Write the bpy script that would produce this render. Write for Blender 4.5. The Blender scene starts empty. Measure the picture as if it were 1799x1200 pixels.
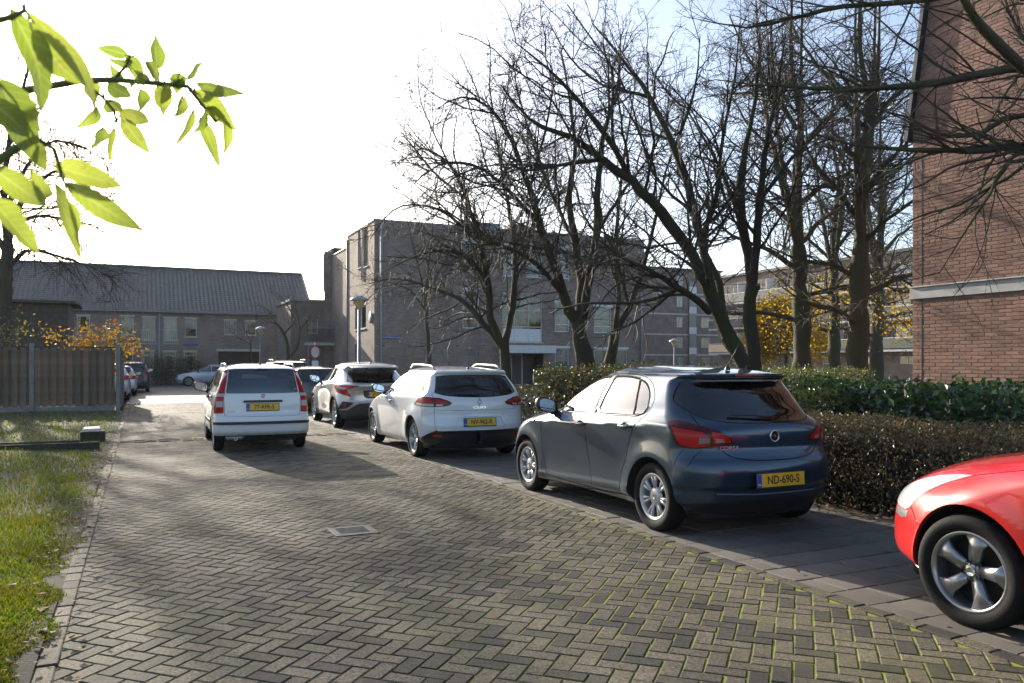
import bpy, math, random
import numpy as np
from mathutils import Vector, Matrix
R = math.radians
scene = bpy.context.scene
C = scene.collection
rng = np.random.default_rng(7)
random.seed(7)

# ------------------------------------------------------------------ camera
EYE, FPX, HZ, CX = 1.48, 1400.0, 640.0, 899.5
cam_d = bpy.data.cameras.new('camera')
cam = bpy.data.objects.new('camera', cam_d); C.objects.link(cam)
cam.location = (0, 0, EYE); cam.rotation_euler = (R(90), 0, 0)
cam_d.sensor_width = 36.0; cam_d.lens = FPX / 1799 * 36
cam_d.shift_y = (HZ - 600) / 1799
cam_d.clip_start = 0.05; cam_d.clip_end = 2000
cam_d.dof.use_dof = True; cam_d.dof.focus_distance = 8.0; cam_d.dof.aperture_fstop = 11.0
scene.camera = cam

# ------------------------------------------------------------------ sky, sun, exposure
SUN_AZ, SUN_EL = R(-33.5), R(18.5)          # azimuth from +Y towards +X
world = bpy.data.worlds.new('World'); scene.world = world; world.use_nodes = True
wn = world.node_tree; wn.nodes.clear()
wo = wn.nodes.new('ShaderNodeOutputWorld'); wb = wn.nodes.new('ShaderNodeBackground'); sk = wn.nodes.new('ShaderNodeTexSky')
sk.sky_type = 'NISHITA'; sk.sun_disc = False; sk.sun_elevation = SUN_EL; sk.sun_rotation = SUN_AZ
sk.air_density = 0.8; sk.dust_density = 2.0; sk.ozone_density = 1.0
wn.links.new(sk.outputs[0], wb.inputs[0]); wb.inputs[1].default_value = 0.135
wn.links.new(wb.outputs[0], wo.inputs[0])
sun_d = bpy.data.lights.new('sun', 'SUN'); sun_d.energy = 4.6; sun_d.angle = R(0.6); sun_d.color = (1.0, 0.91, 0.77)
sun = bpy.data.objects.new('sun', sun_d); C.objects.link(sun)
sdir = Vector((math.sin(SUN_AZ)*math.cos(SUN_EL), math.cos(SUN_AZ)*math.cos(SUN_EL), math.sin(SUN_EL)))
sun.rotation_euler = sdir.to_track_quat('Z', 'Y').to_euler(); sun.location = sdir*60
scene.view_settings.view_transform = 'Standard'; scene.view_settings.look = 'None'
scene.view_settings.exposure = 1.1; scene.view_settings.gamma = 1.0
scene.view_settings.use_curve_mapping = False
scene.render.engine = 'CYCLES'
cy = scene.cycles
cy.use_denoising = True; cy.denoiser = 'OPENIMAGEDENOISE'
cy.max_bounces = 8; cy.diffuse_bounces = 3; cy.glossy_bounces = 4; cy.transmission_bounces = 4; cy.transparent_max_bounces = 12
cy.caustics_reflective = False; cy.caustics_refractive = False; cy.sample_clamp_indirect = 6.0
cy.volume_bounces = 0

# ------------------------------------------------------------------ street frame: s along the street, t across it to the right
AZ = R(25.0)
U = Vector((-math.sin(AZ), math.cos(AZ), 0)); V = Vector((math.cos(AZ), math.sin(AZ), 0))
def ST(s, t, z=0.0): return U*s + V*t + Vector((0, 0, z))
def GP(px, py):                       # point of the ground seen at a spot of the photograph
    Y = FPX*EYE/(py-HZ); return Vector(((px-CX)/FPX*Y, Y, 0))
def PP(px, py, Y): return Vector(((px-CX)/FPX*Y, Y, EYE+(HZ-py)/FPX*Y))

# ------------------------------------------------------------------ object helpers
def tag(o, label=None, cat=None, group=None, kind=None):
    if label: o['label'] = label
    if cat: o['category'] = cat
    if group: o['group'] = group
    if kind: o['kind'] = kind
    return o
def empty(name, loc=(0, 0, 0), rz=0.0, label=None, cat=None, group=None, parent=None):
    o = bpy.data.objects.new(name, None); C.objects.link(o)
    o.location = loc; o.rotation_euler = (0, 0, rz); o.empty_display_size = 0.2
    if parent: o.parent = parent
    return tag(o, label, cat, group)
def link(name, me, mat=None, parent=None):
    o = bpy.data.objects.new(name, me); C.objects.link(o)
    if mat is not None and len(me.materials) == 0: me.materials.append(mat)
    if parent: o.parent = parent
    return o
def npmesh(name, v, f, smooth=False, attr=None):
    """v (n,3); f (m,k) array of one face size, or list of arrays"""
    me = bpy.data.meshes.new(name)
    v = np.asarray(v, dtype=np.float32)
    fl = f if isinstance(f, list) else [f]
    fl = [np.asarray(a, dtype=np.int32) for a in fl if len(a)]
    me.vertices.add(len(v)); me.vertices.foreach_set('co', v.ravel())
    nl = sum(a.size for a in fl); nf = sum(len(a) for a in fl)
    me.loops.add(nl); me.polygons.add(nf)
    me.loops.foreach_set('vertex_index', np.concatenate([a.ravel() for a in fl]))
    st = []; p = 0
    for a in fl:
        st.append(p + np.arange(len(a))*a.shape[1]); p += a.size
    me.polygons.foreach_set('loop_start', np.concatenate(st).astype(np.int32))
    me.polygons.foreach_set('use_smooth', np.full(nf, smooth))
    if attr is not None:
        for k, arr in attr.items():
            at = me.attributes.new(k, 'FLOAT', 'POINT'); at.data.foreach_set('value', np.asarray(arr, dtype=np.float32))
    me.update(calc_edges=True)
    return me
class MB:
    """collects simple shapes into one mesh"""
    def __init__(s): s.v = []; s.f = []; s.sm = []
    def add(s, vs, fs, smooth=False):
        b = len(s.v); s.v += [tuple(p) for p in vs]; s.f += [tuple(b+i for i in q) for q in fs]; s.sm += [smooth]*len(fs); return s
    def box(s, c, d, rz=0.0, M=None):
        x, y, z = d[0]/2, d[1]/2, d[2]/2
        vs = [Vector((i*x, j*y, k*z)) for k in (-1, 1) for j in (-1, 1) for i in (-1, 1)]
        m = Matrix.Rotation(rz, 3, 'Z') if M is None else M
        vs = [m @ p + Vector(c) for p in vs]
        return s.add(vs, [(0, 2, 3, 1), (4, 5, 7, 6), (0, 1, 5, 4), (2, 6, 7, 3), (0, 4, 6, 2), (1, 3, 7, 5)])
    def cbox(s, c, d, b, M=None):
        """box with all edges chamfered by b"""
        x, y, z = d[0]/2, d[1]/2, d[2]/2; b = min(b, x*.98, y*.98, z*.98)
        vs = []; idx = {}
        for i in (-1, 1):
            for j in (-1, 1):
                for k in (-1, 1):
                    for a in range(3):
                        p = [i*(x-b), j*(y-b), k*(z-b)]; p[a] = (i, j, k)[a]*(x, y, z)[a]
                        idx[(i, j, k, a)] = len(vs); vs.append(Vector(p))
        fs = []
        o = [(-1, -1), (1, -1), (1, 1), (-1, 1)]
        for a in range(3):
            for sg in (-1, 1):
                q = []
                for (p, r) in o:
                    t = [0, 0, 0]; t[a] = sg; t[(a+1) % 3] = p; t[(a+2) % 3] = r; q.append(idx[(*t, a)])
                fs.append(q if sg > 0 else q[::-1])
        for a in range(3):
            b1, b2 = (a+1) % 3, (a+2) % 3
            for p in (-1, 1):
                for r in (-1, 1):
                    q = []
                    for w, ax in ((-1, b1), (1, b1), (1, b2), (-1, b2)):
                        t = [0, 0, 0]; t[a] = w; t[b1] = p; t[b2] = r; q.append(idx[(*t, ax)])
                    fs.append(q if p*r < 0 else q[::-1])
        for i in (-1, 1):
            for j in (-1, 1):
                for k in (-1, 1):
                    q = [idx[(i, j, k, 0)], idx[(i, j, k, 1)], idx[(i, j, k, 2)]]
                    fs.append(q if i*j*k > 0 else q[::-1])
        m = M if M is not None else Matrix.Identity(3)
        return s.add([m @ p + Vector(c) for p in vs], fs)
    def prism(s, pts, d, flip=False):
        """polygon (list of 3D points) extruded by vector d"""
        n = len(pts); d = Vector(d); a = [Vector(p) for p in pts]
        vs = a + [p+d for p in a]
        fs = [tuple(range(n))[::-1], tuple(range(n, 2*n))] + [(i, (i+1) % n, n+(i+1) % n, n+i) for i in range(n)]
        if flip: fs = [q[::-1] for q in fs]
        return s.add(vs, fs)
    def tube(s, pts, r, n=8, smooth=True, caps=True):
        pts = [Vector(p) for p in pts]; rs = r if isinstance(r, (list, tuple)) else [r]*len(pts)
        vs = []; prev = None
        for i, p in enumerate(pts):
            d = (pts[min(i+1, len(pts)-1)] - pts[max(i-1, 0)]).normalized()
            if prev is None: a = d.orthogonal().normalized()
            else: a = (prev - d*prev.dot(d)).normalized()
            prev = a; b = d.cross(a)
            for k in range(n):
                t = 2*math.pi*k/n; vs.append(p + (a*math.cos(t) + b*math.sin(t))*rs[i])
        fs = []
        for i in range(len(pts)-1):
            for k in range(n): fs.append((i*n+k, i*n+(k+1) % n, (i+1)*n+(k+1) % n, (i+1)*n+k))
        s.add(vs, fs, smooth)
        if caps:
            b = len(s.v)-len(vs)
            s.f.append(tuple(b+k for k in range(n))[::-1]); s.f.append(tuple(b+(len(pts)-1)*n+k for k in range(n))); s.sm += [False, False]
        return s
    def lathe(s, prof, n=24, M=None, smooth=True, closed=False):
        """prof list of (r, z) turned about local z"""
        m = M if M is not None else Matrix.Identity(4)
        vs = []
        for (r, z) in prof:
            for k in range(n):
                t = 2*math.pi*k/n; vs.append(m @ Vector((r*math.cos(t), r*math.sin(t), z)))
        fs = []; L = len(prof)
        for i in range(L if closed else L-1):
            j = (i+1) % L
            for k in range(n): fs.append((i*n+k, i*n+(k+1) % n, j*n+(k+1) % n, j*n+k))
        return s.add(vs, fs, smooth)
    def mesh(s, name):
        me = bpy.data.meshes.new(name); me.from_pydata(s.v, [], s.f); me.polygons.foreach_set('use_smooth', s.sm); me.update(); return me
    def build(s, name, mat, parent=None): return link(name, s.mesh(name), mat, parent)

# ------------------------------------------------------------------ materials
MATS = {}
def new_mat(name):
    m = bpy.data.materials.new(name); m.use_nodes = True; nt = m.node_tree; nt.nodes.clear()
    o = nt.nodes.new('ShaderNodeOutputMaterial'); MATS[name] = m
    return m, nt, o
def N(nt, typ, **kw):
    n = nt.nodes.new(typ)
    for k, v in kw.items():
        if k.startswith('i_'):
            key = k[2:]; key = int(key) if key.isdigit() else key.replace('_', ' ')
            n.inputs[key].default_value = v
        else: setattr(n, k, v)
    return n
def col4(c): return (*c, 1.0) if len(c) == 3 else c
def pm(name, col, rough=0.5, metal=0.0, coat=0.0, var=0.0, scale=6.0, bump=0.0, bscale=40.0, col2=None, spec=0.5, rnd=0.0, coord='Object', detail=4, emit=None, dirt=None, coat_rough=0.03, sheen=0, flake=0):
    """principled material: col varied towards col2 by noise, optional per-piece brightness (rnd), bump and road dirt low down"""
    m, nt, o = new_mat(name); L = nt.links.new
    b = N(nt, 'ShaderNodeBsdfPrincipled'); L(b.outputs[0], o.inputs[0])
    b.inputs['Roughness'].default_value = rough; b.inputs['Metallic'].default_value = metal
    b.inputs['Coat Weight'].default_value = coat; b.inputs['Coat Roughness'].default_value = coat_rough
    b.inputs['Specular IOR Level'].default_value = spec
    tc = N(nt, 'ShaderNodeTexCoord'); cs = tc.outputs[coord]
    if coord == 'World': pass
    base = None
    if var > 0 or col2 is not None:
        nz = N(nt, 'ShaderNodeTexNoise', i_Scale=scale, i_Detail=detail, i_Roughness=0.6); L(cs, nz.inputs['Vector'])
        mr = N(nt, 'ShaderNodeMapRange'); mr.inputs[1].default_value = 0.3; mr.inputs[2].default_value = 0.7
        L(nz.outputs[0], mr.inputs[0])
        mx = N(nt, 'ShaderNodeMix', data_type='RGBA')
        c2 = col2 if col2 is not None else tuple(c*(1-var) for c in col)
        mx.inputs[6].default_value = col4(col); mx.inputs[7].default_value = col4(c2); L(mr.outputs[0], mx.inputs[0])
        base = mx.outputs[2]
    if rnd > 0:
        oi = N(nt, 'ShaderNodeObjectInfo'); at = N(nt, 'ShaderNodeAttribute', attribute_name='rnd')
        ad = N(nt, 'ShaderNodeMath', operation='ADD'); L(oi.outputs['Random'], ad.inputs[0]); L(at.outputs['Fac'], ad.inputs[1])
        fr = N(nt, 'ShaderNodeMath', operation='FRACT'); L(ad.outputs[0], fr.inputs[0])
        mr2 = N(nt, 'ShaderNodeMapRange'); mr2.inputs[3].default_value = 1-rnd; mr2.inputs[4].default_value = 1+rnd; L(fr.outputs[0], mr2.inputs[0])
        hv = N(nt, 'ShaderNodeHueSaturation')
        if base is None: hv.inputs['Color'].default_value = col4(col)
        else: L(base, hv.inputs['Color'])
        L(mr2.outputs[0], hv.inputs['Value']); base = hv.outputs[0]
    if dirt:
        sp = N(nt, 'ShaderNodeSeparateXYZ'); L(tc.outputs['Object'], sp.inputs[0])
        mr3 = N(nt, 'ShaderNodeMapRange'); mr3.inputs[1].default_value = dirt[1]; mr3.inputs[2].default_value = dirt[0]; L(sp.outputs[2], mr3.inputs[0])
        nd = N(nt, 'ShaderNodeTexNoise', i_Scale=9.0, i_Detail=6.0); L(tc.outputs['Object'], nd.inputs['Vector'])
        mm = N(nt, 'ShaderNodeMath', operation='MULTIPLY'); L(mr3.outputs[0], mm.inputs[0]); L(nd.outputs[0], mm.inputs[1])
        m2 = N(nt, 'ShaderNodeMath', operation='MULTIPLY'); L(mm.outputs[0], m2.inputs[0]); m2.inputs[1].default_value = dirt[2]; m2.use_clamp = True
        mx3 = N(nt, 'ShaderNodeMix', data_type='RGBA'); mx3.inputs[7].default_value = (0.11, 0.10, 0.08, 1)
        if base is None: mx3.inputs[6].default_value = col4(col)
        else: L(base, mx3.inputs[6])
        L(m2.outputs[0], mx3.inputs[0]); base = mx3.outputs[2]
        ro = N(nt, 'ShaderNodeMapRange'); ro.inputs[3].default_value = rough; ro.inputs[4].default_value = 0.7; L(m2.outputs[0], ro.inputs[0]); L(ro.outputs[0], b.inputs['Roughness'])
        cr = N(nt, 'ShaderNodeMapRange'); cr.inputs[3].default_value = coat; cr.inputs[4].default_value = 0.1; L(m2.outputs[0], cr.inputs[0]); L(cr.outputs[0], b.inputs['Coat Weight'])
    if base is None: b.inputs['Base Color'].default_value = col4(col)
    else: L(base, b.inputs['Base Color'])
    if bump > 0:
        nb = N(nt, 'ShaderNodeTexNoise', i_Scale=bscale, i_Detail=5.0); L(cs, nb.inputs['Vector'])
        bp = N(nt, 'ShaderNodeBump'); bp.inputs['Strength'].default_value = bump; bp.inputs['Distance'].default_value = 0.02; L(nb.outputs[0], bp.inputs['Height']); L(bp.outputs[0], b.inputs['Normal'])
    if emit:
        b.inputs['Emission Color'].default_value = col4(emit[0]); b.inputs['Emission Strength'].default_value = emit[1]
    return m
def glass_mat(name, tint, rough=0.0, refl=1.0, ior=1.5, k=2.0):
    """thin pane: tinted see-through mixed with a fresnel mirror"""
    m, nt, o = new_mat(name); L = nt.links.new
    tr = N(nt, 'ShaderNodeBsdfTransparent'); tr.inputs[0].default_value = col4(tint)
    gl = N(nt, 'ShaderNodeBsdfGlossy'); gl.inputs['Roughness'].default_value = rough; gl.inputs[0].default_value = (refl, refl, refl, 1)
    fr = N(nt, 'ShaderNodeFresnel'); fr.inputs[0].default_value = ior
    ad = N(nt, 'ShaderNodeMath', operation='MULTIPLY_ADD', use_clamp=True); ad.inputs[1].default_value = k; ad.inputs[2].default_value = 0.01; L(fr.outputs[0], ad.inputs[0])
    mx = N(nt, 'ShaderNodeMixShader'); L(ad.outputs[0], mx.inputs[0]); L(tr.outputs[0], mx.inputs[1]); L(gl.outputs[0], mx.inputs[2]); L(mx.outputs[0], o.inputs[0])
    return m
def leaf_mat(name, cols, rough=0.45, trans=0.35, tcol=None, coat=0.0, patch=0.0):
    """leaf colours picked per leaf through the rnd attribute, with light through the blade"""
    m, nt, o = new_mat(name); L = nt.links.new
    at = N(nt, 'ShaderNodeAttribute', attribute_name='rnd')
    cr = N(nt, 'ShaderNodeValToRGB'); cr.color_ramp.interpolation = 'LINEAR'
    e = cr.color_ramp.elements; e[0].color = col4(cols[0]); e[1].color = col4(cols[-1])
    for i, c in enumerate(cols[1:-1]):
        k = e.new((i+1)/(len(cols)-1)); k.color = col4(c)
    L(at.outputs['Fac'], cr.inputs[0]); colr = cr.outputs[0]
    if patch:        # patches darkened for shade on the lawn, browner for dull growth
        ge = N(nt, 'ShaderNodeNewGeometry'); nz = N(nt, 'ShaderNodeTexNoise', i_Scale=patch, i_Detail=5.0); L(ge.outputs['Position'], nz.inputs['Vector'])
        mr = N(nt, 'ShaderNodeMapRange'); mr.inputs[1].default_value = .35; mr.inputs[2].default_value = .68; L(nz.outputs[0], mr.inputs[0])
        mp = N(nt, 'ShaderNodeMix', data_type='RGBA'); L(mr.outputs[0], mp.inputs[0]); L(cr.outputs[0], mp.inputs[6])
        hd = N(nt, 'ShaderNodeMix', data_type='RGBA', blend_type='MULTIPLY'); hd.inputs[0].default_value = 1.0; L(cr.outputs[0], hd.inputs[6]); hd.inputs[7].default_value = (0.74, 0.60, 0.50, 1); L(hd.outputs[2], mp.inputs[7]); colr = mp.outputs[2]
    b = N(nt, 'ShaderNodeBsdfPrincipled'); b.inputs['Roughness'].default_value = rough; L(colr, b.inputs['Base Color'])
    b.inputs['Coat Weight'].default_value = coat
    tl = N(nt, 'ShaderNodeBsdfTranslucent')
    hs = N(nt, 'ShaderNodeHueSaturation'); hs.inputs['Saturation'].default_value = 1.15; hs.inputs['Value'].default_value = 1.5; L(colr, hs.inputs['Color']); L(hs.outputs[0], tl.inputs[0])
    mx = N(nt, 'ShaderNodeMixShader'); mx.inputs[0].default_value = trans; L(b.outputs[0], mx.inputs[1]); L(tl.outputs[0], mx.inputs[2]); L(mx.outputs[0], o.inputs[0])
    return m
def text_mesh(name, txt, size, depth=0.001, align='CENTER', bold=0.0, sx=1.0):
    """flat lettering as a mesh in its own xy plane"""
    cu = bpy.data.curves.new(name, 'FONT'); cu.body = txt; cu.size = size; cu.extrude = depth; cu.align_x = align; cu.align_y = 'CENTER'; cu.offset = bold; cu.resolution_u = 3
    ob = bpy.data.objects.new(name, cu); C.objects.link(ob)
    dg = bpy.context.evaluated_depsgraph_get(); me = bpy.data.meshes.new_from_object(ob.evaluated_get(dg))
    bpy.data.objects.remove(ob); bpy.data.curves.remove(cu)
    if sx != 1.0:
        for v in me.vertices: v.co.x *= sx
    me.name = name; me.materials.clear()
    return me
# ------------------------------------------------------------------ ground, road, parking strip, lawn
def paver_mat():
    m, nt, o = new_mat('concrete_paver'); L = nt.links.new
    b = N(nt, 'ShaderNodeBsdfPrincipled'); L(b.outputs[0], o.inputs[0])
    ge = N(nt, 'ShaderNodeNewGeometry'); oi = N(nt, 'ShaderNodeObjectInfo'); at = N(nt, 'ShaderNodeAttribute', attribute_name='rnd')
    ad = N(nt, 'ShaderNodeMath', operation='ADD'); L(oi.outputs['Random'], ad.inputs[0]); L(at.outputs['Fac'], ad.inputs[1])
    fr = N(nt, 'ShaderNodeMath', operation='FRACT'); L(ad.outputs[0], fr.inputs[0])
    cr = N(nt, 'ShaderNodeValToRGB'); e = cr.color_ramp.elements
    e[0].position = 0; e[0].color = (0.040, 0.038, 0.035, 1); e[1].position = 1; e[1].color = (0.172, 0.144, 0.100, 1)
    k = e.new(.22); k.color = (0.056, 0.052, 0.045, 1); k = e.new(.30); k.color = (0.118, 0.102, 0.074, 1); k = e.new(.7); k.color = (0.143, 0.122, 0.086, 1)
    L(fr.outputs[0], cr.inputs[0])
    n1 = N(nt, 'ShaderNodeTexNoise', i_Scale=62.0, i_Detail=5.0, i_Roughness=.95); L(ge.outputs['Position'], n1.inputs['Vector'])
    mr = N(nt, 'ShaderNodeMapRange'); mr.inputs[1].default_value = .38; mr.inputs[2].default_value = .63; mr.inputs[3].default_value = .12; mr.inputs[4].default_value = 1.85; L(n1.outputs[0], mr.inputs[0])
    n2 = N(nt, 'ShaderNodeTexNoise', i_Scale=.75, i_Detail=6.0, i_Roughness=.62); L(ge.outputs['Position'], n2.inputs['Vector'])
    mr2 = N(nt, 'ShaderNodeMapRange'); mr2.inputs[1].default_value = .36; mr2.inputs[2].default_value = .64; mr2.inputs[3].default_value = .58; mr2.inputs[4].default_value = 1.22; L(n2.outputs[0], mr2.inputs[0])
    mu = N(nt, 'ShaderNodeMath', operation='MULTIPLY'); L(mr.outputs[0], mu.inputs[0]); L(mr2.outputs[0], mu.inputs[1])
    hs = N(nt, 'ShaderNodeHueSaturation'); L(cr.outputs[0], hs.inputs['Color']); L(mu.outputs[0], hs.inputs['Value'])
    # thin green film in patches
    n3 = N(nt, 'ShaderNodeTexNoise', i_Scale=.8, i_Detail=6.0, i_Roughness=.65); L(ge.outputs['Position'], n3.inputs['Vector'])
    mr3 = N(nt, 'ShaderNodeMapRange'); mr3.inputs[1].default_value = .46; mr3.inputs[2].default_value = .72; mr3.inputs[4].default_value = .5; L(n3.outputs[0], mr3.inputs[0])
    mx = N(nt, 'ShaderNodeMix', data_type='RGBA'); mx.inputs[7].default_value = (0.13, 0.13, 0.05, 1); L(mr3.outputs[0], mx.inputs[0]); L(hs.outputs[0], mx.inputs[6]); L(mx.outputs[2], b.inputs['Base Color'])
    b.inputs['Roughness'].default_value = .78; b.inputs['Specular IOR Level'].default_value = .25
    bp = N(nt, 'ShaderNodeBump'); bp.inputs['Strength'].default_value = .8; bp.inputs['Distance'].default_value = .006; L(n1.outputs[0], bp.inputs['Height']); L(bp.outputs[0], b.inputs['Normal'])
    return m
M_PAVER = paver_mat()
def joint_mat():
    m, nt, o = new_mat('mossy_joint'); L = nt.links.new
    b = N(nt, 'ShaderNodeBsdfPrincipled'); L(b.outputs[0], o.inputs[0]); b.inputs['Roughness'].default_value = .95; b.inputs['Specular IOR Level'].default_value = .1
    ge = N(nt, 'ShaderNodeNewGeometry')
    n1 = N(nt, 'ShaderNodeTexNoise', i_Scale=.55, i_Detail=5.0, i_Roughness=.6); L(ge.outputs['Position'], n1.inputs['Vector'])
    sp = N(nt, 'ShaderNodeVectorMath', operation='DOT_PRODUCT'); sp.inputs[1].default_value = tuple(V); L(ge.outputs['Position'], sp.inputs[0])   # more moss towards the parked side
    mt = N(nt, 'ShaderNodeMapRange'); mt.inputs[1].default_value = 0.5; mt.inputs[2].default_value = 4.0; mt.inputs[3].default_value = -.10; mt.inputs[4].default_value = .22; L(sp.outputs['Value'], mt.inputs[0])
    ad = N(nt, 'ShaderNodeMath', operation='ADD'); L(n1.outputs[0], ad.inputs[0]); L(mt.outputs[0], ad.inputs[1])
    mr = N(nt, 'ShaderNodeMapRange'); mr.inputs[1].default_value = .34; mr.inputs[2].default_value = .60; L(ad.outputs[0], mr.inputs[0])
    n2 = N(nt, 'ShaderNodeTexNoise', i_Scale=60.0, i_Detail=4.0); L(ge.outputs['Position'], n2.inputs['Vector'])
    c = N(nt, 'ShaderNodeMix', data_type='RGBA'); c.inputs[6].default_value = (0.15, 0.18, 0.02, 1); c.inputs[7].default_value = (0.32, 0.35, 0.05, 1); L(n2.outputs[0], c.inputs[0])
    mx = N(nt, 'ShaderNodeMix', data_type='RGBA'); mx.inputs[6].default_value = (0.085, 0.080, 0.050, 1); L(mr.outputs[0], mx.inputs[0]); L(c.outputs[2], mx.inputs[7]); L(mx.outputs[2], b.inputs['Base Color'])
    return m
M_JOINT = joint_mat()
M_SLAB = pm('concrete_slab', (0.165, 0.148, 0.124), rough=.75, var=.35, scale=2.2, coord='Object', bump=.3, bscale=120, rnd=.18)
M_SOIL = pm('garden_soil', (0.030, 0.023, 0.017), rough=.95, var=.5, scale=5, bump=.8, bscale=25)
M_TURF = pm('turf_soil', (0.034, 0.042, 0.014), rough=.95, col2=(0.026, 0.022, 0.014), scale=2.5, bump=.3, bscale=60)
M_GROUND = pm('far_ground', (0.10, 0.095, 0.085), rough=.9, var=.3, scale=.6)

def sheet(name, st, z, mat, sub=None):
    me = npmesh(name, np.array([list(ST(s, t, z)) for s, t in st]), np.array([list(range(len(st)))]))
    o = link(name, me, mat); o['kind'] = 'structure'; return o
sheet('ground', [(-120, -230), (-120, 230), (240, 230), (240, -230)][::-1], -.06, M_GROUND)
road = sheet('road', [(-8, -.62), (-8, 4.02), (40, 4.02), (40, -.62)][::-1], 0.0, M_JOINT)

def pave_tex(name, c1, c2, mort, w=.21, h=.105):
    m, nt, o = new_mat(name); L = nt.links.new
    b = N(nt, 'ShaderNodeBsdfPrincipled'); L(b.outputs[0], o.inputs[0]); b.inputs['Roughness'].default_value = .7
    ge = N(nt, 'ShaderNodeNewGeometry'); mp = N(nt, 'ShaderNodeMapping'); mp.inputs['Rotation'].default_value = (0, 0, -AZ); L(ge.outputs['Position'], mp.inputs[0])
    br = N(nt, 'ShaderNodeTexBrick'); br.inputs['Scale'].default_value = 1.0; br.inputs['Brick Width'].default_value = w; br.inputs['Row Height'].default_value = h; br.inputs['Mortar Size'].default_value = .006
    br.inputs['Color1'].default_value = col4(c1); br.inputs['Color2'].default_value = col4(c2); br.inputs['Mortar'].default_value = col4(mort); L(mp.outputs[0], br.inputs[0])
    n = N(nt, 'ShaderNodeTexNoise', i_Scale=.7, i_Detail=5.0); L(ge.outputs['Position'], n.inputs['Vector'])
    mr = N(nt, 'ShaderNodeMapRange'); mr.inputs[3].default_value = .6; mr.inputs[4].default_value = 1.35; L(n.outputs[0], mr.inputs[0])
    hs = N(nt, 'ShaderNodeHueSaturation'); L(br.outputs[0], hs.inputs['Color']); L(mr.outputs[0], hs.inputs['Value']); L(hs.outputs[0], b.inputs['Base Color'])
    return m
M_PAVEFAR = pave_tex('paving_far', (0.115, 0.103, 0.085), (0.085, 0.077, 0.066), (0.06, 0.06, 0.035))
sheet('paving_square', [(32.9, -.5), (32.9, 4.0), (39.9, 4.0), (39.9, 11.2), (62.5, 11.2), (62.5, -20), (56, -20), (56, -.5)][::-1], .006, M_PAVEFAR)
sheet('pavement', [(18.6, 6.1), (18.6, 40), (41.5, 40), (41.5, 4.0), (36, 4.0), (36, 6.1)][::-1], .002, M_PAVEFAR)

# pieces: one chamfered paver, shared
def paver_proto(l, w, h=.05, c=.006):
    x, y = l/2, w/2
    v = np.array([(-x, -y, -h), (x, -y, -h), (x, y, -h), (-x, y, -h), (-x, -y, -c*.8), (x, -y, -c*.8), (x, y, -c*.8), (-x, y, -c*.8), (-x+c, -y+c, 0), (x-c, -y+c, 0), (x-c, y-c, 0), (-x+c, y-c, 0)])
    f = np.array([(0, 1, 5, 4), (1, 2, 6, 5), (2, 3, 7, 6), (3, 0, 4, 7), (4, 5, 9, 8), (5, 6, 10, 9), (6, 7, 11, 10), (7, 4, 8, 11), (8, 9, 10, 11)])
    return v, f
def frustum_ok(p, pad=60):
    if p.y < 3.0: return False
    x = CX+p.x/p.y*FPX; y = HZ+EYE/p.y*FPX
    return -pad < x < 1799+pad and y < 1200+pad
def place_pieces(name, plural, proto, poses, parent, mat, zjit=.0015, tilt=.006, nmax=300, order=None):
    """poses: (Vector centre, angle).  The nmax that show largest become objects, the rest one joined part"""
    v, f = proto; me = npmesh(name, v, f); me.materials.append(mat)
    vis = [(p.x*p.x+p.y*p.y, i) for i, (p, a) in enumerate(poses) if (order or frustum_ok)(p)]
    vis.sort(); near = set(i for _, i in vis[:nmax]); rest = []
    for i, (p, a) in enumerate(poses):
        e = (rng.normal(0, tilt), rng.normal(0, tilt)); z = rng.normal(0, zjit); p = p+Vector((rng.normal(0, .0013), rng.normal(0, .0013), 0)); a = a+rng.normal(0, .009)
        if i in near:
            o = bpy.data.objects.new(name, me); C.objects.link(o); o.parent = parent; o.location = p+Vector((0, 0, z)); o.rotation_euler = (e[0], e[1], a)
        else: rest.append((p.x, p.y, p.z+z, a, e[0], e[1]))
    if rest:
        q = np.array(rest); n = len(q); ca, sa = np.cos(q[:, 3]), np.sin(q[:, 3])
        X = v[None, :, 0]*ca[:, None]-v[None, :, 1]*sa[:, None]; Y = v[None, :, 0]*sa[:, None]+v[None, :, 1]*ca[:, None]
        Z = v[None, :, 2]+X*q[:, 4][:, None]+Y*q[:, 5][:, None]
        P = np.stack([X+q[:, 0][:, None], Y+q[:, 1][:, None], Z+q[:, 2][:, None]], -1).reshape(-1, 3)
        F = (f[None]+(np.arange(n)*len(v))[:, None, None]).reshape(-1, f.shape[1])
        m2 = npmesh(plural, P, F, attr={'rnd': np.repeat(rng.random(n), len(v))}); o = link(plural, m2, mat, parent); o['kind'] = 'stuff'
# herringbone at 45 degrees to the street
W = .1010; ang = R(45)-AZ                                          # long axis points this far right of +Y
e1 = Vector((math.sin(ang), math.cos(ang), 0)); e2 = Vector((math.cos(ang), -math.sin(ang), 0)); aw = math.pi/2-ang
poses = []; O = ST(4, 1.8)
GR = GP(620, 934)
for n in range(-330, 331):
    for m in range(-170, 171):
        x, y = n+2*m, n-2*m
        for (cx, cy, rot) in ((x+1.0, y+.5, 0), (x+2.5, y+0.0, math.pi/2)):
            p = O+e1*(cx*W)+e2*(cy*W); s, t = p.dot(U), p.dot(V)
            if 1.6 < s < 33 and -.47 < t < 3.97 and not 16.55 < s < 17.15 and not (abs((p-GR).dot(U)) < .14 and abs((p-GR).dot(V)) < .14):
                poses.append((p+Vector((0, 0, .0046+.0008*math.sin(p.x*1.3+.4)*math.sin(p.y*.9))), aw+rot))
P_PAVER = paver_proto(2*W-.0082, W-.0082, c=.0045)
place_pieces('paver', 'pavers', P_PAVER, poses, road, M_PAVER, .0007, .004)
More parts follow.
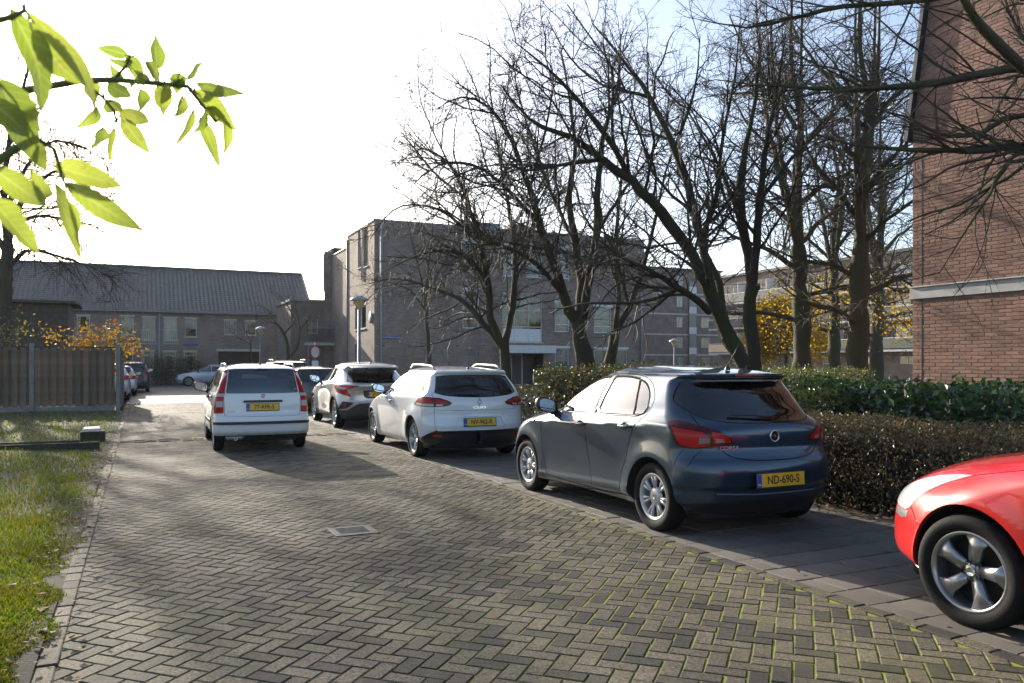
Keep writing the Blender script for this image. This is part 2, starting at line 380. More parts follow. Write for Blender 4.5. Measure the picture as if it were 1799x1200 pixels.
# edge rows and the rumble band across the road
poses = []
s = 1.6
while s < 33:
    poses.append((ST(s, -.42, .016), math.pi/2+AZ)); poses.append((ST(s+.1, 3.975, .013), math.pi/2+AZ)); s += .212
k = 0
for i in range(21):
    t = -.25+i*.212
    for j in range(5): poses.append((ST(16.62+j*.111, t+(.0 if j % 2 else .04), .016 if (i+j) % 2 else .005), AZ))
kb = sheet('edge_course', [(1.5, -.5), (1.5, -.36), (33, -.36), (33, -.5)][::-1], .002, M_JOINT)
place_pieces('edge_brick', 'edge_bricks', paver_proto(.205, .10), poses, kb, M_PAVER, .002, .012)
# parking strip of square slabs
strip = sheet('parking_strip', [(-2, 4.02), (-2, 6.30), (37, 6.30), (37, 4.02)][::-1], .001, M_JOINT)
poses = []; half = []
for i in range(-4, 120):
    for j in range(-1, 8):
        t = 4.03+.15+j*.303+(.15 if i % 2 else 0); s = i*.303
        if t < 4.1: continue
        if j == 0 and i % 2: half.append((ST(s, 4.03+.074, .009), AZ))
        if t < 6.35: poses.append((ST(s, t, .009), AZ))
place_pieces('slab', 'slabs', paver_proto(.294, .294, .05, .005), poses, strip, M_SLAB, .0015, .004)
place_pieces('half_slab', 'half_slabs', paver_proto(.144, .297, .05, .004), half, strip, M_SLAB, .0015, .004, nmax=60)
sheet('planting_bed', [(-3, 6.28), (-3, 12.4), (18.7, 12.4), (18.7, 6.28)][::-1], .012, M_SOIL)
sheet('courtyard_lawn', [(18.7, 12), (18.7, 62), (-3, 62), (-3, 12.2)], -.01, M_TURF)
# lawn with a gently uneven surface
def lawn_z(s, t): return .02+.05*np.clip((-t-.5)/1.2, 0, 1)+.025*np.sin(s*1.7+t)*np.sin(t*2.1-s*.6)
ss, tt = np.meshgrid(np.linspace(-1, 27.6, 90), np.linspace(-.46, -16, 50), indexing='ij')
xyz = ss[..., None]*np.array(U)+tt[..., None]*np.array(V); xyz[..., 2] = lawn_z(ss, tt)
idx = np.arange(90*50).reshape(90, 50)
F = np.stack([idx[:-1, :-1], idx[:-1, 1:], idx[1:, 1:], idx[1:, :-1]], -1).reshape(-1, 4)
lw = link('lawn', npmesh('lawn', xyz.reshape(-1, 3), F, smooth=True), M_TURF); lw['kind'] = 'structure'
sheet('garden_path', [(27.5, -.45), (27.5, -17), (60, -17), (60, -.45)], .0, M_SOIL)
# grass blades, denser near the camera
def blades(n, smin, smax, tmin, tmax, hgt, wid, ok=None):
    f = rng.random(n); s = 1/(1/smin+(1/smax-1/smin)*f); lim = np.minimum(.55+(s-1.5)*.62, -tmin); t = tmax-(lim+tmax)*rng.random(n)**1.15
    keep = np.ones(n, bool) if ok is None else ok(s, t)
    s, t = s[keep], t[keep]; n = len(s)
    base = s[:, None]*np.array(U)+t[:, None]*np.array(V); base[:, 2] = lawn_z(s, t)-.005
    clump = .6+.8*(np.sin(s*3.1+t*2.3)*np.sin(t*4.7-s*1.1)*.5+.5)
    edge = np.clip((-t-.36)/.4, .35, 1); wid = wid*np.clip(s/9, 1, 2.2)
    h = hgt*(.5+rng.random(n))*clump*edge; a = rng.random(n)*2*np.pi; w = wid*(.7+.6*rng.random(n))
    lean = rng.normal(0, .5, (n, 2))*h[:, None]
    d = np.stack([np.cos(a), np.sin(a), 0*a], -1)*w[:, None]/2
    mid = base+np.concatenate([lean*.35, (h*.6)[:, None]], 1); tip = base+np.concatenate([lean, h[:, None]], 1)
    vs = np.stack([base-d, base+d, mid+d*.75, mid-d*.75, tip], 1).reshape(-1, 3)
    o = (np.arange(n)*5)[:, None]
    return vs, np.concatenate([o+0, o+1, o+2, o+3], 1), np.concatenate([o+3, o+2, o+4], 1), np.repeat(rng.random(n), 5)
vs, q, t3, rn = blades(165000, 3.2, 27.3, -9.5, -.40, .047, .0075, lambda s, t: ~((s > 15.28) & (s < 15.42)) & (t < -.47-.10*np.sin(s*2.3)*np.sin(s*5.1+1)-.05*rng.random(len(s))))
M_GRASS = leaf_mat('grass_blades', [(0.07, 0.12, 0.014), (0.115, 0.17, 0.02), (0.18, 0.22, 0.03), (0.28, 0.25, 0.07)], rough=.5, trans=.4, patch=1.3)
go = link('grass', npmesh('grass', vs, [q, t3], attr={'rnd': rn}), M_GRASS)
tag(go, 'short sunlit grass covering the lawn left of the road', 'grass', kind='stuff')
# ------------------------------------------------------------------ buildings
def brick_mat(name, c1, c2, mort, w=.22, h=.0625, ms=.011, var=.25, bump=.5):
    m, nt, o = new_mat(name); L = nt.links.new
    b = N(nt, 'ShaderNodeBsdfPrincipled'); L(b.outputs[0], o.inputs[0]); b.inputs['Roughness'].default_value = .85
    tc = N(nt, 'ShaderNodeTexCoord'); sp = N(nt, 'ShaderNodeSeparateXYZ'); L(tc.outputs['Object'], sp.inputs[0])
    ad = N(nt, 'ShaderNodeMath', operation='ADD'); L(sp.outputs[0], ad.inputs[0]); L(sp.outputs[1], ad.inputs[1])
    cb = N(nt, 'ShaderNodeCombineXYZ'); L(ad.outputs[0], cb.inputs[0]); L(sp.outputs[2], cb.inputs[1])
    br = N(nt, 'ShaderNodeTexBrick'); br.inputs['Scale'].default_value = 1.0; br.inputs['Brick Width'].default_value = w; br.inputs['Row Height'].default_value = h; br.inputs['Mortar Size'].default_value = ms; br.inputs['Mortar Smooth'].default_value = .2
    br.inputs['Color1'].default_value = col4(c1); br.inputs['Color2'].default_value = col4(c2); br.inputs['Mortar'].default_value = col4(mort); L(cb.outputs[0], br.inputs[0])
    n = N(nt, 'ShaderNodeTexNoise', i_Scale=.9, i_Detail=6.0); L(tc.outputs['Object'], n.inputs['Vector'])
    mr = N(nt, 'ShaderNodeMapRange'); mr.inputs[1].default_value = .3; mr.inputs[2].default_value = .7; mr.inputs[3].default_value = 1-var; mr.inputs[4].default_value = 1+var; L(n.outputs[0], mr.inputs[0])
    hs = N(nt, 'ShaderNodeHueSaturation'); L(br.outputs[0], hs.inputs['Color']); L(mr.outputs[0], hs.inputs['Value']); L(hs.outputs[0], b.inputs['Base Color'])
    iv = N(nt, 'ShaderNodeMath', operation='SUBTRACT'); iv.inputs[0].default_value = 1.0; L(br.outputs['Fac'], iv.inputs[1])
    bp = N(nt, 'ShaderNodeBump'); bp.inputs['Strength'].default_value = bump; bp.inputs['Distance'].default_value = .008; L(iv.outputs[0], bp.inputs['Height']); L(bp.outputs[0], b.inputs['Normal'])
    return m
M_BRICK_TAUPE = brick_mat('brick_taupe', (0.31, 0.222, 0.175), (0.175, 0.122, 0.098), (0.27, 0.225, 0.185))
M_BRICK_BROWN = brick_mat('brick_brown', (0.22, 0.155, 0.125), (0.16, 0.11, 0.09), (0.22, 0.19, 0.165))
M_BRICK_RED = pm('brick_red', (0.335, 0.180, 0.128), rough=.9, col2=(0.265, 0.155, 0.118), scale=1.6, rnd=.22, bump=.5, bscale=90)
M_MORTAR = pm('mortar', (0.30, 0.255, 0.21), rough=.95, var=.25, scale=6, bump=.4, bscale=60)
M_WHITE = pm('white_paint', (0.72, 0.72, 0.69), rough=.5, var=.12, scale=4)
M_CREAM = pm('cream_paint', (0.62, 0.58, 0.47), rough=.5, var=.12, scale=4)
M_CONCRETE = pm('concrete_band', (0.58, 0.57, 0.54), rough=.8, var=.2, scale=3)
M_DARKPANEL = pm('dark_panel', (0.035, 0.036, 0.04), rough=.5)
M_GREYPIPE = pm('drain_pipe', (0.35, 0.37, 0.39), rough=.45, var=.15, scale=6)
M_ROOM = pm('dark_room', (0.03, 0.028, 0.025), rough=.95)
M_CURTAIN = pm('net_curtain', (0.62, 0.60, 0.55), rough=.95, var=.35, scale=7)
M_CURTAIN_B = pm('brown_curtain', (0.30, 0.20, 0.15), rough=.95, var=.35, scale=12)
M_PANE = glass_mat('window_glass', (0.80, 0.82, 0.83), k=1.0)
M_ROOFTILE = pm('roof_tile', (0.10, 0.098, 0.098), rough=.30, col2=(0.065, 0.068, 0.062), scale=1.2, rnd=.15)
M_GLASSBLOCK = pm('glass_blocks', (0.09, 0.12, 0.12), rough=.2, var=.4, scale=18, coat=.6)
M_ZINC = pm('zinc', (0.25, 0.26, 0.27), rough=.5, metal=.3, var=.2, scale=3)
M_WOOD_DK = pm('weathered_dark_wood', (0.055, 0.045, 0.036), rough=.85, col2=(0.10, 0.085, 0.068), scale=5, bump=.4, bscale=30)
M_DOOR_GREEN = pm('green_door', (0.02, 0.07, 0.055), rough=.45)
M_RED_PAINT = pm('red_paint', (0.42, 0.03, 0.025), rough=.5)

class House:
    """a building in street axes: local x along V, local y along U, origin at (s,t)"""
    def __init__(s, name, s0, t0, label):
        s.o = empty(name, ST(s0, t0), AZ, label, 'building'); s.s0, s.t0 = s0, t0
    def px(s, face, x, y, d=0.0):
        """photograph spot -> (along, z) on a face: 'front' is the plane local y=d, 'left' the plane local x=d"""
        ray = Vector(((x-CX)/FPX, 1, (HZ-y)/FPX)); n = U if face == 'front' else V
        k = (s.s0+d if face == 'front' else s.t0+d)/ray.dot(n); p = ray*k
        return ((p.dot(V)-s.t0) if face == 'front' else (p.dot(U)-s.s0)), p.z+EYE
    def facade(s, face, a0, a1, z0, z1, holes, mat, d=0.0, rev=.14, name='wall'):
        """wall with real openings; holes (a0,a1,z0,z1)"""
        xs = sorted(set([a0, a1]+[h[k] for h in holes for k in (0, 1) if a0 < h[k] < a1])); zs = sorted(set([z0, z1]+[h[k] for h in holes for k in (2, 3) if z0 < h[k] < z1]))
        P = (lambda a, z, q: (a, d+q, z)) if face == 'front' else (lambda a, z, q: (d+q, a, z))
        mb = MB(); fl = face != 'front'
        for i in range(len(xs)-1):
            for j in range(len(zs)-1):
                cx, cz = (xs[i]+xs[i+1])/2, (zs[j]+zs[j+1])/2
                if any(h[0] < cx < h[1] and h[2] < cz < h[3] for h in holes): continue
                q = [P(xs[i], zs[j], 0), P(xs[i+1], zs[j], 0), P(xs[i+1], zs[j+1], 0), P(xs[i], zs[j+1], 0)]
                mb.add(q[::-1] if fl else q, [(0, 1, 2, 3)])
        for (b0, b1, c0, c1) in holes:
            for (p, q) in (((b0, c0), (b1, c0)), ((b1, c0), (b1, c1)), ((b1, c1), (b0, c1)), ((b0, c1), (b0, c0))):
                w = [P(p[0], p[1], 0), P(p[0], p[1], rev), P(q[0], q[1], rev), P(q[0], q[1], 0)]
                mb.add(w if fl else w[::-1], [(0, 1, 2, 3)])
        return mb.build(name, mat, s.o)
    def window(s, face, h, d=0.0, bars=(), cross=(), curtain=None, rev=.10, frame=.06, mat=None, sill=True, panel=None, lintel=None):
        b0, b1, c0, c1 = h; mat = mat or M_WHITE
        def bx(mb, a0, a1, z0, z1, q0, q1):
            c = ((a0+a1)/2, d+(q0+q1)/2, (z0+z1)/2) if face == 'front' else (d+(q0+q1)/2, (a0+a1)/2, (z0+z1)/2)
            dm = (a1-a0, q1-q0, z1-z0) if face == 'front' else (q1-q0, a1-a0, z1-z0); mb.box(c, dm)
        mb = MB(); f = frame
        bx(mb, b0, b0+f, c0, c1, rev-.03, rev+.04); bx(mb, b1-f, b1, c0, c1, rev-.03, rev+.04); bx(mb, b0+f, b1-f, c0, c0+f, rev-.03, rev+.04); bx(mb, b0+f, b1-f, c1-f, c1, rev-.03, rev+.04)
        for t in bars: a = b0+(b1-b0)*t; bx(mb, a-f*.4, a+f*.4, c0+f, c1-f, rev-.025, rev+.035)
        for t in cross: z = c0+(c1-c0)*t; bx(mb, b0+f, b1-f, z-f*.4, z+f*.4, rev-.028, rev+.038)
        w = mb.build('window', mat, s.o)
        mb = MB(); bx(mb, b0+f*.5, b1-f*.5, c0+f*.5, c1-f*.5, rev+.005, rev+.012); mb.build('pane', M_PANE, w)
        if panel is not None: mb = MB(); bx(mb, b0+f, b1-f, c0+f, c0+(c1-c0)*panel, rev-.012, rev+.001); mb.build('panel', M_WHITE, w)
        mb = MB(); bx(mb, b0-.1, b1+.1, c0-.1, c1+.1, rev+.9, rev+.95)
        for q in ((b0-.12, b0-.1), (b1+.1, b1+.12)): bx(mb, q[0], q[1], c0-.1, c1+.1, rev+.06, rev+.9)
        bx(mb, b0-.1, b1+.1, c0-.12, c0-.1, rev+.06, rev+.9); bx(mb, b0-.1, b1+.1, c1+.1, c1+.12, rev+.06, rev+.9); mb.build('room', M_ROOM, w)
        if curtain:
            cm = {'net': M_CURTAIN, 'brown': M_CURTAIN_B, 'half': M_CURTAIN, 'side': M_CURTAIN, 'blind': M_WHITE}[curtain]
            spans = {'net': [(0, 1, 0, 1)], 'brown': [(0, .28, 0, 1), (.5, .78, 0, 1)], 'half': [(0, 1, 0, .6)], 'side': [(0, .3, 0, 1), (.72, 1, 0, 1)], 'blind': [(0, 1, .45, 1)]}[curtain]
            for (p, q, u, v) in spans:
                n = 22; vs = []
                for k in range(n+1):
                    a = b0+(b1-b0)*(p+(q-p)*k/n); wv = .02*math.sin(k*1.9)+.012*math.sin(k*.7)
                    for z in (c0+(c1-c0)*u, c0+(c1-c0)*v): vs.append((a, d+rev+.14+wv, z) if face == 'front' else (d+rev+.14+wv, a, z))
                mb = MB(); mb.add(vs, [(2*k, 2*k+2, 2*k+3, 2*k+1) for k in range(n)], True); mb.build('curtain', cm, w)
        if sill: mb = MB(); bx(mb, b0-.06, b1+.06, c0-.06, c0-.005, -.06, rev-.035); mb.build('sill', M_ZINC if mat is not M_CREAM else M_CONCRETE, w)
        if lintel: mb = MB(); bx(mb, b0-.05, b1+.05, c1+.005, c1+lintel, -.015, .03); mb.build('lintel', mat, w)
        return w
    def rects(s, face, lst, d=0.0):
        out = []
        for (x0, x1, y0, y1) in lst:
            a, z1 = s.px(face, x0, (y0+y1)/2, d); b, _ = s.px(face, x1, (y0+y1)/2, d)
            xm = (x0+x1)/2; _, zt = s.px(face, xm, y0, d); _, zb = s.px(face, xm, y1, d)
            out.append((min(a, b), max(a, b), zb, zt))
        return out
    def box(s, name, x0, x1, y0, y1, z0, z1, mat): return MB().box(((x0+x1)/2, (y0+y1)/2, (z0+z1)/2), (x1-x0, y1-y0, z1-z0)).build(name, mat, s.o)
    def shell(s, x0, x1, y0, y1, z0, z1, mat, skip=('front',), name='wall'):
        """plain walls of a block except the faces that are built as facades"""
        mb = MB(); c = [(x0, y0), (x1, y0), (x1, y1), (x0, y1)]
        for k, nm in enumerate(('front', 'right', 'back', 'left')):
            if nm in skip: continue
            a, b = c[k], c[(k+1) % 4]; mb.add([(a[0], a[1], z0), (b[0], b[1], z0), (b[0], b[1], z1), (a[0], a[1], z1)], [(0, 1, 2, 3)])
        return mb.build(name, mat, s.o)
def pipe(h, x, y, z0, z1, r=.05, mat=None): return MB().tube([(x, y, z0), (x, y, z1)], r, 8).build('drain_pipe', mat or M_GREYPIPE, h.o)

# ---- long two-storey row at the end of the street
b1 = House('row_house', 63, 0, 'long two-storey brick row with a dark tiled roof closing the street'); X0, X1, EV = -20, 12.1, 5.25
up = b1.rects('front', [(135, 158, 555, 583), (213, 235, 556, 588), (249.5, 272.5, 558, 598), (288, 311, 559, 598), (324.5, 346, 560, 592), (394, 415, 563, 588), (431, 450, 565, 589), (496, 512, 566, 592)])
lo = b1.rects('front', [(214, 234, 617, 645), (247, 270, 617, 649), (287, 309, 618, 650), (323, 345, 618, 650), (135, 158, 617, 650)])
gar = b1.rects('front', [(384, 456, 617, 668)])[0]; gar = (gar[0], gar[1], .0, gar[3])
door = b1.rects('front', [(172, 192, 617, 668)])[0]; door = (door[0], door[1], 0.0, door[3])
b1.facade('front', X0, X1, 0, EV, up+lo+[gar, door], M_BRICK_TAUPE, rev=.2)
b1.shell(X0, X1, 0, 9, 0, EV, M_BRICK_TAUPE)
for i, h in enumerate(up):
    b1.window('front', h, mat=M_CREAM, curtain=(None, 'net', None, 'net', 'blind', 'net', None, 'half')[i], lintel=.10, rev=.12)
    if i in (2, 3):
        rl = MB(); z0, z1 = h[2]-.25, h[2]+.75
        for k in range(9): a = h[0]-.05+(h[1]-h[0]+.1)*k/8; rl.box((a, -.08, (z0+z1)/2), (.018, .018, z1-z0))
        rl.box(((h[0]+h[1])/2, -.08, z1), (h[1]-h[0]+.14, .03, .03)); rl.box(((h[0]+h[1])/2, -.08, z0), (h[1]-h[0]+.14, .03, .03)); rl.build('balcony_rail', M_WHITE, b1.o)
for i, h in enumerate(lo): b1.window('front', h, mat=M_CREAM, curtain=('half', 'side', 'side', 'side', 'net')[i], cross=(.78,), lintel=.10, rev=.12)
b1.box('garage_recess', gar[0], gar[1], 1.6, 1.7, 0, gar[3], M_DARKPANEL); b1.box('canopy_beam', gar[0]-.15, gar[1]+.15, -.25, .0, gar[3]-.02, gar[3]+.16, M_CREAM)
b1.box('door', door[0], door[1], .1, .16, 0, door[3], M_DARKPANEL)
b1.box('gutter', X0-.2, X1+.2, -.38, -.02, EV-.02, EV+.13, M_ZINC)
pa = b1.px('front', 280, 600)[0]; pipe(b1, pa, -.07, 0, EV)
# tiled roof: courses of stepped tiles
ridge_y, ridge_z = 4.6, 8.95
M_TILE = M_ROOFTILE
rf = b1.box('roof', X0-.1, X1+.1, ridge_y-.02, ridge_y+.02, ridge_z-.5, ridge_z-.02, M_TILE)
nrow, tw = 22, .30; y0, z0 = -.35, EV+.10; dy, dz = (ridge_y-y0)/nrow, (ridge_z-z0)/nrow
ncol = int((X1-X0+.3)/tw); prof = [(0, .0), (.10, .032), (.17, .035), (.22, .0), (.30, .0)]
vs = []; fs = []; rn = []
for r in range(nrow):
    for c in range(ncol):
        b = len(vs); rr = random.random(); x = X0-.15+c*tw
        for (px_, pz_) in prof:
            vs.append((x+px_, y0+r*dy-.04, z0+r*dz+pz_+.035-.035)); vs.append((x+px_, y0+(r+1)*dy, z0+(r+1)*dz+pz_-.03)); vs.append((x+px_, y0+r*dy-.04, z0+r*dz+pz_-.035)); rn += [rr]*3
        for k in range(4): fs += [(b+3*k, b+3*k+3, b+3*k+4, b+3*k+1), (b+3*k+2, b+3*k+5, b+3*k+3, b+3*k)]
me = npmesh('roof_tiles', np.array(vs), np.array(fs), attr={'rnd': np.array(rn)}); o = link('roof_tiles', me, M_TILE, rf); o['kind'] = 'stuff'
mb = MB(); mb.add([(X0-.1, ridge_y, ridge_z), (X1+.1, ridge_y, ridge_z), (X1+.1, 9.3, EV+.1), (X0-.1, 9.3, EV+.1)], [(0, 1, 2, 3)])
mb.add([(X1, -.02, EV), (X1, 9, EV), (X1, ridge_y, ridge_z-.08)], [(0, 1, 2)]); mb.build('back_slope', M_TILE, rf)
MB().tube([(X0-.1, ridge_y, ridge_z+.02), (X1+.1, ridge_y, ridge_z+.02)], .12, 8).build('ridge_tiles', M_TILE, rf)
a, z = b1.px('front', 335, 606); o = MB().box((0, 0, 0), (1.0, .03, .16)).build('street_name_plate', M_PLATE_BLUE_F := pm('sign_blue', (0.02, 0.05, 0.20), rough=.4), b1.o); o.location = (a, -.03, z)

# ---- three-storey block in the middle
b2 = House('apartment_block', 41.6, 11.3, 'three-storey taupe brick block with a flat roof behind the bare trees'); H2 = 9.15; W2 = 17.2; D2 = 12.8
f = b2.rects('front', [(883, 953, 517, 601), (975, 1001, 532, 583), (975, 1000, 612, 655), (1044, 1103, 614, 655), (813, 842, 510, 577), (815, 842, 424, 470), (925, 953, 432, 488), (884, 915, 430, 486), (975, 1001, 436, 490), (1044, 1075, 540, 585)])
vents = b2.rects('front', [(679, 713, 611, 622), (746, 778, 613, 623), (809, 841, 614, 625)])
ent = b2.rects('front', [(886, 955, 622, 680)])[0]; ent = (ent[0], ent[1], 0.0, ent[3])
b2.facade('front', 0, W2, 0, H2, f+vents+[ent], M_BRICK_TAUPE)
lf = b2.rects('left', [(624, 643, 538, 578), (629, 636, 404, 470), (640, 647, 398, 468), (624, 634, 604, 655)])
b2.facade('left', 0, 6.1, 0, H2, lf, M_BRICK_TAUPE)
lf2 = b2.rects('left', [(567.5, 580, 533, 586), (568, 573, 447, 509), (576, 582, 440, 508), (565, 571, 608, 660), (573, 579, 608, 660)], .5)
b2.facade('left', 6.6, D2, 0, H2-.35, lf2, M_BRICK_TAUPE, d=.5)
b2.shell(0, W2, 0, D2, 0, H2, M_BRICK_TAUPE, skip=('front', 'left')); b2.box('recess_wall', .28, .34, 6.1, 6.6, 0, H2-.2, M_DARKPANEL); b2.box('return_wall', .5, 2.0, 6.6, 6.62, 0, H2-.3, M_BRICK_TAUPE)
for i, h in enumerate(f):
    b2.window('front', h, mat=M_CREAM if i in (0,) else M_WHITE, bars=((.30, .65) if i == 0 else ((.5,) if i in (3, 7) else ())), cross=((.32, .66) if i == 0 else (.25,)), curtain=('brown', 'half', 'blind', 'side', 'net', None, 'net', 'side', 'half', 'net')[i], panel=.28 if i == 0 else None, lintel=.14 if i else .05)
for h in vents:
    w_ = b2.window('front', h, frame=.03, sill=False, mat=M_ZINC, curtain=None, bars=(.2, .4, .6, .8)); b2.box('glass_blocks', h[0], h[1], .055, .075, h[2], h[3], M_GLASSBLOCK)
for h in lf: b2.window('left', h, mat=M_CREAM, bars=(.55,), lintel=.12, curtain='side')
for h in lf2: b2.window('left', h, d=.5, mat=M_CREAM, bars=(.5,), lintel=.12, curtain='half')
ca, cz = b2.px('front', 877, 613), b2.px('front', 963, 613)
b2.box('entrance_canopy', ca[0], cz[0], -1.0, .0, ca[1]-.24, ca[1]+.20, M_WHITE)
b2.box('entrance_back', ent[0], ent[1], 1.2, 1.25, 0, ent[3], M_DARKPANEL); b2.box('entrance_door', ent[0]+.9, ent[0]+1.7, 1.10, 1.16, 0, 2.1, M_CREAM)
b2.box('door_glass', ent[0]+1.0, ent[0]+1.6, 1.07, 1.10, .3, 2.0, M_DARKPANEL)
b2.box('roof', -.05, W2+.05, -.05, 6.2, H2, H2+.09, M_ZINC); b2.box('roof_rear', .45, W2+.05, 6.2, D2, H2-.35, H2-.26, M_ZINC)
b2.box('roof_vent', 6.2, 8.2, 2, 4, H2+.09, H2+.75, M_ZINC); b2.box('roof_vent', 9.4, 10.6, 3, 4, H2+.09, H2+1.0, M_DARKPANEL)
for x_, y_ in ((669, 0), (1126, 0)):
    a, _ = b2.px('front', x_, 600); pipe(b2, a, -.07, 0, H2-.2, .06)
pipe(b2, -.02, 6.02, 0, H2-.2, .06, M_ZINC); pipe(b2, -.06, 2.4, 6.2, H2-.1, .05, M_WHITE)
a, z = b2.px('front', 686, 593)
sg = MB().box((0, 0, 0), (1.06, .025, .17)).build('street_name_plate', M_PLATE_BLUE_F, b2.o); sg.location = (a, -.03, z)
t_ = link('lettering', text_mesh('lettering', 'OPWETTERDEMOLEN', .115, .001, sx=.92), M_WHITE, sg); t_.rotation_euler = (R(90), 0, 0); t_.location = (0, -.016, 0)
for x_ in (674, 720, 741, 803, 850):
    a, z = b2.px('front', x_, 607); b2.box('wall_vent', a-.06, a+.06, -.01, .02, z-.03, z+.03, M_DARKPANEL)
a, z = b2.px('left', 649, 577); o = MB().lathe([(.30, 0), (.32, .03), (.32, .06), (.001, .05)], 24, Matrix.Rotation(R(-90), 4, 'Y')).build('wall_clock', M_GREYPIPE, b2.o); o.location = (-.04, .5, 4.0)
# ---- link house with balcony between the two
b2b = House('link_house', 54.5, 9.1, 'low brick link house with a glazed balcony left of the block')
h0 = b2b.rects('front', [(537, 560, 560, 586), (541, 558, 612, 665), (514, 534, 560, 600)])
h0[1] = (h0[1][0], h0[1][1], 0, h0[1][3])
b2b.facade('front', 0, 2.85, 0, 5.7, h0[:2], M_BRICK_BROWN, rev=.3); b2b.shell(0, 2.85, 0, 6, 0, 5.7, M_BRICK_BROWN)
b2b.window('front', h0[0], mat=M_WHITE, curtain='net', rev=.25, bars=(.5,)); b2b.box('door', h0[1][0], h0[1][1], .2, .26, 0, h0[1][3], M_DOOR_GREEN)
b2b.box('balcony_slab', .9, 2.8, -1.1, 0, 2.75, 2.92, M_CONCRETE); b2b.box('balcony_glass', .95, 2.75, -1.1, -1.07, 2.98, 3.85, M_PANE); b2b.box('balcony_rail', .9, 2.8, -1.12, -1.05, 3.86, 3.92, M_ZINC)
b2b.box('post', .9, 1.02, -1.1, -.98, 0, 2.75, M_ZINC); b2b.box('roof_edge', -.1, 2.95, -.15, 6, 5.7, 5.85, M_ZINC)

# ---- five-storey flats round the courtyard
b4 = House('flats', 88, 46, 'far five-storey flats with white floor bands seen past the block corner'); H4 = 14.2
hs_ = []
for fl in range(5):
    for (x0, x1) in ((1189, 1200), (1232, 1248), (1272, 1288)): 
        a, _ = b4.px('front', x0, 600); b, _ = b4.px('front', x1, 600); hs_.append((a, b, 1.0+fl*2.75, 2.35+fl*2.75))
b4.facade('front', 4, 27, 0, H4, hs_, M_BRICK_BROWN); b4.shell(4, 27, 0, 9, 0, H4, M_BRICK_BROWN)
for i, h in enumerate(hs_): b4.window('front', h, mat=M_WHITE, bars=(.5,), sill=False, curtain=('net', None, 'half')[i % 3])
for fl in range(1, 5): b4.box('floor_band', 3.95, 27, -.05, .0, fl*2.75-.10, fl*2.75+.08, M_CONCRETE)
b4.box('roof', 3.8, 27.2, -.2, 9, H4, H4+.25, M_DARKPANEL)
a, _ = b4.px('front', 1215, 600); b4.box('stair_glass', a-.55, a+.55, -.25, -.05, 0, H4-1.5, M_GLASSBLOCK)
for fl in range(5): b4.box('stair_panel', a-.6, a+.6, -.32, -.26, fl*2.75+.1, fl*2.75+1.0, M_WHITE)
b5 = House('flats', 46, 61, 'long flats with white balconies and red doors across the courtyard'); H5 = 11.4
hs_ = []; L5 = 28
for fl in range(4):
    for k in range(6):
        y = 1.2+k*4.4
        if fl: hs_ += [(y, y+.95, fl*2.75+.05, fl*2.75+2.15), (y+1.2, y+3.2, fl*2.75+.8, fl*2.75+2.15)]
        else: hs_ += [(y+.6, y+2.4, 1.5, 2.2)]
b5.facade('left', 0, L5, 0, H5, hs_, M_BRICK_BROWN); b5.shell(0, 10, 0, L5, 0, H5, M_BRICK_BROWN, skip=('left',))
for i, h in enumerate(hs_):
    door_ = h[3]-h[2] > 1.9
    b5.window('left', h, mat=M_RED_PAINT if door_ else M_WHITE, bars=() if door_ else (.5,), sill=False, curtain=(None, 'half', 'net')[i % 3], frame=.10 if door_ else .07)
for fl in range(1, 4):
    z = fl*2.75; b5.box('balcony_slab', -1.6, 0, .3, L5-.3, z-.16, z+.02, M_CONCRETE); b5.box('balcony_front', -1.62, -1.56, .3, L5-.3, z+.12, z+.95, M_GLASSBLOCK if fl % 2 else M_DARKPANEL)
    b5.box('balcony_rail', -1.64, -1.54, .3, L5-.3, z+1.0, z+1.07, M_WHITE)
    for k in range(1, 6): b5.box('balcony_screen', -1.5, -.02, 1.0+k*4.4-.12, 1.0+k*4.4-.04, z+.02, z+2.2, M_WHITE)
b5.box('roof', -.3, 10, -.2, L5+.2, H5, H5+.25, M_DARKPANEL)

# ---- red brick gable wall on the right, laid brick by brick
b3 = House('brick_house', 9.72, 12.3, 'tall red brick gable wall with a pale concrete band at the right edge'); LB = 5.2; ZT = 9.6
def edge_y(z): return 0.0 if z < 5.55 else -(z-5.55)*.155              # the verge leans in above the eaves
mb = MB(); nz = 24
pl = [(0, -LB, -.1)]+[(0, -LB, ZT)]+[(0, edge_y(z), z) for z in (ZT, 7.5, 5.55)]+[(0, 0, -.1)]
mb.prism([(p[0]+.0055, p[1], p[2]) for p in pl], (.3, 0, 0)); mb.build('wall', M_MORTAR, b3.o); wall3 = [c for c in b3.o.children if c.name.startswith('wall')][-1]
poses3 = []; rowh = .0605; bl = .2205
def brick_proto(l, h, d=.03, c=.0025):
    x, z = l/2, h/2
    v = np.array([(d, -x, -z), (d, x, -z), (d, x, z), (d, -x, z), (c, -x, -z), (c, x, -z), (c, x, z), (c, -x, z), (0, -x+c, -z+c), (0, x-c, -z+c), (0, x-c, z-c), (0, -x+c, z-c)])
    f = np.array([(0, 1, 5, 4), (1, 2, 6, 5), (2, 3, 7, 6), (3, 0, 4, 7), (4, 5, 9, 8), (5, 6, 10, 9), (6, 7, 11, 10), (7, 4, 8, 11), (8, 9, 10, 11)])[:, ::-1]
    return v, f
B_FULL, B_HALF = brick_proto(bl-.011, rowh-.0115), brick_proto(bl/2-.011, rowh-.0115)
band0, band1 = 2.62, 2.82
singles = []; v_all = []; f_all = []; r_all = []; nv = 0
me_full = npmesh('brick', *B_FULL); me_full.materials.append(M_BRICK_RED); me_half = npmesh('brick', *B_HALF); me_half.materials.append(M_BRICK_RED)
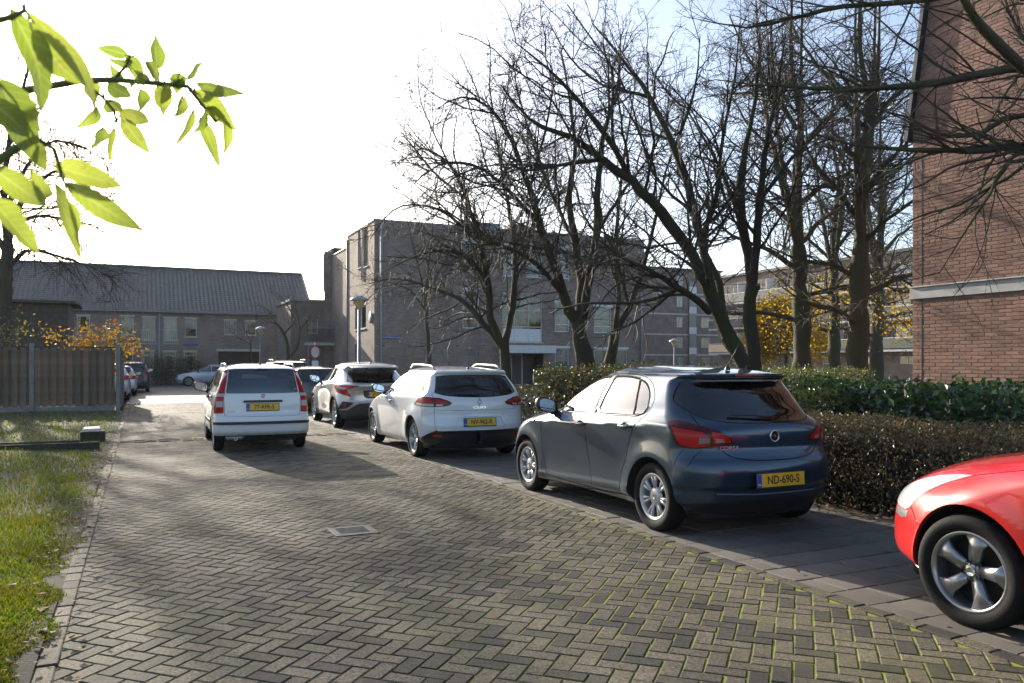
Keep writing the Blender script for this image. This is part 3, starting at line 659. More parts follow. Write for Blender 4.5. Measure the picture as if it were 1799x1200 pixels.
for r in range(int(ZT/rowh)):
    z = .02+r*rowh
    if band0-.035 < z < band1+.03: continue
    y = edge_y(z)-.002; first = r % 2
    x = y
    while x > -LB+.3:
        half = first; first = 0
        l = bl/2 if half else bl; c = x-l/2; x -= l
        if y-x > .09 and abs(c+l/2-(y-.09)) < .0: continue
        jz = rng.normal(0, .0012); jx = rng.normal(0, .0012); rot = rng.normal(0, .004)
        singles.append((abs(c+1.0)*.55+abs(z-2.9), half, c, z+jz, jx, rot))
singles.sort(key=lambda q: q[0]); 
for i, (k, half, c, z, jx, rot) in enumerate(singles):
    if i < 300:
        o = bpy.data.objects.new('brick', me_half if half else me_full); C.objects.link(o); o.parent = wall3; o.location = (jx, c, z); o.rotation_euler = (rot, 0, 0)
    else:
        v, f_ = B_HALF if half else B_FULL; v_all.append(v+np.array([jx, c, z])); f_all.append(f_+nv); nv += len(v); r_all += [random.random()]*len(v)
o = link('bricks', npmesh('bricks', np.concatenate(v_all), np.concatenate(f_all), attr={'rnd': np.array(r_all)}), M_BRICK_RED, wall3); o['kind'] = 'stuff'
bd = b3.box('concrete_band', -.035, .05, -LB, .03, band0, band1, M_CONCRETE); MB().box((-.045, -LB/2, band1+.008), (.05, LB+.08, .016)).build('band_cap', M_WHITE, bd)
MB().box((-.001, -.185, 1.3), (.006, .012, 2.6)).build('movement_joint', M_DARKPANEL, wall3); MB().box((-.001, -.185, 4.2), (.006, .012, 2.7)).build('movement_joint', M_DARKPANEL, wall3)
MB().prism([(-.10, edge_y(5.45)+.03, 5.4), (-.10, edge_y(ZT)+.03, ZT), (-.10, edge_y(ZT)+.10, ZT), (-.10, .10, 5.4)][::-1], (.4, 0, 0)).build('verge_board', M_DARKPANEL, b3.o)
b3.shell(.3, 9, -8, 0, 0, 5.5, M_BRICK_BROWN, skip=('left',), name='house_wall')
# ------------------------------------------------------------------ trees, hedges
def bark_mat(name, c1, c2, moss=None, msc=3.0, band=0):
    m, nt, o = new_mat(name); L = nt.links.new
    b = N(nt, 'ShaderNodeBsdfPrincipled'); L(b.outputs[0], o.inputs[0]); b.inputs['Roughness'].default_value = .85; b.inputs['Specular IOR Level'].default_value = .25
    ge = N(nt, 'ShaderNodeNewGeometry'); mp = N(nt, 'ShaderNodeMapping'); mp.inputs['Scale'].default_value = (1, 1, .22 if not band else 3.0); L(ge.outputs['Position'], mp.inputs[0])
    n = N(nt, 'ShaderNodeTexNoise', i_Scale=26.0, i_Detail=6.0, i_Roughness=.7); L(mp.outputs[0], n.inputs['Vector'])
    mx = N(nt, 'ShaderNodeMix', data_type='RGBA'); mx.inputs[6].default_value = col4(c1); mx.inputs[7].default_value = col4(c2); L(n.outputs[0], mx.inputs[0]); base = mx.outputs[2]
    if moss:
        n2 = N(nt, 'ShaderNodeTexNoise', i_Scale=msc, i_Detail=5.0); L(ge.outputs['Position'], n2.inputs['Vector'])
        mr = N(nt, 'ShaderNodeMapRange'); mr.inputs[1].default_value = .42; mr.inputs[2].default_value = .66; mr.inputs[4].default_value = .85; L(n2.outputs[0], mr.inputs[0])
        m2 = N(nt, 'ShaderNodeMix', data_type='RGBA'); m2.inputs[7].default_value = col4(moss); L(base, m2.inputs[6]); L(mr.outputs[0], m2.inputs[0]); base = m2.outputs[2]
    L(base, b.inputs['Base Color'])
    bp = N(nt, 'ShaderNodeBump'); bp.inputs['Strength'].default_value = .9; bp.inputs['Distance'].default_value = .03; L(n.outputs[0], bp.inputs['Height']); L(bp.outputs[0], b.inputs['Normal'])
    return m
M_BARK = bark_mat('bark_cherry', (0.035, 0.028, 0.022), (0.085, 0.070, 0.055), (0.06, 0.075, 0.025), 2.0, 1)
M_BARK_MOSS = bark_mat('bark_mossy', (0.050, 0.042, 0.030), (0.105, 0.090, 0.062), (0.070, 0.080, 0.030), 1.6)
M_TWIG = pm('twig_bark', (0.060, 0.047, 0.038), rough=.7, var=.3, scale=8)
def tubes(polys, sides):
    """polys: list of (pts (n,3), radii (n,)); -> verts, quads"""
    by = {}
    for p, r in polys: by.setdefault(len(p), []).append((p, r))
    VV, FF = [], []; base = 0
    for n, lst in by.items():
        P = np.array([a for a, b in lst]); Rr = np.array([b for a, b in lst]); k = len(lst)
        D = np.empty_like(P); D[:, 1:-1] = P[:, 2:]-P[:, :-2]; D[:, 0] = P[:, 1]-P[:, 0]; D[:, -1] = P[:, -1]-P[:, -2]
        D /= np.maximum(np.linalg.norm(D, axis=-1, keepdims=True), 1e-9)
        A = D[:, 0]; ref = np.where(np.abs(A[:, 2:3]) < .9, np.array([[0, 0, 1.0]]), np.array([[1.0, 0, 0]]))
        a = np.cross(A, ref); a /= np.linalg.norm(a, axis=-1, keepdims=True); rings = []
        for i in range(n):
            a = a-D[:, i]*np.sum(a*D[:, i], -1, keepdims=True); a /= np.maximum(np.linalg.norm(a, axis=-1, keepdims=True), 1e-9); b = np.cross(D[:, i], a)
            th = np.arange(sides)*2*np.pi/sides
            rings.append(P[:, i, None, :]+(a[:, None, :]*np.cos(th)[None, :, None]+b[:, None, :]*np.sin(th)[None, :, None])*Rr[:, i, None, None])
        Vx = np.stack(rings, 1).reshape(-1, 3)
        i, j = np.meshgrid(np.arange(n-1), np.arange(sides), indexing='ij'); j2 = (j+1) % sides
        q = np.stack([i*sides+j, i*sides+j2, (i+1)*sides+j2, (i+1)*sides+j], -1).reshape(-1, 4)
        F = (q[None]+(np.arange(k)*n*sides)[:, None, None]).reshape(-1, 4)+base
        VV.append(Vx); FF.append(F); base += len(Vx)
    return np.concatenate(VV), np.concatenate(FF)
def spline(pts, rad, step):
    """smooth a limb given by a few points"""
    P = np.array([list(p) for p in pts], float); r = np.array(rad, float); out, ro = [], []
    for i in range(len(P)-1):
        p0, p1, p2, p3 = P[max(i-1, 0)], P[i], P[i+1], P[min(i+2, len(P)-1)]; n = max(2, int(np.linalg.norm(p2-p1)/step))
        for k in range(n):
            t = k/n; out.append(.5*((2*p1)+(p2-p0)*t+(2*p0-5*p1+4*p2-p3)*t*t+(3*p1-p0-3*p2+p3)*t**3)); ro.append(r[i]+(r[i+1]-r[i])*t)
    out.append(P[-1]); ro.append(r[-1]); return np.array(out), np.array(ro)
def grow_branches(parents, rg, spacing, lmin, lmax, ang, gnarl, trop, nseg, rscale, rmin, start=.15, taper=.35, endfade=.55):
    """children of a list of (pts, radii); trop = vector the growth bends to"""
    kids = []
    for P, Rr in parents:
        seg = np.linalg.norm(np.diff(P, axis=0), axis=1); cum = np.concatenate([[0], np.cumsum(seg)]); L = cum[-1]
        n = rg.poisson(L*(1-start)/spacing)
        if n == 0: continue
        d = L*(start+(1-start)*rg.random(n)); idx = np.clip(np.searchsorted(cum, d)-1, 0, len(seg)-1); f = ((d-cum[idx])/np.maximum(seg[idx], 1e-6))[:, None]
        p = P[idx]*(1-f)+P[idx+1]*f; t = (P[idx+1]-P[idx])/np.maximum(seg[idx], 1e-6)[:, None]; r = Rr[idx]*(1-f[:, 0])+Rr[idx+1]*f[:, 0]
        rnd = rg.normal(size=(n, 3)); perp = rnd-t*np.sum(rnd*t, -1, keepdims=True); perp /= np.linalg.norm(perp, axis=-1, keepdims=True)
        a = (ang[0]+(ang[1]-ang[0])*rg.random(n))[:, None]
        dr = t*np.cos(a)+perp*np.sin(a)
        ln = (lmin+(lmax-lmin)*rg.random(n)**1.4)*(1-endfade*(d/L)); r0 = np.maximum(np.minimum(r*rscale, .011*ln+.004), rmin)
        pts = [p]; cur = p; step = (ln/nseg)[:, None]
        tr = np.array(trop)
        for k in range(nseg):
            dr = dr+rg.normal(0, gnarl, (n, 3))+tr*(1 if tr.ndim == 1 else 1); dr /= np.linalg.norm(dr, axis=-1, keepdims=True); cur = cur+dr*step; pts.append(cur)
        pts = np.stack(pts, 1); rad = r0[:, None]*np.linspace(1, taper, nseg+1)[None]
        rad = np.maximum(rad, rmin*.6)
        kids += [(pts[i], rad[i]) for i in range(n)]
    return kids
def make_tree(name, label, limbs, mat, seed, levels, base=None, group=None, trunk_n=1, sides=9, leaves=None, cat='tree', thin=.68, zmax=99):
    """limbs: list of (points, radii); the first trunk_n are the trunk.  levels: grow_branches settings"""
    rg = np.random.default_rng(seed); L0 = [spline(p, [q*thin for q in r], .22) for p, r in limbs]
    # knobbly limbs
    for P, Rr in L0:
        k = len(P); nz_ = rg.normal(size=k+2); Rr *= 1+.07*(nz_[:-2]+nz_[1:-1]+nz_[2:])/1.7*(Rr > .02); w = np.clip(Rr*.9, 0, .06)[:, None]; P += np.cumsum(rg.normal(0, .25, (k, 3)), 0)*0+rg.normal(0, .22, (k, 3))*w
    b = Vector(L0[0][0][0]) if base is None else Vector(base); b.z = 0
    root = empty(name, b, 0, label, cat, group); off = np.array(b)
    for i, (P, Rr) in enumerate(L0):
        v, f = tubes([(P, Rr)], sides if Rr.max() > .05 else 6)
        if Rr.max() > .05: v = v+(rg.normal(0, 1, v.shape)*(.05*Rr.mean()))
        link('trunk' if i < trunk_n else 'limb', npmesh('trunk' if i < trunk_n else 'limb', v-off, f, smooth=True), mat, root)
    par = L0[trunk_n:] if len(L0) > trunk_n else L0
    allk = []
    for li, kw in enumerate(levels):
        kids = grow_branches(par, rg, **kw); allk.append(kids)
        par = kids if li else kids+[]
        if li == 0: par = kids
    names = ('branches', 'twigs', 'fine_twigs')
    for li, kids in enumerate(allk):
        if not kids: continue
        v, f = tubes(kids, 4 if li == 0 else 3); o = link(names[li], npmesh(names[li], v-off, f, smooth=True), mat if li == 0 else M_TWIG, root); o['kind'] = 'stuff'
    if leaves:
        n, size, lm, spread = leaves; src = allk[-1] or allk[0]
        pick = rg.integers(0, len(src), n); pos = np.array([src[i][0][rg.integers(0, len(src[i][0]))] for i in pick])+rg.normal(0, spread, (n, 3))
        pos = pos[pos[:, 2] < zmax-1.6*rg.random(n)**2]
        o = link('leaves', leaf_cloud(pos-off, size, rg), lm, root); o['kind'] = 'stuff'
    return root
def leaf_cloud(pos, size, rg, normal=None, jit=1.0, fold=.25, aspect=.55):
    """small folded leaves, four triangles each, at the given points"""
    n = len(pos); d = rg.normal(size=(n, 3)); d /= np.linalg.norm(d, axis=1, keepdims=True)
    nr = rg.normal(size=(n, 3))*jit
    if normal is not None: nr = nr+normal
    nr = nr-d*np.sum(nr*d, 1, keepdims=True); nr /= np.maximum(np.linalg.norm(nr, axis=1, keepdims=True), 1e-9); s = np.cross(d, nr)
    sz = (size*(.6+.8*rg.random(n)))[:, None]
    a = pos-d*sz/2; b = pos+d*sz/2; m = pos+nr*sz*0
    l = m+s*sz*aspect/2+nr*sz*fold*.5; r = m-s*sz*aspect/2+nr*sz*fold*.5
    v = np.stack([a, r, b, l], 1).reshape(-1, 3); o = (np.arange(n)*4)[:, None]
    f = np.concatenate([np.concatenate([o, o+1, o+2], 1), np.concatenate([o, o+2, o+3], 1)])
    return npmesh('leaves', v, f, attr={'rnd': np.repeat(rg.random(n), 4)})
def PL(Y, pts):
    """limb traced in the photograph at depth Y (third value: metres nearer or further)"""
    return [PP(p[0], p[1], Y+(p[2] if len(p) > 2 else 0)) for p in pts]
CH1 = dict(spacing=.13, lmin=.5, lmax=2.9, ang=(.45, 1.1), gnarl=.15, trop=(0, 0, .02), nseg=10, rscale=.6, rmin=.008, start=.12)
CH2 = dict(spacing=.095, lmin=.2, lmax=1.0, ang=(.5, 1.2), gnarl=.20, trop=(0, 0, -.02), nseg=5, rscale=.6, rmin=.0050, start=.1)
CH3 = dict(spacing=.12, lmin=.08, lmax=.34, ang=(.5, 1.2), gnarl=.22, trop=(0, 0, .05), nseg=2, rscale=.7, rmin=.0036, start=.1)
def lv(**k): return [dict(CH1, **k.get('a', {})), dict(CH2, **k.get('b', {})), dict(CH3, **k.get('c', {}))]
# forked cherry behind the white estate
make_tree('cherry_tree', 'bare forked cherry tree with arching crown just behind the white estate car', [
    (PL(18.5, [(893, 700), (889, 650), (886, 612)]), [.21, .18, .17]),
    (PL(18.5, [(886, 612), (850, 570), (815, 530, .5), (770, 510, 1.0), (700, 490, 1.5), (640, 500, 2)]), [.15, .12, .08, .05, .03, .012]),
    (PL(18.5, [(886, 612), (862, 560, -.3), (858, 500, -.4), (845, 430, -.6), (820, 350, -1), (790, 290, -1.2), (740, 260, -1.3), (700, 290, -1.2)]), [.15, .13, .11, .09, .07, .045, .025, .012]),
    (PL(18.5, [(886, 612), (898, 560, .3), (905, 480, .5), (900, 400, .8), (885, 320, 1), (870, 230, 1.2), (850, 160, 1.3)]), [.14, .12, .10, .08, .05, .03, .012]),
    (PL(18.5, [(858, 500, -.4), (830, 460, -.8), (790, 440, -1.4), (730, 450, -1.9), (670, 480, -2.2)]), [.08, .06, .045, .03, .012]),
    (PL(18.5, [(845, 430, -.6), (790, 380, -1.2), (740, 360, -1.8), (690, 370, -2.2), (650, 420, -2.4)]), [.06, .05, .035, .022, .01]),
    (PL(18.5, [(905, 480, .5), (930, 420, 1), (940, 340, 1.4), (930, 260, 1.8)]), [.07, .05, .03, .012]),
    (PL(18.5, [(790, 290, -1.2), (740, 180, -.8), (735, 100, -.6)]), [.03, .018, .008]),
    (PL(18.5, [(820, 350, -1), (760, 300, -1.6), (710, 240, -2), (690, 250, -2.2)]), [.04, .03, .02, .01])],
    M_BARK, 11, lv(), trunk_n=1, group='bare cherry trees behind the parked cars')
# big cherry with a stout trunk
make_tree('cherry_tree', 'stout knobbly bare cherry tree in the middle behind the glossy hedge', [
    (PL(16.0, [(1030, 690), (1028, 640), (1018, 600), (1015, 560)]), [.30, .27, .24, .25]),
    (PL(16.0, [(1012, 565), (990, 520, -.2), (975, 470, -.4), (950, 400, -.8), (930, 330, -1.0), (900, 250, -1.2), (860, 190, -1.4), (810, 170, -1.6), (770, 190, -1.7)]), [.17, .13, .11, .10, .085, .065, .045, .025, .01]),
    (PL(16.0, [(1018, 560), (1022, 500, .2), (1010, 430, .3), (1000, 350, .5), (1010, 260, .7), (1000, 170, .9), (985, 90, 1.0)]), [.17, .14, .12, .09, .06, .035, .012]),
    (PL(16.0, [(1024, 560), (1035, 490, -.2), (1048, 410, -.4), (1050, 330, -.4), (1060, 240, -.6), (1085, 150, -.8), (1090, 60, -.8)]), [.15, .13, .11, .09, .06, .035, .012]),
    (PL(16.0, [(990, 520, -.2), (950, 470, -1.0), (900, 440, -1.8), (850, 430, -2.4), (800, 460, -2.8)]), [.08, .065, .045, .03, .012]),
    (PL(16.0, [(950, 400, -.8), (890, 330, -1.6), (830, 290, -2.2), (770, 290, -2.6), (720, 330, -2.8)]), [.07, .055, .04, .025, .01]),
    (PL(16.0, [(1010, 430, .3), (965, 330, 1.0), (930, 230, 1.6), (905, 130, 2.0), (930, 60, 2.2)]), [.07, .055, .04, .022, .01]),
    (PL(16.0, [(1048, 410, -.4), (1100, 330, .2), (1150, 260, .6), (1180, 180, .9)]), [.06, .045, .03, .012]),
    (PL(16.0, [(930, 330, -1), (960, 220, -1.6), (970, 120, -2), (920, 70, -2.2)]), [.05, .035, .02, .01])],
    M_BARK, 12, lv(), trunk_n=1, group='bare cherry trees behind the parked cars')
make_tree('cherry_tree', 'slim bare cherry with a low crooked fork right of the stout cherry', [
    (PL(17.5, [(1068, 690), (1072, 640), (1080, 590)]), [.20, .17, .14]),
    (PL(17.5, [(1080, 590), (1085, 520), (1082, 450, .2), (1086, 370, .4), (1096, 280, .6), (1110, 190, .8), (1120, 110, 1)]), [.10, .085, .07, .055, .04, .025, .01]),
    (PL(17.5, [(1080, 590), (1105, 540, .2), (1130, 470, .5), (1150, 390, .8), (1170, 300, 1.1), (1200, 220, 1.3)]), [.11, .10, .085, .06, .035, .012]),
    (PL(17.5, [(1105, 540, .2), (1085, 460, -.6), (1060, 400, -1.2), (1050, 330, -1.6)]), [.06, .045, .03, .012])],
    M_BARK, 13, lv(a=dict(spacing=.22)), trunk_n=1, group='bare cherry trees behind the parked cars')
# twin cherry behind the blue car
make_tree('cherry_tree', 'leaning twin-stem bare cherry rising behind the roof of the blue hatchback', [
    (PL(12.5, [(1318, 690), (1305, 640), (1280, 590)]), [.24, .21, .19]),
    (PL(12.5, [(1280, 590), (1240, 500, -.1), (1205, 430, -.2), (1160, 370, -.4), (1110, 320, -.7), (1060, 280, -.9), (1000, 240, -1.2), (930, 210, -1.5), (880, 150, -1.6)]), [.17, .14, .13, .115, .10, .08, .06, .035, .014]),
    (PL(12.5, [(1250, 520, 0), (1235, 440, .2), (1215, 350, .4), (1185, 260, .6), (1140, 170, .8), (1090, 100, 1.0), (1040, 40, 1.1)]), [.12, .11, .095, .08, .06, .04, .015]),
    (PL(12.5, [(1270, 580, .1), (1262, 500, .4), (1235, 420, .7), (1260, 340, .9), (1270, 240, 1.1), (1290, 140, 1.3), (1300, 40, 1.4)]), [.09, .08, .07, .06, .045, .03, .012]),
    (PL(12.5, [(1245, 545, -.2), (1200, 510, -.7), (1150, 480, -1.2), (1090, 450, -1.6), (1050, 420, -1.8)]), [.08, .065, .05, .035, .014]),
    (PL(12.5, [(1110, 320, -.7), (1060, 230, -1.0), (1010, 170, -1.3), (960, 120, -1.5), (900, 70, -1.8)]), [.07, .055, .04, .025, .01]),
    (PL(12.5, [(1060, 280, -.9), (980, 290, -1.4), (920, 300, -1.8), (870, 270, -2.1)]), [.055, .04, .025, .01]),
    (PL(12.5, [(1185, 260, .6), (1220, 160, 1.1), (1230, 60, 1.4)]), [.05, .03, .01]),
    (PL(12.5, [(1140, 170, .8), (1060, 150, .5), (1000, 100, .3), (960, 30, .2)]), [.045, .03, .02, .008])],
    M_BARK, 14, lv(a=dict(spacing=.15)), trunk_n=1, group='bare cherry trees behind the parked cars')
make_tree('cherry_tree', 'straight dark cherry stem touching the leaning twin-stem cherry on its right', [
    (PL(13.4, [(1332, 690), (1325, 640), (1318, 560), (1322, 500)]), [.20, .18, .165, .15]),
    (PL(13.4, [(1322, 500), (1310, 420, .1), (1300, 340, .2), (1312, 250, .4), (1330, 150, .6), (1335, 40, .8)]), [.13, .115, .10, .075, .05, .02]),
    (PL(13.4, [(1322, 500), (1330, 430, -.2), (1335, 350, -.4), (1345, 260, -.6), (1365, 160, -.8), (1380, 60, -1)]), [.12, .10, .085, .06, .04, .015]),
    (PL(13.4, [(1310, 420, .1), (1280, 330, .6), (1240, 250, 1.0), (1200, 180, 1.3)]), [.07, .05, .035, .012]),
    (PL(13.4, [(1335, 350, -.4), (1390, 280, -.4), (1440, 230, -.3), (1500, 160, -.2)]), [.06, .045, .03, .012])],
    M_BARK, 15, lv(a=dict(spacing=.2)), trunk_n=1, group='bare cherry trees behind the parked cars')
# mossy limes in the courtyard
LM1 = dict(spacing=.15, lmin=.8, lmax=2.8, ang=(.6, 1.25), gnarl=.13, trop=(0, 0, -.01), nseg=8, rscale=.5, rmin=.009, start=.1)
LMV = [LM1, dict(CH2, spacing=.13, lmin=.25, lmax=1.1, rmin=.006), dict(CH3, spacing=.27, lmin=.1, lmax=.45, rmin=.0045)]
YEL = leaf_mat('yellow_leaves', [(0.45, 0.24, 0.02), (0.55, 0.33, 0.03), (0.50, 0.38, 0.05), (0.35, 0.20, 0.03)], rough=.6, trans=.45)
def lime(x, Y, r, seed, label, base=690, lean=0, leaves=None, hgt=0.0, group='mossy limes in the courtyard', dens=1.0):
    rg = np.random.default_rng(seed); k = 20.0/Y
    def q(dx, dy, dz=0): return (x+dx*k, 640-dy*k, dz)
    limbs = [(PL(Y, [(x, base), q(0, 60), q(lean*.3, 140), q(lean*.6, 210)]), [r*1.15, r, r*.85, r*.72])]
    top = q(lean*.6, 210)
    limbs.append((PL(Y, [top, q(lean, 320), q(lean*1.2+10, 430), q(lean*1.3-5, 540), q(lean*1.5, 700)]), [r*.62, r*.5, r*.36, r*.24, r*.07]))
    for i in range(9):
        h = 70+i*42+rg.uniform(-12, 12); sg = 1 if i % 2 else -1; ln = rg.uniform(110, 210)*(1-.03*i); dz = rg.uniform(-2.5, 2.5); up_ = rg.uniform(10, 70)+i*16
        st = q(lean*min(h/350, 1)*.9, h)
        limbs.append((PL(Y, [st, q(lean*.5+sg*ln*.33, h+up_*.35+8, dz*.3), q(lean*.5+sg*ln*.7, h+up_*.75, dz*.7), q(lean*.5+sg*ln, h+up_*1.25, dz)]), [r*.33, r*.24, r*.15, r*.05]))
    for i in range(3):
        a = rg.uniform(-60, 60); limbs.append((PL(Y, [q(lean*.6, 200+i*30), q(lean*.8+a*.6, 320+i*30, rg.uniform(-1, 1)), q(lean+a, 450+i*30, rg.uniform(-2, 2)), q(lean+a*1.2, 600+i*40, rg.uniform(-2, 2))]), [r*.45, r*.34, r*.2, r*.06]))
    lvl = [dict(LMV[0], spacing=LM1['spacing']/dens), LMV[1], LMV[2]]
    return make_tree('lime_tree', label, limbs, M_BARK_MOSS, seed, lvl, group=group, leaves=leaves, zmax=5.0)
lime(1408, 20, .33, 21, 'thick straight mossy lime tree left of the pair in the courtyard', lean=-10)
lime(1508, 19, .34, 22, 'thick mossy lime tree with long level limbs nearest the red brick wall', lean=6)
lime(1466, 27, .27, 23, 'darker lime tree standing between and behind the two thick mossy limes', lean=0, leaves=(6000, .09, YEL, .5), dens=.45)
lime(1540, 30, .36, 24, 'squat dark lime with yellow leaves beside the red brick wall', lean=10, leaves=(16000, .10, YEL, .6), dens=.5)
# small tree still in full yellow leaf
rg_ = np.random.default_rng(31)
ty = make_tree('yellow_tree', 'small tree in full golden leaf behind the thick straight lime', [(PL(38, [(1382, 664), (1381, 640), (1383, 610)]), [.12, .10, .07]), (PL(38, [(1383, 610), (1370, 585), (1350, 565)]), [.06, .04, .01]), (PL(38, [(1383, 610), (1395, 580), (1405, 555)]), [.06, .04, .01]), (PL(38, [(1383, 610), (1380, 570), (1375, 540)]), [.06, .04, .01]), (PL(38, [(1383, 610), (1350, 600), (1335, 602)]), [.05, .03, .01]), (PL(38, [(1383, 610), (1415, 598), (1430, 600)]), [.05, .03, .01])],
    M_BARK_MOSS, 31, [dict(CH1, spacing=.25, lmax=1.2), dict(CH2, spacing=.3, lmax=.6), dict(CH3, spacing=.3)], leaves=(16000, .15, YEL, .36))
# thin young tree in front of the block
make_tree('young_tree', 'thin young bare tree in front of the block facade', [(PL(27, [(755, 672), (752, 600), (748, 530)]), [.12, .105, .09]), (PL(27, [(748, 530), (738, 480), (725, 430), (715, 380)]), [.06, .045, .03, .01]), (PL(27, [(748, 530), (752, 470, .3), (760, 410, .5), (755, 350, .8)]), [.06, .045, .03, .01]), (PL(27, [(748, 530), (770, 480, -.3), (790, 440, -.5), (800, 400, -.7)]), [.05, .04, .025, .01]), (PL(27, [(748, 545), (720, 510, -.4), (690, 500, -.6), (660, 510, -.9)]), [.05, .035, .02, .01])],
    M_BARK, 41, lv(a=dict(spacing=.25, lmax=1.6), b=dict(spacing=.18)))
# tree out of frame on the right whose boughs reach in
make_tree('overhanging_tree', 'dark mossy boughs reaching in from the right across the brick wall', [
    (PL(9.0, [(2000, 905), (1990, 640), (1985, 400), (1975, 200), (1960, 0), (1955, -200)]), [.24, .22, .20, .17, .13, .06]),
    (PL(9.0, [(1975, 120), (1870, 100, .1), (1790, 115, .2), (1700, 135, .3), (1600, 150, .5), (1500, 158, .7), (1400, 152, .9), (1310, 150, 1.0)]), [.10, .085, .075, .065, .05, .04, .028, .012]),
    (PL(9.0, [(1980, 300), (1890, 275, -.2), (1800, 258, -.4), (1700, 265, -.5), (1600, 262, -.6), (1500, 255, -.7), (1430, 235, -.8)]), [.10, .08, .065, .05, .035, .022, .01]),
    (PL(9.0, [(1990, 330), (1900, 300, .4), (1800, 200, .6), (1720, 235, .7), (1650, 235, .8), (1590, 205, .9), (1550, 195, 1)]), [.09, .07, .05, .04, .03, .02, .008]),
    (PL(9.0, [(1960, 260), (1880, 180, -.5), (1800, 120, -.8), (1730, 50, -1.0), (1690, 0, -1.1), (1640, -60, -1.2)]), [.11, .10, .085, .07, .055, .03]),
    (PL(9.0, [(1950, 100), (1880, 20, .4), (1780, -10, .5), (1680, -8, .6), (1560, 5, .8), (1480, 12, .9), (1380, 35, 1.0), (1310, 48, 1.1), (1230, 35, 1.2)]), [.10, .085, .07, .06, .05, .04, .03, .02, .008]),
    (PL(9.0, [(1990, 420), (1920, 330, -.6), (1840, 290, -.9), (1770, 285, -1.1), (1740, 340, -1.2), (1700, 400, -1.3), (1650, 480, -1.3)]), [.06, .05, .035, .026, .02, .014, .006]),
    (PL(9.0, [(1985, 380), (1900, 230, .7), (1850, 130, .9), (1790, 60, 1.0), (1760, -20, 1.1)]), [.08, .065, .05, .035, .02])],
    M_BARK_MOSS, 51, [dict(spacing=.12, lmin=.4, lmax=2.2, ang=(.35, 1.0), gnarl=.10, trop=(-.03, 0, .0), nseg=9, rscale=.5, rmin=.005, start=.2), dict(CH2, spacing=.16, lmin=.1, lmax=.6, gnarl=.14, rmin=.003), dict(CH3, spacing=.20, lmin=.03, lmax=.14, rmin=.002)], trunk_n=1)
# big drooping tree behind the fence
make_tree('drooping_tree', 'large bare tree with drooping twigs behind the wooden fence at the left edge', [
    (PL(33, [(-6, 690), (4, 600), (10, 500), (14, 430)]), [.48, .42, .38, .36]),
    (PL(33, [(14, 430), (30, 370, .5), (60, 330, 1), (100, 300, 1.5), (150, 310, 2), (200, 340, 2.3)]), [.22, .18, .13, .09, .05, .015]),
    (PL(33, [(14, 430), (8, 330, -.4), (20, 230, -.6), (45, 140, -.8), (60, 60, -1)]), [.24, .19, .14, .08, .02]),
    (PL(33, [(14, 470), (50, 440, -1), (100, 450, -1.8), (150, 465, -2.2), (200, 490, -2.5)]), [.15, .11, .08, .05, .015]),
    (PL(33, [(10, 440), (-30, 380, .3), (-70, 320, .6), (-120, 280, .8)]), [.22, .18, .12, .04]),
    (PL(33, [(20, 400), (60, 380, 1.4), (110, 385, 2.2), (170, 400, 2.8), (220, 440, 3.0)]), [.14, .10, .07, .04, .012]),
    (PL(33, [(12, 360), (50, 290, -1), (90, 250, -1.6), (150, 260, -2.2), (200, 290, -2.5)]), [.13, .10, .07, .04, .012])],
    M_BARK, 61, [dict(CH1, spacing=.11, lmin=1.0, lmax=3.6, trop=(0, 0, -.05), rmin=.020), dict(CH2, spacing=.20, lmin=.5, lmax=2.0, trop=(0, 0, -.10), rmin=.013), dict(CH3, spacing=.7, lmin=.2, lmax=.8, trop=(0, 0, -.15), rmin=.009)])
# small gnarled trees before the row
make_tree('gnarled_tree', 'small gnarled bare tree with an ivy-clad fork beside the link house', [(PL(50, [(505, 672), (507, 640), (506, 610)]), [.22, .18, .17]), (PL(50, [(506, 610), (498, 585), (484, 567), (468, 566)]), [.15, .13, .09, .03]), (PL(50, [(506, 630), (522, 610), (526, 580), (520, 545), (515, 520)]), [.12, .11, .10, .06, .02]), (PL(50, [(500, 588), (515, 560), (500, 530), (480, 510)]), [.09, .07, .05, .015]), (PL(50, [(526, 580), (545, 555), (560, 530)]), [.07, .05, .015]), (PL(50, [(484, 567), (470, 545), (445, 530)]), [.07, .05, .015])],
    M_BARK, 71, [dict(CH1, spacing=.3, rmin=.012, lmax=2.4), dict(CH2, spacing=.25, rmin=.008, lmax=1.0), dict(CH3, spacing=.35, rmin=.006, lmax=.4)])
make_tree('young_tree', 'thin bare sapling left of the street lamp before the brick row', [(PL(56, [(442, 672), (441, 630), (440, 600)]), [.10, .08, .07]), (PL(56, [(440, 600), (430, 580), (422, 562)]), [.05, .035, .01]), (PL(56, [(440, 600), (448, 575), (452, 550)]), [.05, .035, .01]), (PL(56, [(440, 605), (415, 590), (400, 575)]), [.04, .03, .01])],
    M_BARK, 72, [dict(CH1, spacing=.35, rmin=.011, lmax=1.6), dict(CH2, spacing=.35, rmin=.008, lmax=.8), dict(CH3, spacing=.5, rmin=.006)])
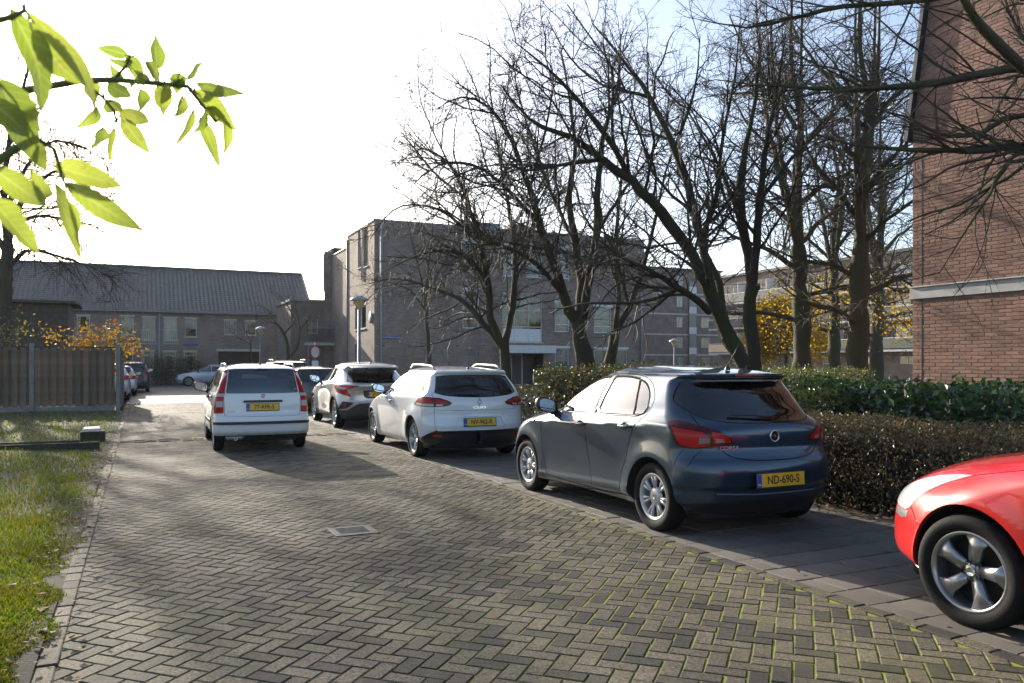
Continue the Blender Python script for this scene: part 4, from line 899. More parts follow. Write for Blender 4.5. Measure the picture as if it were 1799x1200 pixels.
# trees across the lawn, out of frame on the left, whose shade lies over the road
for i, (s_, t_, h_) in enumerate(((14.5, -8.5, 7.5), (9.5, -6.5, 6.0))):
    b_ = ST(s_, t_); rg_ = np.random.default_rng(80+i); lb = [([b_, b_+Vector((.1, 0, h_*.2)), b_+Vector((0, .1, h_*.4))], [.22, .18, .15])]
    for k in range(7):
        a = k*.9+i; c_ = b_+Vector((0, .1, h_*.38)); lb.append(([c_, c_+Vector((math.cos(a)*.9, math.sin(a)*.9, h_*.25)), c_+Vector((math.cos(a)*1.7, math.sin(a)*1.7, h_*.55))], [.10, .06, .015]))
    make_tree('garden_tree', ('tall bare tree beyond the lawn left of the frame', 'low bare tree on the lawn just left of the frame')[i], lb, M_BARK, 80+i, [dict(CH1, spacing=.22, rmin=.012), dict(CH2, spacing=.25, rmin=.010), dict(CH3, spacing=1.5, rmin=.006)])

# ------------------------------------------------------------------ hedges and shrubs
def hedge(name, label, s0, s1, t0, t1, h, leafcols, n, size, seed, top_noise=.06, twig=None, coat=.3, shell=.22, cat='hedge', group=None, trans=.25, zb=.05):
    rg = np.random.default_rng(seed); c = ST((s0+s1)/2, (t0+t1)/2)
    root = empty(name, c, AZ, label, cat, group); a, b = (t1-t0)/2, (s1-s0)/2
    # leaves gathered in the outer shell of the clipped volume
    m = int(n*1.0); u = rg.random(m); area = [2*a*2*b, 2*a*h, 2*a*h, 2*b*h, 2*b*h]; f = rg.choice(5, m, p=np.array(area)/sum(area))
    x = rg.uniform(-a, a, m); y = rg.uniform(-b, b, m); z = zb+rg.random(m)*(h-zb); dep = np.abs(rg.normal(0, shell, m))
    nz = .5*np.sin(x*5+seed)*np.sin(y*4.3)+.35*np.sin(x*11+y*9)+.3*rg.normal(size=m)
    nrm = np.zeros((m, 3))
    k = f == 0; z[k] = h-dep[k]+nz[k]*top_noise; nrm[k, 2] = 1
    for q, (ax, sg) in ((1, (1, -1)), (2, (1, 1)), (3, (0, -1)), (4, (0, 1))):
        k = f == q; v = sg*(b if ax else a)-sg*dep[k]+sg*nz[k]*top_noise*.8
        if ax: y[k] = v; nrm[k, 1] = sg
        else: x[k] = v; nrm[k, 0] = sg
    pos = np.stack([x, y, z], -1)
    lm = leaf_mat(name+'_leaves', leafcols, rough=.38, trans=trans, coat=coat)
    o = link('foliage', leaf_cloud(pos, size, rg, normal=nrm*.9+np.array([0, 0, .5])), lm, root); o['kind'] = 'stuff'
    # stems inside
    polys = []
    for i in range(twig or 60):
        x0, y0 = rg.uniform(-a*.9, a*.9), rg.uniform(-b*.97, b*.97); p = [np.array([x0, y0, -.02])]; d = np.array([rg.normal(0, .25), rg.normal(0, .25), 1.0]); 
        for k in range(6): d = d+rg.normal(0, .22, 3); d[2] = abs(d[2]); d /= np.linalg.norm(d); p.append(p[-1]+d*(h*.98/6))
        polys.append((np.array(p), np.linspace(.009, .003, 7)))
    v, f = tubes(polys, 4); o = link('stems', npmesh('stems', v, f, smooth=True), M_TWIG, root); o['kind'] = 'stuff'
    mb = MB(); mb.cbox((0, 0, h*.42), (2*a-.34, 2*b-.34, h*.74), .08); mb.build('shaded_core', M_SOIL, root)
    return root
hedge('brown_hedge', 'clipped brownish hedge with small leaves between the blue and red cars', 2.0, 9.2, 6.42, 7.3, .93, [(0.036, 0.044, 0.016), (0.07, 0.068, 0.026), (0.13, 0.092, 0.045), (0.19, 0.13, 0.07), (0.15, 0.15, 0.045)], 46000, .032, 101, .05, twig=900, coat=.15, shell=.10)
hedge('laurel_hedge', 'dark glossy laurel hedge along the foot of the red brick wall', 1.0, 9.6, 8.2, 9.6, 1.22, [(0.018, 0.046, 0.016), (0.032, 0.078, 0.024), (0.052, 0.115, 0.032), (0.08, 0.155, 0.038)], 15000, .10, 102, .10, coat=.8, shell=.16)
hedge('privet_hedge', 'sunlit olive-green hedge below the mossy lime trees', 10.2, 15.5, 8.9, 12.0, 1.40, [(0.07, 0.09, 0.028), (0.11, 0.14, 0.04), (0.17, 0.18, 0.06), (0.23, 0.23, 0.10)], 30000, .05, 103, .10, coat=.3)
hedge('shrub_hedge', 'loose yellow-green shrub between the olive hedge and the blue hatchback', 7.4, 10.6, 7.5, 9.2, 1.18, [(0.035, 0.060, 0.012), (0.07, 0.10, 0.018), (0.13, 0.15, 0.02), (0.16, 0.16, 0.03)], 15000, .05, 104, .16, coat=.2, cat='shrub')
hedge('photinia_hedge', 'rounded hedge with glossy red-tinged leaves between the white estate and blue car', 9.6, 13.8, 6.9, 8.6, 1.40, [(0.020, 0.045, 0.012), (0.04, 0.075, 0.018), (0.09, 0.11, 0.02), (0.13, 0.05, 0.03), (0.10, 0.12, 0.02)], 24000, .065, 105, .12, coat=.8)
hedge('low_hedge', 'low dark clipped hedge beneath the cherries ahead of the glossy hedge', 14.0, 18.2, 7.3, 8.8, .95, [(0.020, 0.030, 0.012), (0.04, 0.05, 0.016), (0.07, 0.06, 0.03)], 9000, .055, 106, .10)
# orange autumn shrub and tangled bushes behind the fence
AUT = [(0.30, 0.10, 0.01), (0.42, 0.17, 0.015), (0.40, 0.24, 0.03), (0.22, 0.17, 0.03), (0.12, 0.13, 0.03)]
def bush(name, label, base, polys_px, Y, cols, n, size, seed, spread, zs=(0, 0), cat='shrub'):
    rg = np.random.default_rng(seed); b = Vector(base); root = empty(name, b, 0, label, cat); off = np.array(b); limbs = []
    for (x, y, d) in polys_px:
        tip = np.array(PP(x, y, Y+d)); p = [np.array(b)+np.array([rg.normal(0, .15), rg.normal(0, .15), 0])]
        mid = (p[0]+tip)/2+np.array([0, 0, .4]); limbs.append((np.array([p[0], (p[0]+mid)/2, mid, (mid+tip)/2+np.array([0, 0, .12]), tip]), np.array([.02, .016, .012, .008, .004])))
    kids = grow_branches(limbs, rg, .12, .2, .9, (.4, 1.1), .18, (0, 0, .02), 5, .6, .005)
    v, f = tubes(limbs+kids, 4); o = link('stems', npmesh('stems', v-off, f, smooth=True), M_TWIG, root); o['kind'] = 'stuff'
    src = np.concatenate([k[0] for k in kids]+[l[0][2:] for l in limbs]); pos = src[rg.integers(0, len(src), n)]+rg.normal(0, spread, (n, 3))
    o = link('foliage', leaf_cloud(pos-off, size, rg), leaf_mat(name+'_leaf', cols, rough=.5, trans=.4), root); o['kind'] = 'stuff'
    return root
bush('autumn_shrub', 'orange and yellow autumn shrub spilling over the top of the wooden fence', ST(29.6, -1.6), [(85, 585, 0), (105, 582, .4), (130, 595, 0), (150, 580, .3), (175, 575, 0), (200, 574, .2), (225, 585, -.2), (245, 600, 0), (240, 612, .3), (215, 595, .5), (160, 592, .6), (190, 590, .2)], 27.5, AUT, 2600, .10, 111, .16)
bush('bramble_bush', 'tangled mostly bare bush behind the fence below the drooping tree', ST(30.5, -4.6), [(15, 560, 0), (30, 545, .4), (45, 570, 0), (60, 560, .3), (75, 580, 0), (5, 580, .5), (50, 585, .8)], 29.5, [(0.10, 0.12, 0.03), (0.25, 0.22, 0.04), (0.08, 0.10, 0.03)], 500, .09, 112, .2)
for i, (x, y, sz) in enumerate(((320, 660, .8), (343, 655, .5), (212, 650, .6), (278, 672, .7), (296, 672, .5))):
    b_ = b1.px('front', x, 672, -1.2); gp = ST(63-1.0, b_[0])
    bush('front_garden_shrub', ('dark round shrub under the ground-floor windows of the row', 'small shrub right of the round one below the row windows', 'dark shrub against the row just past the fence corner', 'low green shrub by the drain pipe of the row', 'low ragged green plants in front of the silver hatchback')[i], gp, [(x+dx, 640+y*0-18*sz+dy, d) for dx, dy, d in ((-9, 10, 0), (0, 0, .3), (9, 8, 0), (-4, 4, -.4), (5, 4, .5), (12, 18, 0), (-12, 18, 0))], gp.y, [(0.02, 0.045, 0.016), (0.035, 0.065, 0.02), (0.05, 0.07, 0.02)], 900, .12, 120+i, .22)
# ------------------------------------------------------------------ car materials
M_TYRE = pm('tyre_rubber', (0.007, 0.007, 0.0075), rough=0.8, var=0.4, scale=14, bump=0.15, bscale=90, spec=.25)
M_BLACKPL = pm('black_plastic', (0.018, 0.018, 0.02), rough=0.45, var=0.25, scale=20)
M_GLOSSBLACK = pm('gloss_black', (0.008, 0.008, 0.009), rough=0.12, coat=0.6)
M_SEAL = pm('rubber_seal', (0.008, 0.008, 0.009), rough=0.85, spec=.08)
M_SEAM = pm('panel_gap', (0.006, 0.006, 0.006), rough=0.8)
M_UNDER = pm('underbody', (0.02, 0.019, 0.018), rough=0.9, var=0.4, scale=6)
M_SEAT = pm('seat_fabric', (0.028, 0.028, 0.032), rough=0.95, var=0.3, scale=30)
M_CHROME = pm('chrome', (0.75, 0.75, 0.76), rough=0.12, metal=1.0)
M_ALLOY = pm('alloy_silver', (0.50, 0.50, 0.51), rough=0.32, metal=0.75, var=0.12, scale=12)
M_HUBCAP = pm('hubcap_silver', (0.52, 0.52, 0.52), rough=0.38, metal=0.35, coat=0.3, var=0.12, scale=12)
M_ALLOY_DK = pm('alloy_grey', (0.36, 0.36, 0.365), rough=0.3, metal=0.8, var=0.15, scale=12)
M_BRAKE = pm('brake_disc', (0.02, 0.019, 0.018), rough=0.6, metal=0.3)
M_GLASS = glass_mat('car_glass', (0.64, 0.78, 0.78), k=3.0)
M_GLASS_DK = glass_mat('privacy_glass', (0.20, 0.24, 0.25))
M_MIRROR = pm('mirror_glass', (0.7, 0.72, 0.74), rough=0.02, metal=1.0)
def lens_mat(name, col, inner, rough=0.08):
    """clear lens over a ribbed reflector: coated plastic with fine vertical ribs"""
    m, nt, o = new_mat(name); L = nt.links.new
    b = N(nt, 'ShaderNodeBsdfPrincipled'); b.inputs['Roughness'].default_value = 0.3; b.inputs['Coat Weight'].default_value = .55; b.inputs['Coat Roughness'].default_value = 0.02; b.inputs['Specular IOR Level'].default_value = .25
    tc = N(nt, 'ShaderNodeTexCoord')
    w = N(nt, 'ShaderNodeTexWave', i_Scale=22.0, i_Distortion=0.3); w.bands_direction = 'Z'; L(tc.outputs['Object'], w.inputs['Vector'])
    v = N(nt, 'ShaderNodeTexNoise', i_Scale=14.0); L(tc.outputs['Object'], v.inputs['Vector'])
    mm = N(nt, 'ShaderNodeMath', operation='MULTIPLY'); L(w.outputs['Fac'], mm.inputs[0]); L(v.outputs[0], mm.inputs[1])
    mx = N(nt, 'ShaderNodeMix', data_type='RGBA'); mx.inputs[6].default_value = col4(col); mx.inputs[7].default_value = col4(inner); L(mm.outputs[0], mx.inputs[0]); L(mx.outputs[2], b.inputs['Base Color'])
    tl = N(nt, 'ShaderNodeBsdfTranslucent'); L(mx.outputs[2], tl.inputs[0])
    ms = N(nt, 'ShaderNodeMixShader'); ms.inputs[0].default_value = 0.25; L(b.outputs[0], ms.inputs[1]); L(tl.outputs[0], ms.inputs[2]); L(ms.outputs[0], o.inputs[0])
    return m
M_LRED = lens_mat('tail_lens_red', (0.48, 0.006, 0.004), (0.75, 0.02, 0.012))
M_LDARK = lens_mat('tail_lens_dark', (0.06, 0.004, 0.005), (0.13, 0.008, 0.008))
M_LCLEAR = lens_mat('lens_clear', (0.55, 0.52, 0.52), (0.85, 0.85, 0.85))
M_LSMOKE = lens_mat('lens_smoke', (0.20, 0.18, 0.17), (0.5, 0.48, 0.46))
M_LHEAD = lens_mat('head_lamp_lens', (0.45, 0.47, 0.48), (0.9, 0.92, 0.94))
M_PLATE = pm('plate_yellow', (0.80, 0.46, 0.02), rough=0.4, var=0.06, scale=20)
M_PLATE_BLUE = pm('plate_blue', (0.02, 0.06, 0.42), rough=0.4)
M_INK = pm('plate_ink', (0.01, 0.01, 0.012), rough=0.5)
M_INKW = pm('white_ink', (0.8, 0.8, 0.8), rough=0.5)
M_BADGE_RED = pm('badge_red', (0.45, 0.02, 0.04), rough=0.25, coat=0.8)
M_DASH = pm('dashboard_plastic', (0.03, 0.03, 0.033), rough=0.7)
M_LINER = pm('cabin_lining', (0.03, 0.03, 0.031), rough=0.9)
def paint(name, col, metal=0.0, rough=0.35, dirt=(0.18, 0.75, 0.8)):
    return pm(name, col, rough=rough, metal=metal, coat=1.0, var=0.06, scale=3.0, dirt=dirt)

# ------------------------------------------------------------------ body surface
def pchip(tab):
    t = np.array([a for a, b in tab], float); y = np.array([b for a, b in tab], float)
    h = np.diff(t); d = np.diff(y)/h; m = np.zeros(len(t))
    for i in range(1, len(t)-1):
        if d[i-1]*d[i] > 0:
            w1 = 2*h[i]+h[i-1]; w2 = h[i]+2*h[i-1]; m[i] = (w1+w2)/(w1/d[i-1]+w2/d[i])
    m[0] = d[0]; m[-1] = d[-1]
    def f(q):
        q = np.clip(np.asarray(q, float), t[0], t[-1]); i = np.clip(np.searchsorted(t, q, side='right')-1, 0, len(t)-2)
        s = (q-t[i])/h[i]; s2 = s*s; s3 = s2*s
        return (2*s3-3*s2+1)*y[i]+(s3-2*s2+s)*h[i]*m[i]+(-2*s3+3*s2)*y[i+1]+(s3-s2)*h[i]*m[i+1]
    return f
class Body:
    """car skin: horizontal outlines stacked in z.  u: 0-1 rear, 1-2 rear corner, 2-3 side, 3-4 front corner, 4-5 front"""
    def __init__(s, **k):
        g = lambda n, d: pchip(k.get(n, d)) if isinstance(k.get(n, d), list) else (lambda z, c=k.get(n, d): np.full(np.shape(z), float(c)))
        s.z0, s.zr, s.zt, s.xtop = k['z0'], k['zr'], k['zt'], k['xtop']
        s.xr, s.xf, s.w = pchip(k['xr']), pchip(k['xf']), pchip(k['hw'])
        s.br, s.bf = g('bow_r', 0.08), g('bow_f', 0.25)
        s.rxr, s.ryr, s.rxf, s.ryf = g('rxr', .16), g('ryr', .30), g('rxf', .3), g('ryf', .35)
        s.kr, s.kf = g('kr', .06), g('kf', .06); s.pr, s.pf = k.get('pr', 2.2), k.get('pf', 2.2)
        s.pw, s.prr, s.pfr = k.get('pw', 2.6), k.get('prr', 2.0), k.get('pfr', 2.0)
        s.flares = k.get('flares', []); s.tilt = k.get('tilt', 0.0); s.deform = k.get('deform'); s.xmid = k.get('xmid', 1.25); s.xl = k.get('xl', 2.0)
        s.seg = k.get('seg', (12, 9, 46, 10, 12)); rows = k.get('rows', 46)
        s.us = np.concatenate([np.linspace(i, i+1, n, endpoint=False) for i, n in enumerate(s.seg)]+[[5.0]])
        za = np.linspace(s.z0, s.zr, rows); tt = np.linspace(0, 1, 14)[1:]
        s.zs = np.concatenate([za, s.zr+(s.zt-s.zr)*(1-(1-tt)**2.2)])
        s.cells = {}
    def S(s, u, z):
        u = np.asarray(u, float); z = np.asarray(z, float)
        zc = np.minimum(z, s.zr); tau = np.clip((z-s.zr)/(s.zt-s.zr), 0, 1); q = np.maximum(1-tau, 1e-9)
        xr = s.xr(zc); xf = s.xf(zc); w = s.w(zc)
        xr = s.xtop+(xr-s.xtop)*q**(1/s.prr); xf = s.xtop+(xf-s.xtop)*q**(1/s.pfr); w = w*q**(1/s.pw)
        sc = q**0.5
        br, bf = s.br(zc)*sc, s.bf(zc)*sc; rxr, rxf = s.rxr(zc)*sc, s.rxf(zc)*sc; ryr, ryf = s.ryr(zc)*w, s.ryf(zc)*w
        x = np.zeros_like(u); y = np.zeros_like(u)
        m = u < 1; y[m] = ((w-ryr)*u)[m]; x[m] = (xr+br*(y/w)**2)[m]
        m = (u >= 1) & (u < 2); ph = (u-1)*np.pi/2
        yy = w-ryr+ryr*np.sin(ph); y[m] = yy[m]; x[m] = (xr+br*(yy/w)**2+rxr*(1-np.cos(ph)))[m]
        m = (u >= 2) & (u <= 3); xa = xr+br+rxr; xb = xf-bf-rxf
        y[m] = w[m]; x[m] = (xa+(xb-xa)*(u-2))[m]
        m = (u > 3) & (u <= 4); ph = (4-u)*np.pi/2
        yy = w-ryf+ryf*np.sin(ph); y[m] = yy[m]; x[m] = (xf-bf*(yy/w)**2-rxf*(1-np.cos(ph)))[m]
        m = u > 4; y[m] = ((w-ryf)*(5-u))[m]; x[m] = (xf-bf*(y/w)**2)[m]
        t = (x-s.xmid)/s.xl
        side = np.abs(y/w)**6
        if s.tilt: # sloping shoulder: side section slides up towards the rear
            ze = np.clip(zc+s.tilt*(x-s.xmid), s.z0, s.zr); y = y*(1+(s.w(ze)/s.w(zc)-1)*side*(tau <= 0))
        y = y*(1-s.kr(zc)*np.maximum(-t, 0)**s.pr-s.kf(zc)*np.maximum(t, 0)**s.pf)
        for (x0, z0, rr, amp, sg) in s.flares:
            d = np.sqrt((x-x0)**2+(z-z0)**2)-rr
            y = y+amp*np.exp(-(np.maximum(d, 0)/sg)**2)*side
        if s.deform: x, y, z = s.deform(x, y, z, side)
        return np.stack([x, y, z+0*x], -1)
    def normal(s, u, z):
        e = 0.004; dz = 0.0015
        zc = np.clip(z, s.z0+dz, s.zt-2*dz)
        a = s.S(np.clip(u+e, 0, 5), zc)-s.S(np.clip(u-e, 0, 5), zc); b = s.S(u, zc+dz)-s.S(u, zc-dz)
        n = np.cross(a, b)*-1.0; l = np.linalg.norm(n, axis=-1, keepdims=True)
        n = np.where(l > 1e-12, n/np.maximum(l, 1e-12), np.array([0, 0, 1.0]))
        n = np.where((z > s.zt-1e-4)[..., None], np.array([0, 0, 1.0]), n)
        return n
    def uv(s, kind, a, z):
        zz = float(z)
        if kind == 'r':
            if a < 0: return (a*1.0, zz)
            us = np.linspace(0, 2.2, 150); p = s.S(us, np.full(150, zz)); return (float(np.interp(a, p[:, 1], us)), zz)
        if kind == 'f':
            if a < 0: return (5-a, zz)
            us = np.linspace(5, 2.8, 150); p = s.S(us, np.full(150, zz)); return (float(np.interp(a, p[:, 1], us)), zz)
        us = np.linspace(0.6, 4.4, 420); p = s.S(us, np.full(420, zz)); return (float(np.interp(a, p[:, 0], us)), zz)
    def uvs(s, kind, A, Zz):
        A = np.asarray(A, float); Zz = np.asarray(Zz, float); n = len(A)
        if kind == 'r': us = np.linspace(0, 2.2, 110); ax = 1
        elif kind == 'f': us = np.linspace(5, 2.8, 110); ax = 1
        else: us = np.linspace(0.6, 4.4, 240); ax = 0
        m = len(us); P = s.S(np.tile(us, n), np.repeat(Zz, m)).reshape(n, m, 3)[:, :, ax]
        out = np.array([np.interp(A[i], P[i], us) for i in range(n)])
        if kind == 'r': out = np.where(A < 0, A, out)
        if kind == 'f': out = np.where(A < 0, 5-A, out)
        return list(zip(out.tolist(), Zz.tolist()))
    # ---- flat (u,z) pieces
    def grid(s):
        s.cells = {}
        for i in range(len(s.us)-1):
            for j in range(len(s.zs)-1):
                s.cells[(i, j)] = [([(s.us[i], s.zs[j]), (s.us[i+1], s.zs[j]), (s.us[i+1], s.zs[j+1]), (s.us[i], s.zs[j+1])], 'body')]
    def cut(s, poly, region, only=None):
        """poly: list of (u,z).  Pieces inside become region (only those now belonging to `only`, if given)"""
        n = len(poly); touched = set()
        for k in range(n):
            a, b = poly[k], poly[(k+1) % n]
            if abs(a[0]-b[0])+abs(a[1]-b[1]) < 1e-7: continue
            for c in s._cells(min(a[0], b[0]), max(a[0], b[0]), min(a[1], b[1]), max(a[1], b[1])):
                out = []
                for (pl, rg) in s.cells[c]: out += [(q, rg) for q in split(pl, a, b)]
                s.cells[c] = out
        us = [p[0] for p in poly]; zs = [p[1] for p in poly]
        for c in s._cells(min(us), max(us), min(zs), max(zs)):
            out = []
            for (pl, rg) in s.cells[c]:
                cx = sum(p[0] for p in pl)/len(pl); cz = sum(p[1] for p in pl)/len(pl)
                if inpoly(cx, cz, poly) and (only is None or rg in only): out.append((pl, region))
                else: out.append((pl, rg))
            s.cells[c] = out
    def _cells(s, u0, u1, z0, z1):
        i0 = max(np.searchsorted(s.us, u0-1e-6)-1, 0); i1 = min(np.searchsorted(s.us, u1+1e-6), len(s.us)-1)
        j0 = max(np.searchsorted(s.zs, z0-1e-6)-1, 0); j1 = min(np.searchsorted(s.zs, z1+1e-6), len(s.zs)-1)
        return [(i, j) for i in range(i0, i1) for j in range(j0, j1)]
    def piece(s, name, region, mat, parent, off=0.0, sides=(1,), skirt=0.0):
        """mesh of all pieces of a region, lifted by off along the normal; sides +1 left, -1 right"""
        pts = {}; faces = []; edges = {}
        regs = (region,) if isinstance(region, str) else region
        for lst in s.cells.values():
            for (pl, rg) in lst:
                if rg not in regs: continue
                f = []
                for p in pl:
                    k = (round(p[0], 5), round(p[1], 5)); f.append(pts.setdefault(k, len(pts)))
                f = [a for i, a in enumerate(f) if a != f[i-1]]
                if len(f) >= 3:
                    faces.append(f)
                    for i in range(len(f)):
                        e = (f[i-1], f[i]); r = (e[1], e[0])
                        if r in edges: edges.pop(r)
                        else: edges[e] = 1
        if not faces: return None
        uv = np.array(list(pts.keys())); P = s.S(uv[:, 0], uv[:, 1]); Nn = s.normal(uv[:, 0], uv[:, 1])
        V1 = P+Nn*off; nb = len(V1)
        Vs = V1; Ns = Nn; sk = []
        if skirt:
            Vs = np.concatenate([V1, P+Nn*(off-skirt)]); Ns = np.concatenate([Nn, Nn])
            for (a, b) in edges:
                if (abs(uv[a][0]) < 1e-5 and abs(uv[b][0]) < 1e-5) or (abs(uv[a][0]-5) < 1e-5 and abs(uv[b][0]-5) < 1e-5): continue
                sk.append((b, a, a+nb, b+nb))
        vs = []; fs = []; ns = []; nbase = 0; flags = []
        for sd in sides:
            q = Vs.copy(); nn = Ns.copy(); q[:, 1] *= sd; nn[:, 1] *= sd
            vs.append(q); ns.append(nn)
            for f in faces:
                g = [i+nbase for i in f]; fs.append(g[::-1] if sd > 0 else g); flags.append(True)
            for f in sk:
                g = [i+nbase for i in f]; fs.append(g[::-1] if sd > 0 else g); flags.append(False)
            nbase += len(Vs)
        vs = np.concatenate(vs); ns = np.concatenate(ns)
        me = bpy.data.meshes.new(name); me.from_pydata(vs.tolist(), [], fs)
        me.polygons.foreach_set('use_smooth', np.array(flags)); me.update()
        # keep the surface's own normals on the skin, face normals on the skirt
        li = np.empty(len(me.loops), dtype=np.int32); me.loops.foreach_get('vertex_index', li)
        ln = ns[li]
        pn = np.empty(len(me.polygons)*3); me.polygons.foreach_get('normal', pn); pn = pn.reshape(-1, 3)
        tot = np.empty(len(me.polygons), dtype=np.int32); me.polygons.foreach_get('loop_total', tot)
        fl = np.repeat(np.array(flags), tot); ln[~fl] = np.repeat(pn, tot, axis=0)[~fl]
        me.normals_split_custom_set(ln.tolist())
        return link(name, me, mat, parent)
    def at(s, kind, a, z, off=0.0, side=1):
        u, zz = s.uv(kind, a, z); p = s.S(np.array([u]), np.array([zz]))[0]; n = s.normal(np.array([u]), np.array([zz]))[0]
        p = Vector(p); n = Vector(n)
        if side < 0: p.y *= -1; n.y *= -1
        return p+n*off, n
    def rearpt(s, y, z, off=0.0):
        p, n = s.at('r', abs(y), z, off); 
        if y < 0: p.y *= -1; n.y *= -1
        return p, n
def split(poly, a, b):
    dx, dy = b[0]-a[0], b[1]-a[1]; d = [dx*(p[1]-a[1])-dy*(p[0]-a[0]) for p in poly]
    ln = math.hypot(dx, dy); eps = 1e-7*max(ln, 1e-9)
    if all(q >= -eps for q in d) or all(q <= eps for q in d): return [poly]
    L, Rr = [], []
    for i in range(len(poly)):
        p, q = poly[i], poly[(i+1) % len(poly)]; e, f = d[i], d[(i+1) % len(poly)]
        if e >= -eps: L.append(p)
        if e <= eps: Rr.append(p)
        if (e > eps and f < -eps) or (e < -eps and f > eps):
            t = e/(e-f); m = (p[0]+(q[0]-p[0])*t, p[1]+(q[1]-p[1])*t); L.append(m); Rr.append(m)
    return [x for x in (L, Rr) if len(x) >= 3]
def inpoly(x, y, poly):
    c = False; j = len(poly)-1
    for i in range(len(poly)):
        a, b = poly[i], poly[j]
        if (a[1] > y) != (b[1] > y) and x < (b[0]-a[0])*(y-a[1])/(b[1]-a[1])+a[0]: c = not c
        j = i
    return c
def smooth(pts, k=4, closed=True):
    """pts (a,z) or (a,z,'c') for a sharp corner"""
    n = len(pts); out = []
    P = [(p[0], p[1]) for p in pts]; cn = [len(p) > 2 for p in pts]
    for i in range(n if closed else n-1):
        p0, p1, p2, p3 = P[i-1], P[i], P[(i+1) % n], P[(i+2) % n]
        if not closed:
            if i == 0: p0 = p1
            if i == n-2: p3 = p2
        t1 = ((p2[0]-p0[0])/2, (p2[1]-p0[1])/2) if not cn[i] else (p2[0]-p1[0], p2[1]-p1[1])
        t2 = ((p3[0]-p1[0])/2, (p3[1]-p1[1])/2) if not cn[(i+1) % n] else (p2[0]-p1[0], p2[1]-p1[1])
        for j in range(k):
            s = j/k; h1 = 2*s**3-3*s**2+1; h2 = s**3-2*s**2+s; h3 = -2*s**3+3*s**2; h4 = s**3-s**2
            out.append(tuple(h1*p1[c]+h2*t1[c]+h3*p2[c]+h4*t2[c] for c in (0, 1)))
    if not closed: out.append(P[-1])
    return out
def area2(p): return sum(p[i-1][0]*p[i][1]-p[i][0]*p[i-1][1] for i in range(len(p)))
def grow(pts, d):
    n = len(pts); out = []; sg = 1 if area2(pts) > 0 else -1
    for i in range(n):
        a, b, c = pts[i-1], pts[i], pts[(i+1) % n]
        n1 = (b[1]-a[1], a[0]-b[0]); n2 = (c[1]-b[1], b[0]-c[0]); l1 = math.hypot(*n1) or 1; l2 = math.hypot(*n2) or 1
        nx, ny = n1[0]/l1+n2[0]/l2, n1[1]/l1+n2[1]/l2; l = nx*nx+ny*ny
        f = min(2/max(l, .5), 1.6)
        out.append((b[0]+sg*d*nx*f, b[1]+sg*d*ny*f))
    return out
def ribbon(pts, w):
    """thin closed polygon along a polyline"""
    L, Rr = [], []
    for i, p in enumerate(pts):
        a = pts[max(i-1, 0)]; b = pts[min(i+1, len(pts)-1)]; dx, dy = b[0]-a[0], b[1]-a[1]; l = math.hypot(dx, dy) or 1
        L.append((p[0]-dy/l*w/2, p[1]+dx/l*w/2)); Rr.append((p[0]+dy/l*w/2, p[1]-dx/l*w/2))
    return L+Rr[::-1]
def densify(pts, step=0.06):
    out = []
    for i in range(len(pts)):
        a, b = pts[i], pts[(i+1) % len(pts)]; n = max(1, int(math.hypot(b[0]-a[0], b[1]-a[1])/step))
        out += [(a[0]+(b[0]-a[0])*k/n, a[1]+(b[1]-a[1])*k/n) for k in range(n)]
    return out
def UVP(B, kind, pts):
    q = densify(pts); return B.uvs(kind, [a for a, z in q], [z for a, z in q])
def mixed(B, pts):
    """[(kind,a,z)...] round a corner -> uv, edges subdivided"""
    q = [B.uv(*p) for p in pts]; out = []
    for i in range(len(q)):
        a, b = q[i], q[(i+1) % len(q)]
        out += [(a[0]+(b[0]-a[0])*k/5, a[1]+(b[1]-a[1])*k/5) for k in range(5)]
    return out
def frame_on(p, n, roll=0.0):
    """matrix whose z is the outward normal, y as upright as possible"""
    n = n.normalized(); up = Vector((0, 0, 1)); x = up.cross(n).normalized(); y = n.cross(x)
    m = Matrix((x, y, n)).transposed().to_4x4(); m.translation = p
    return m @ Matrix.Rotation(roll, 4, 'Z')

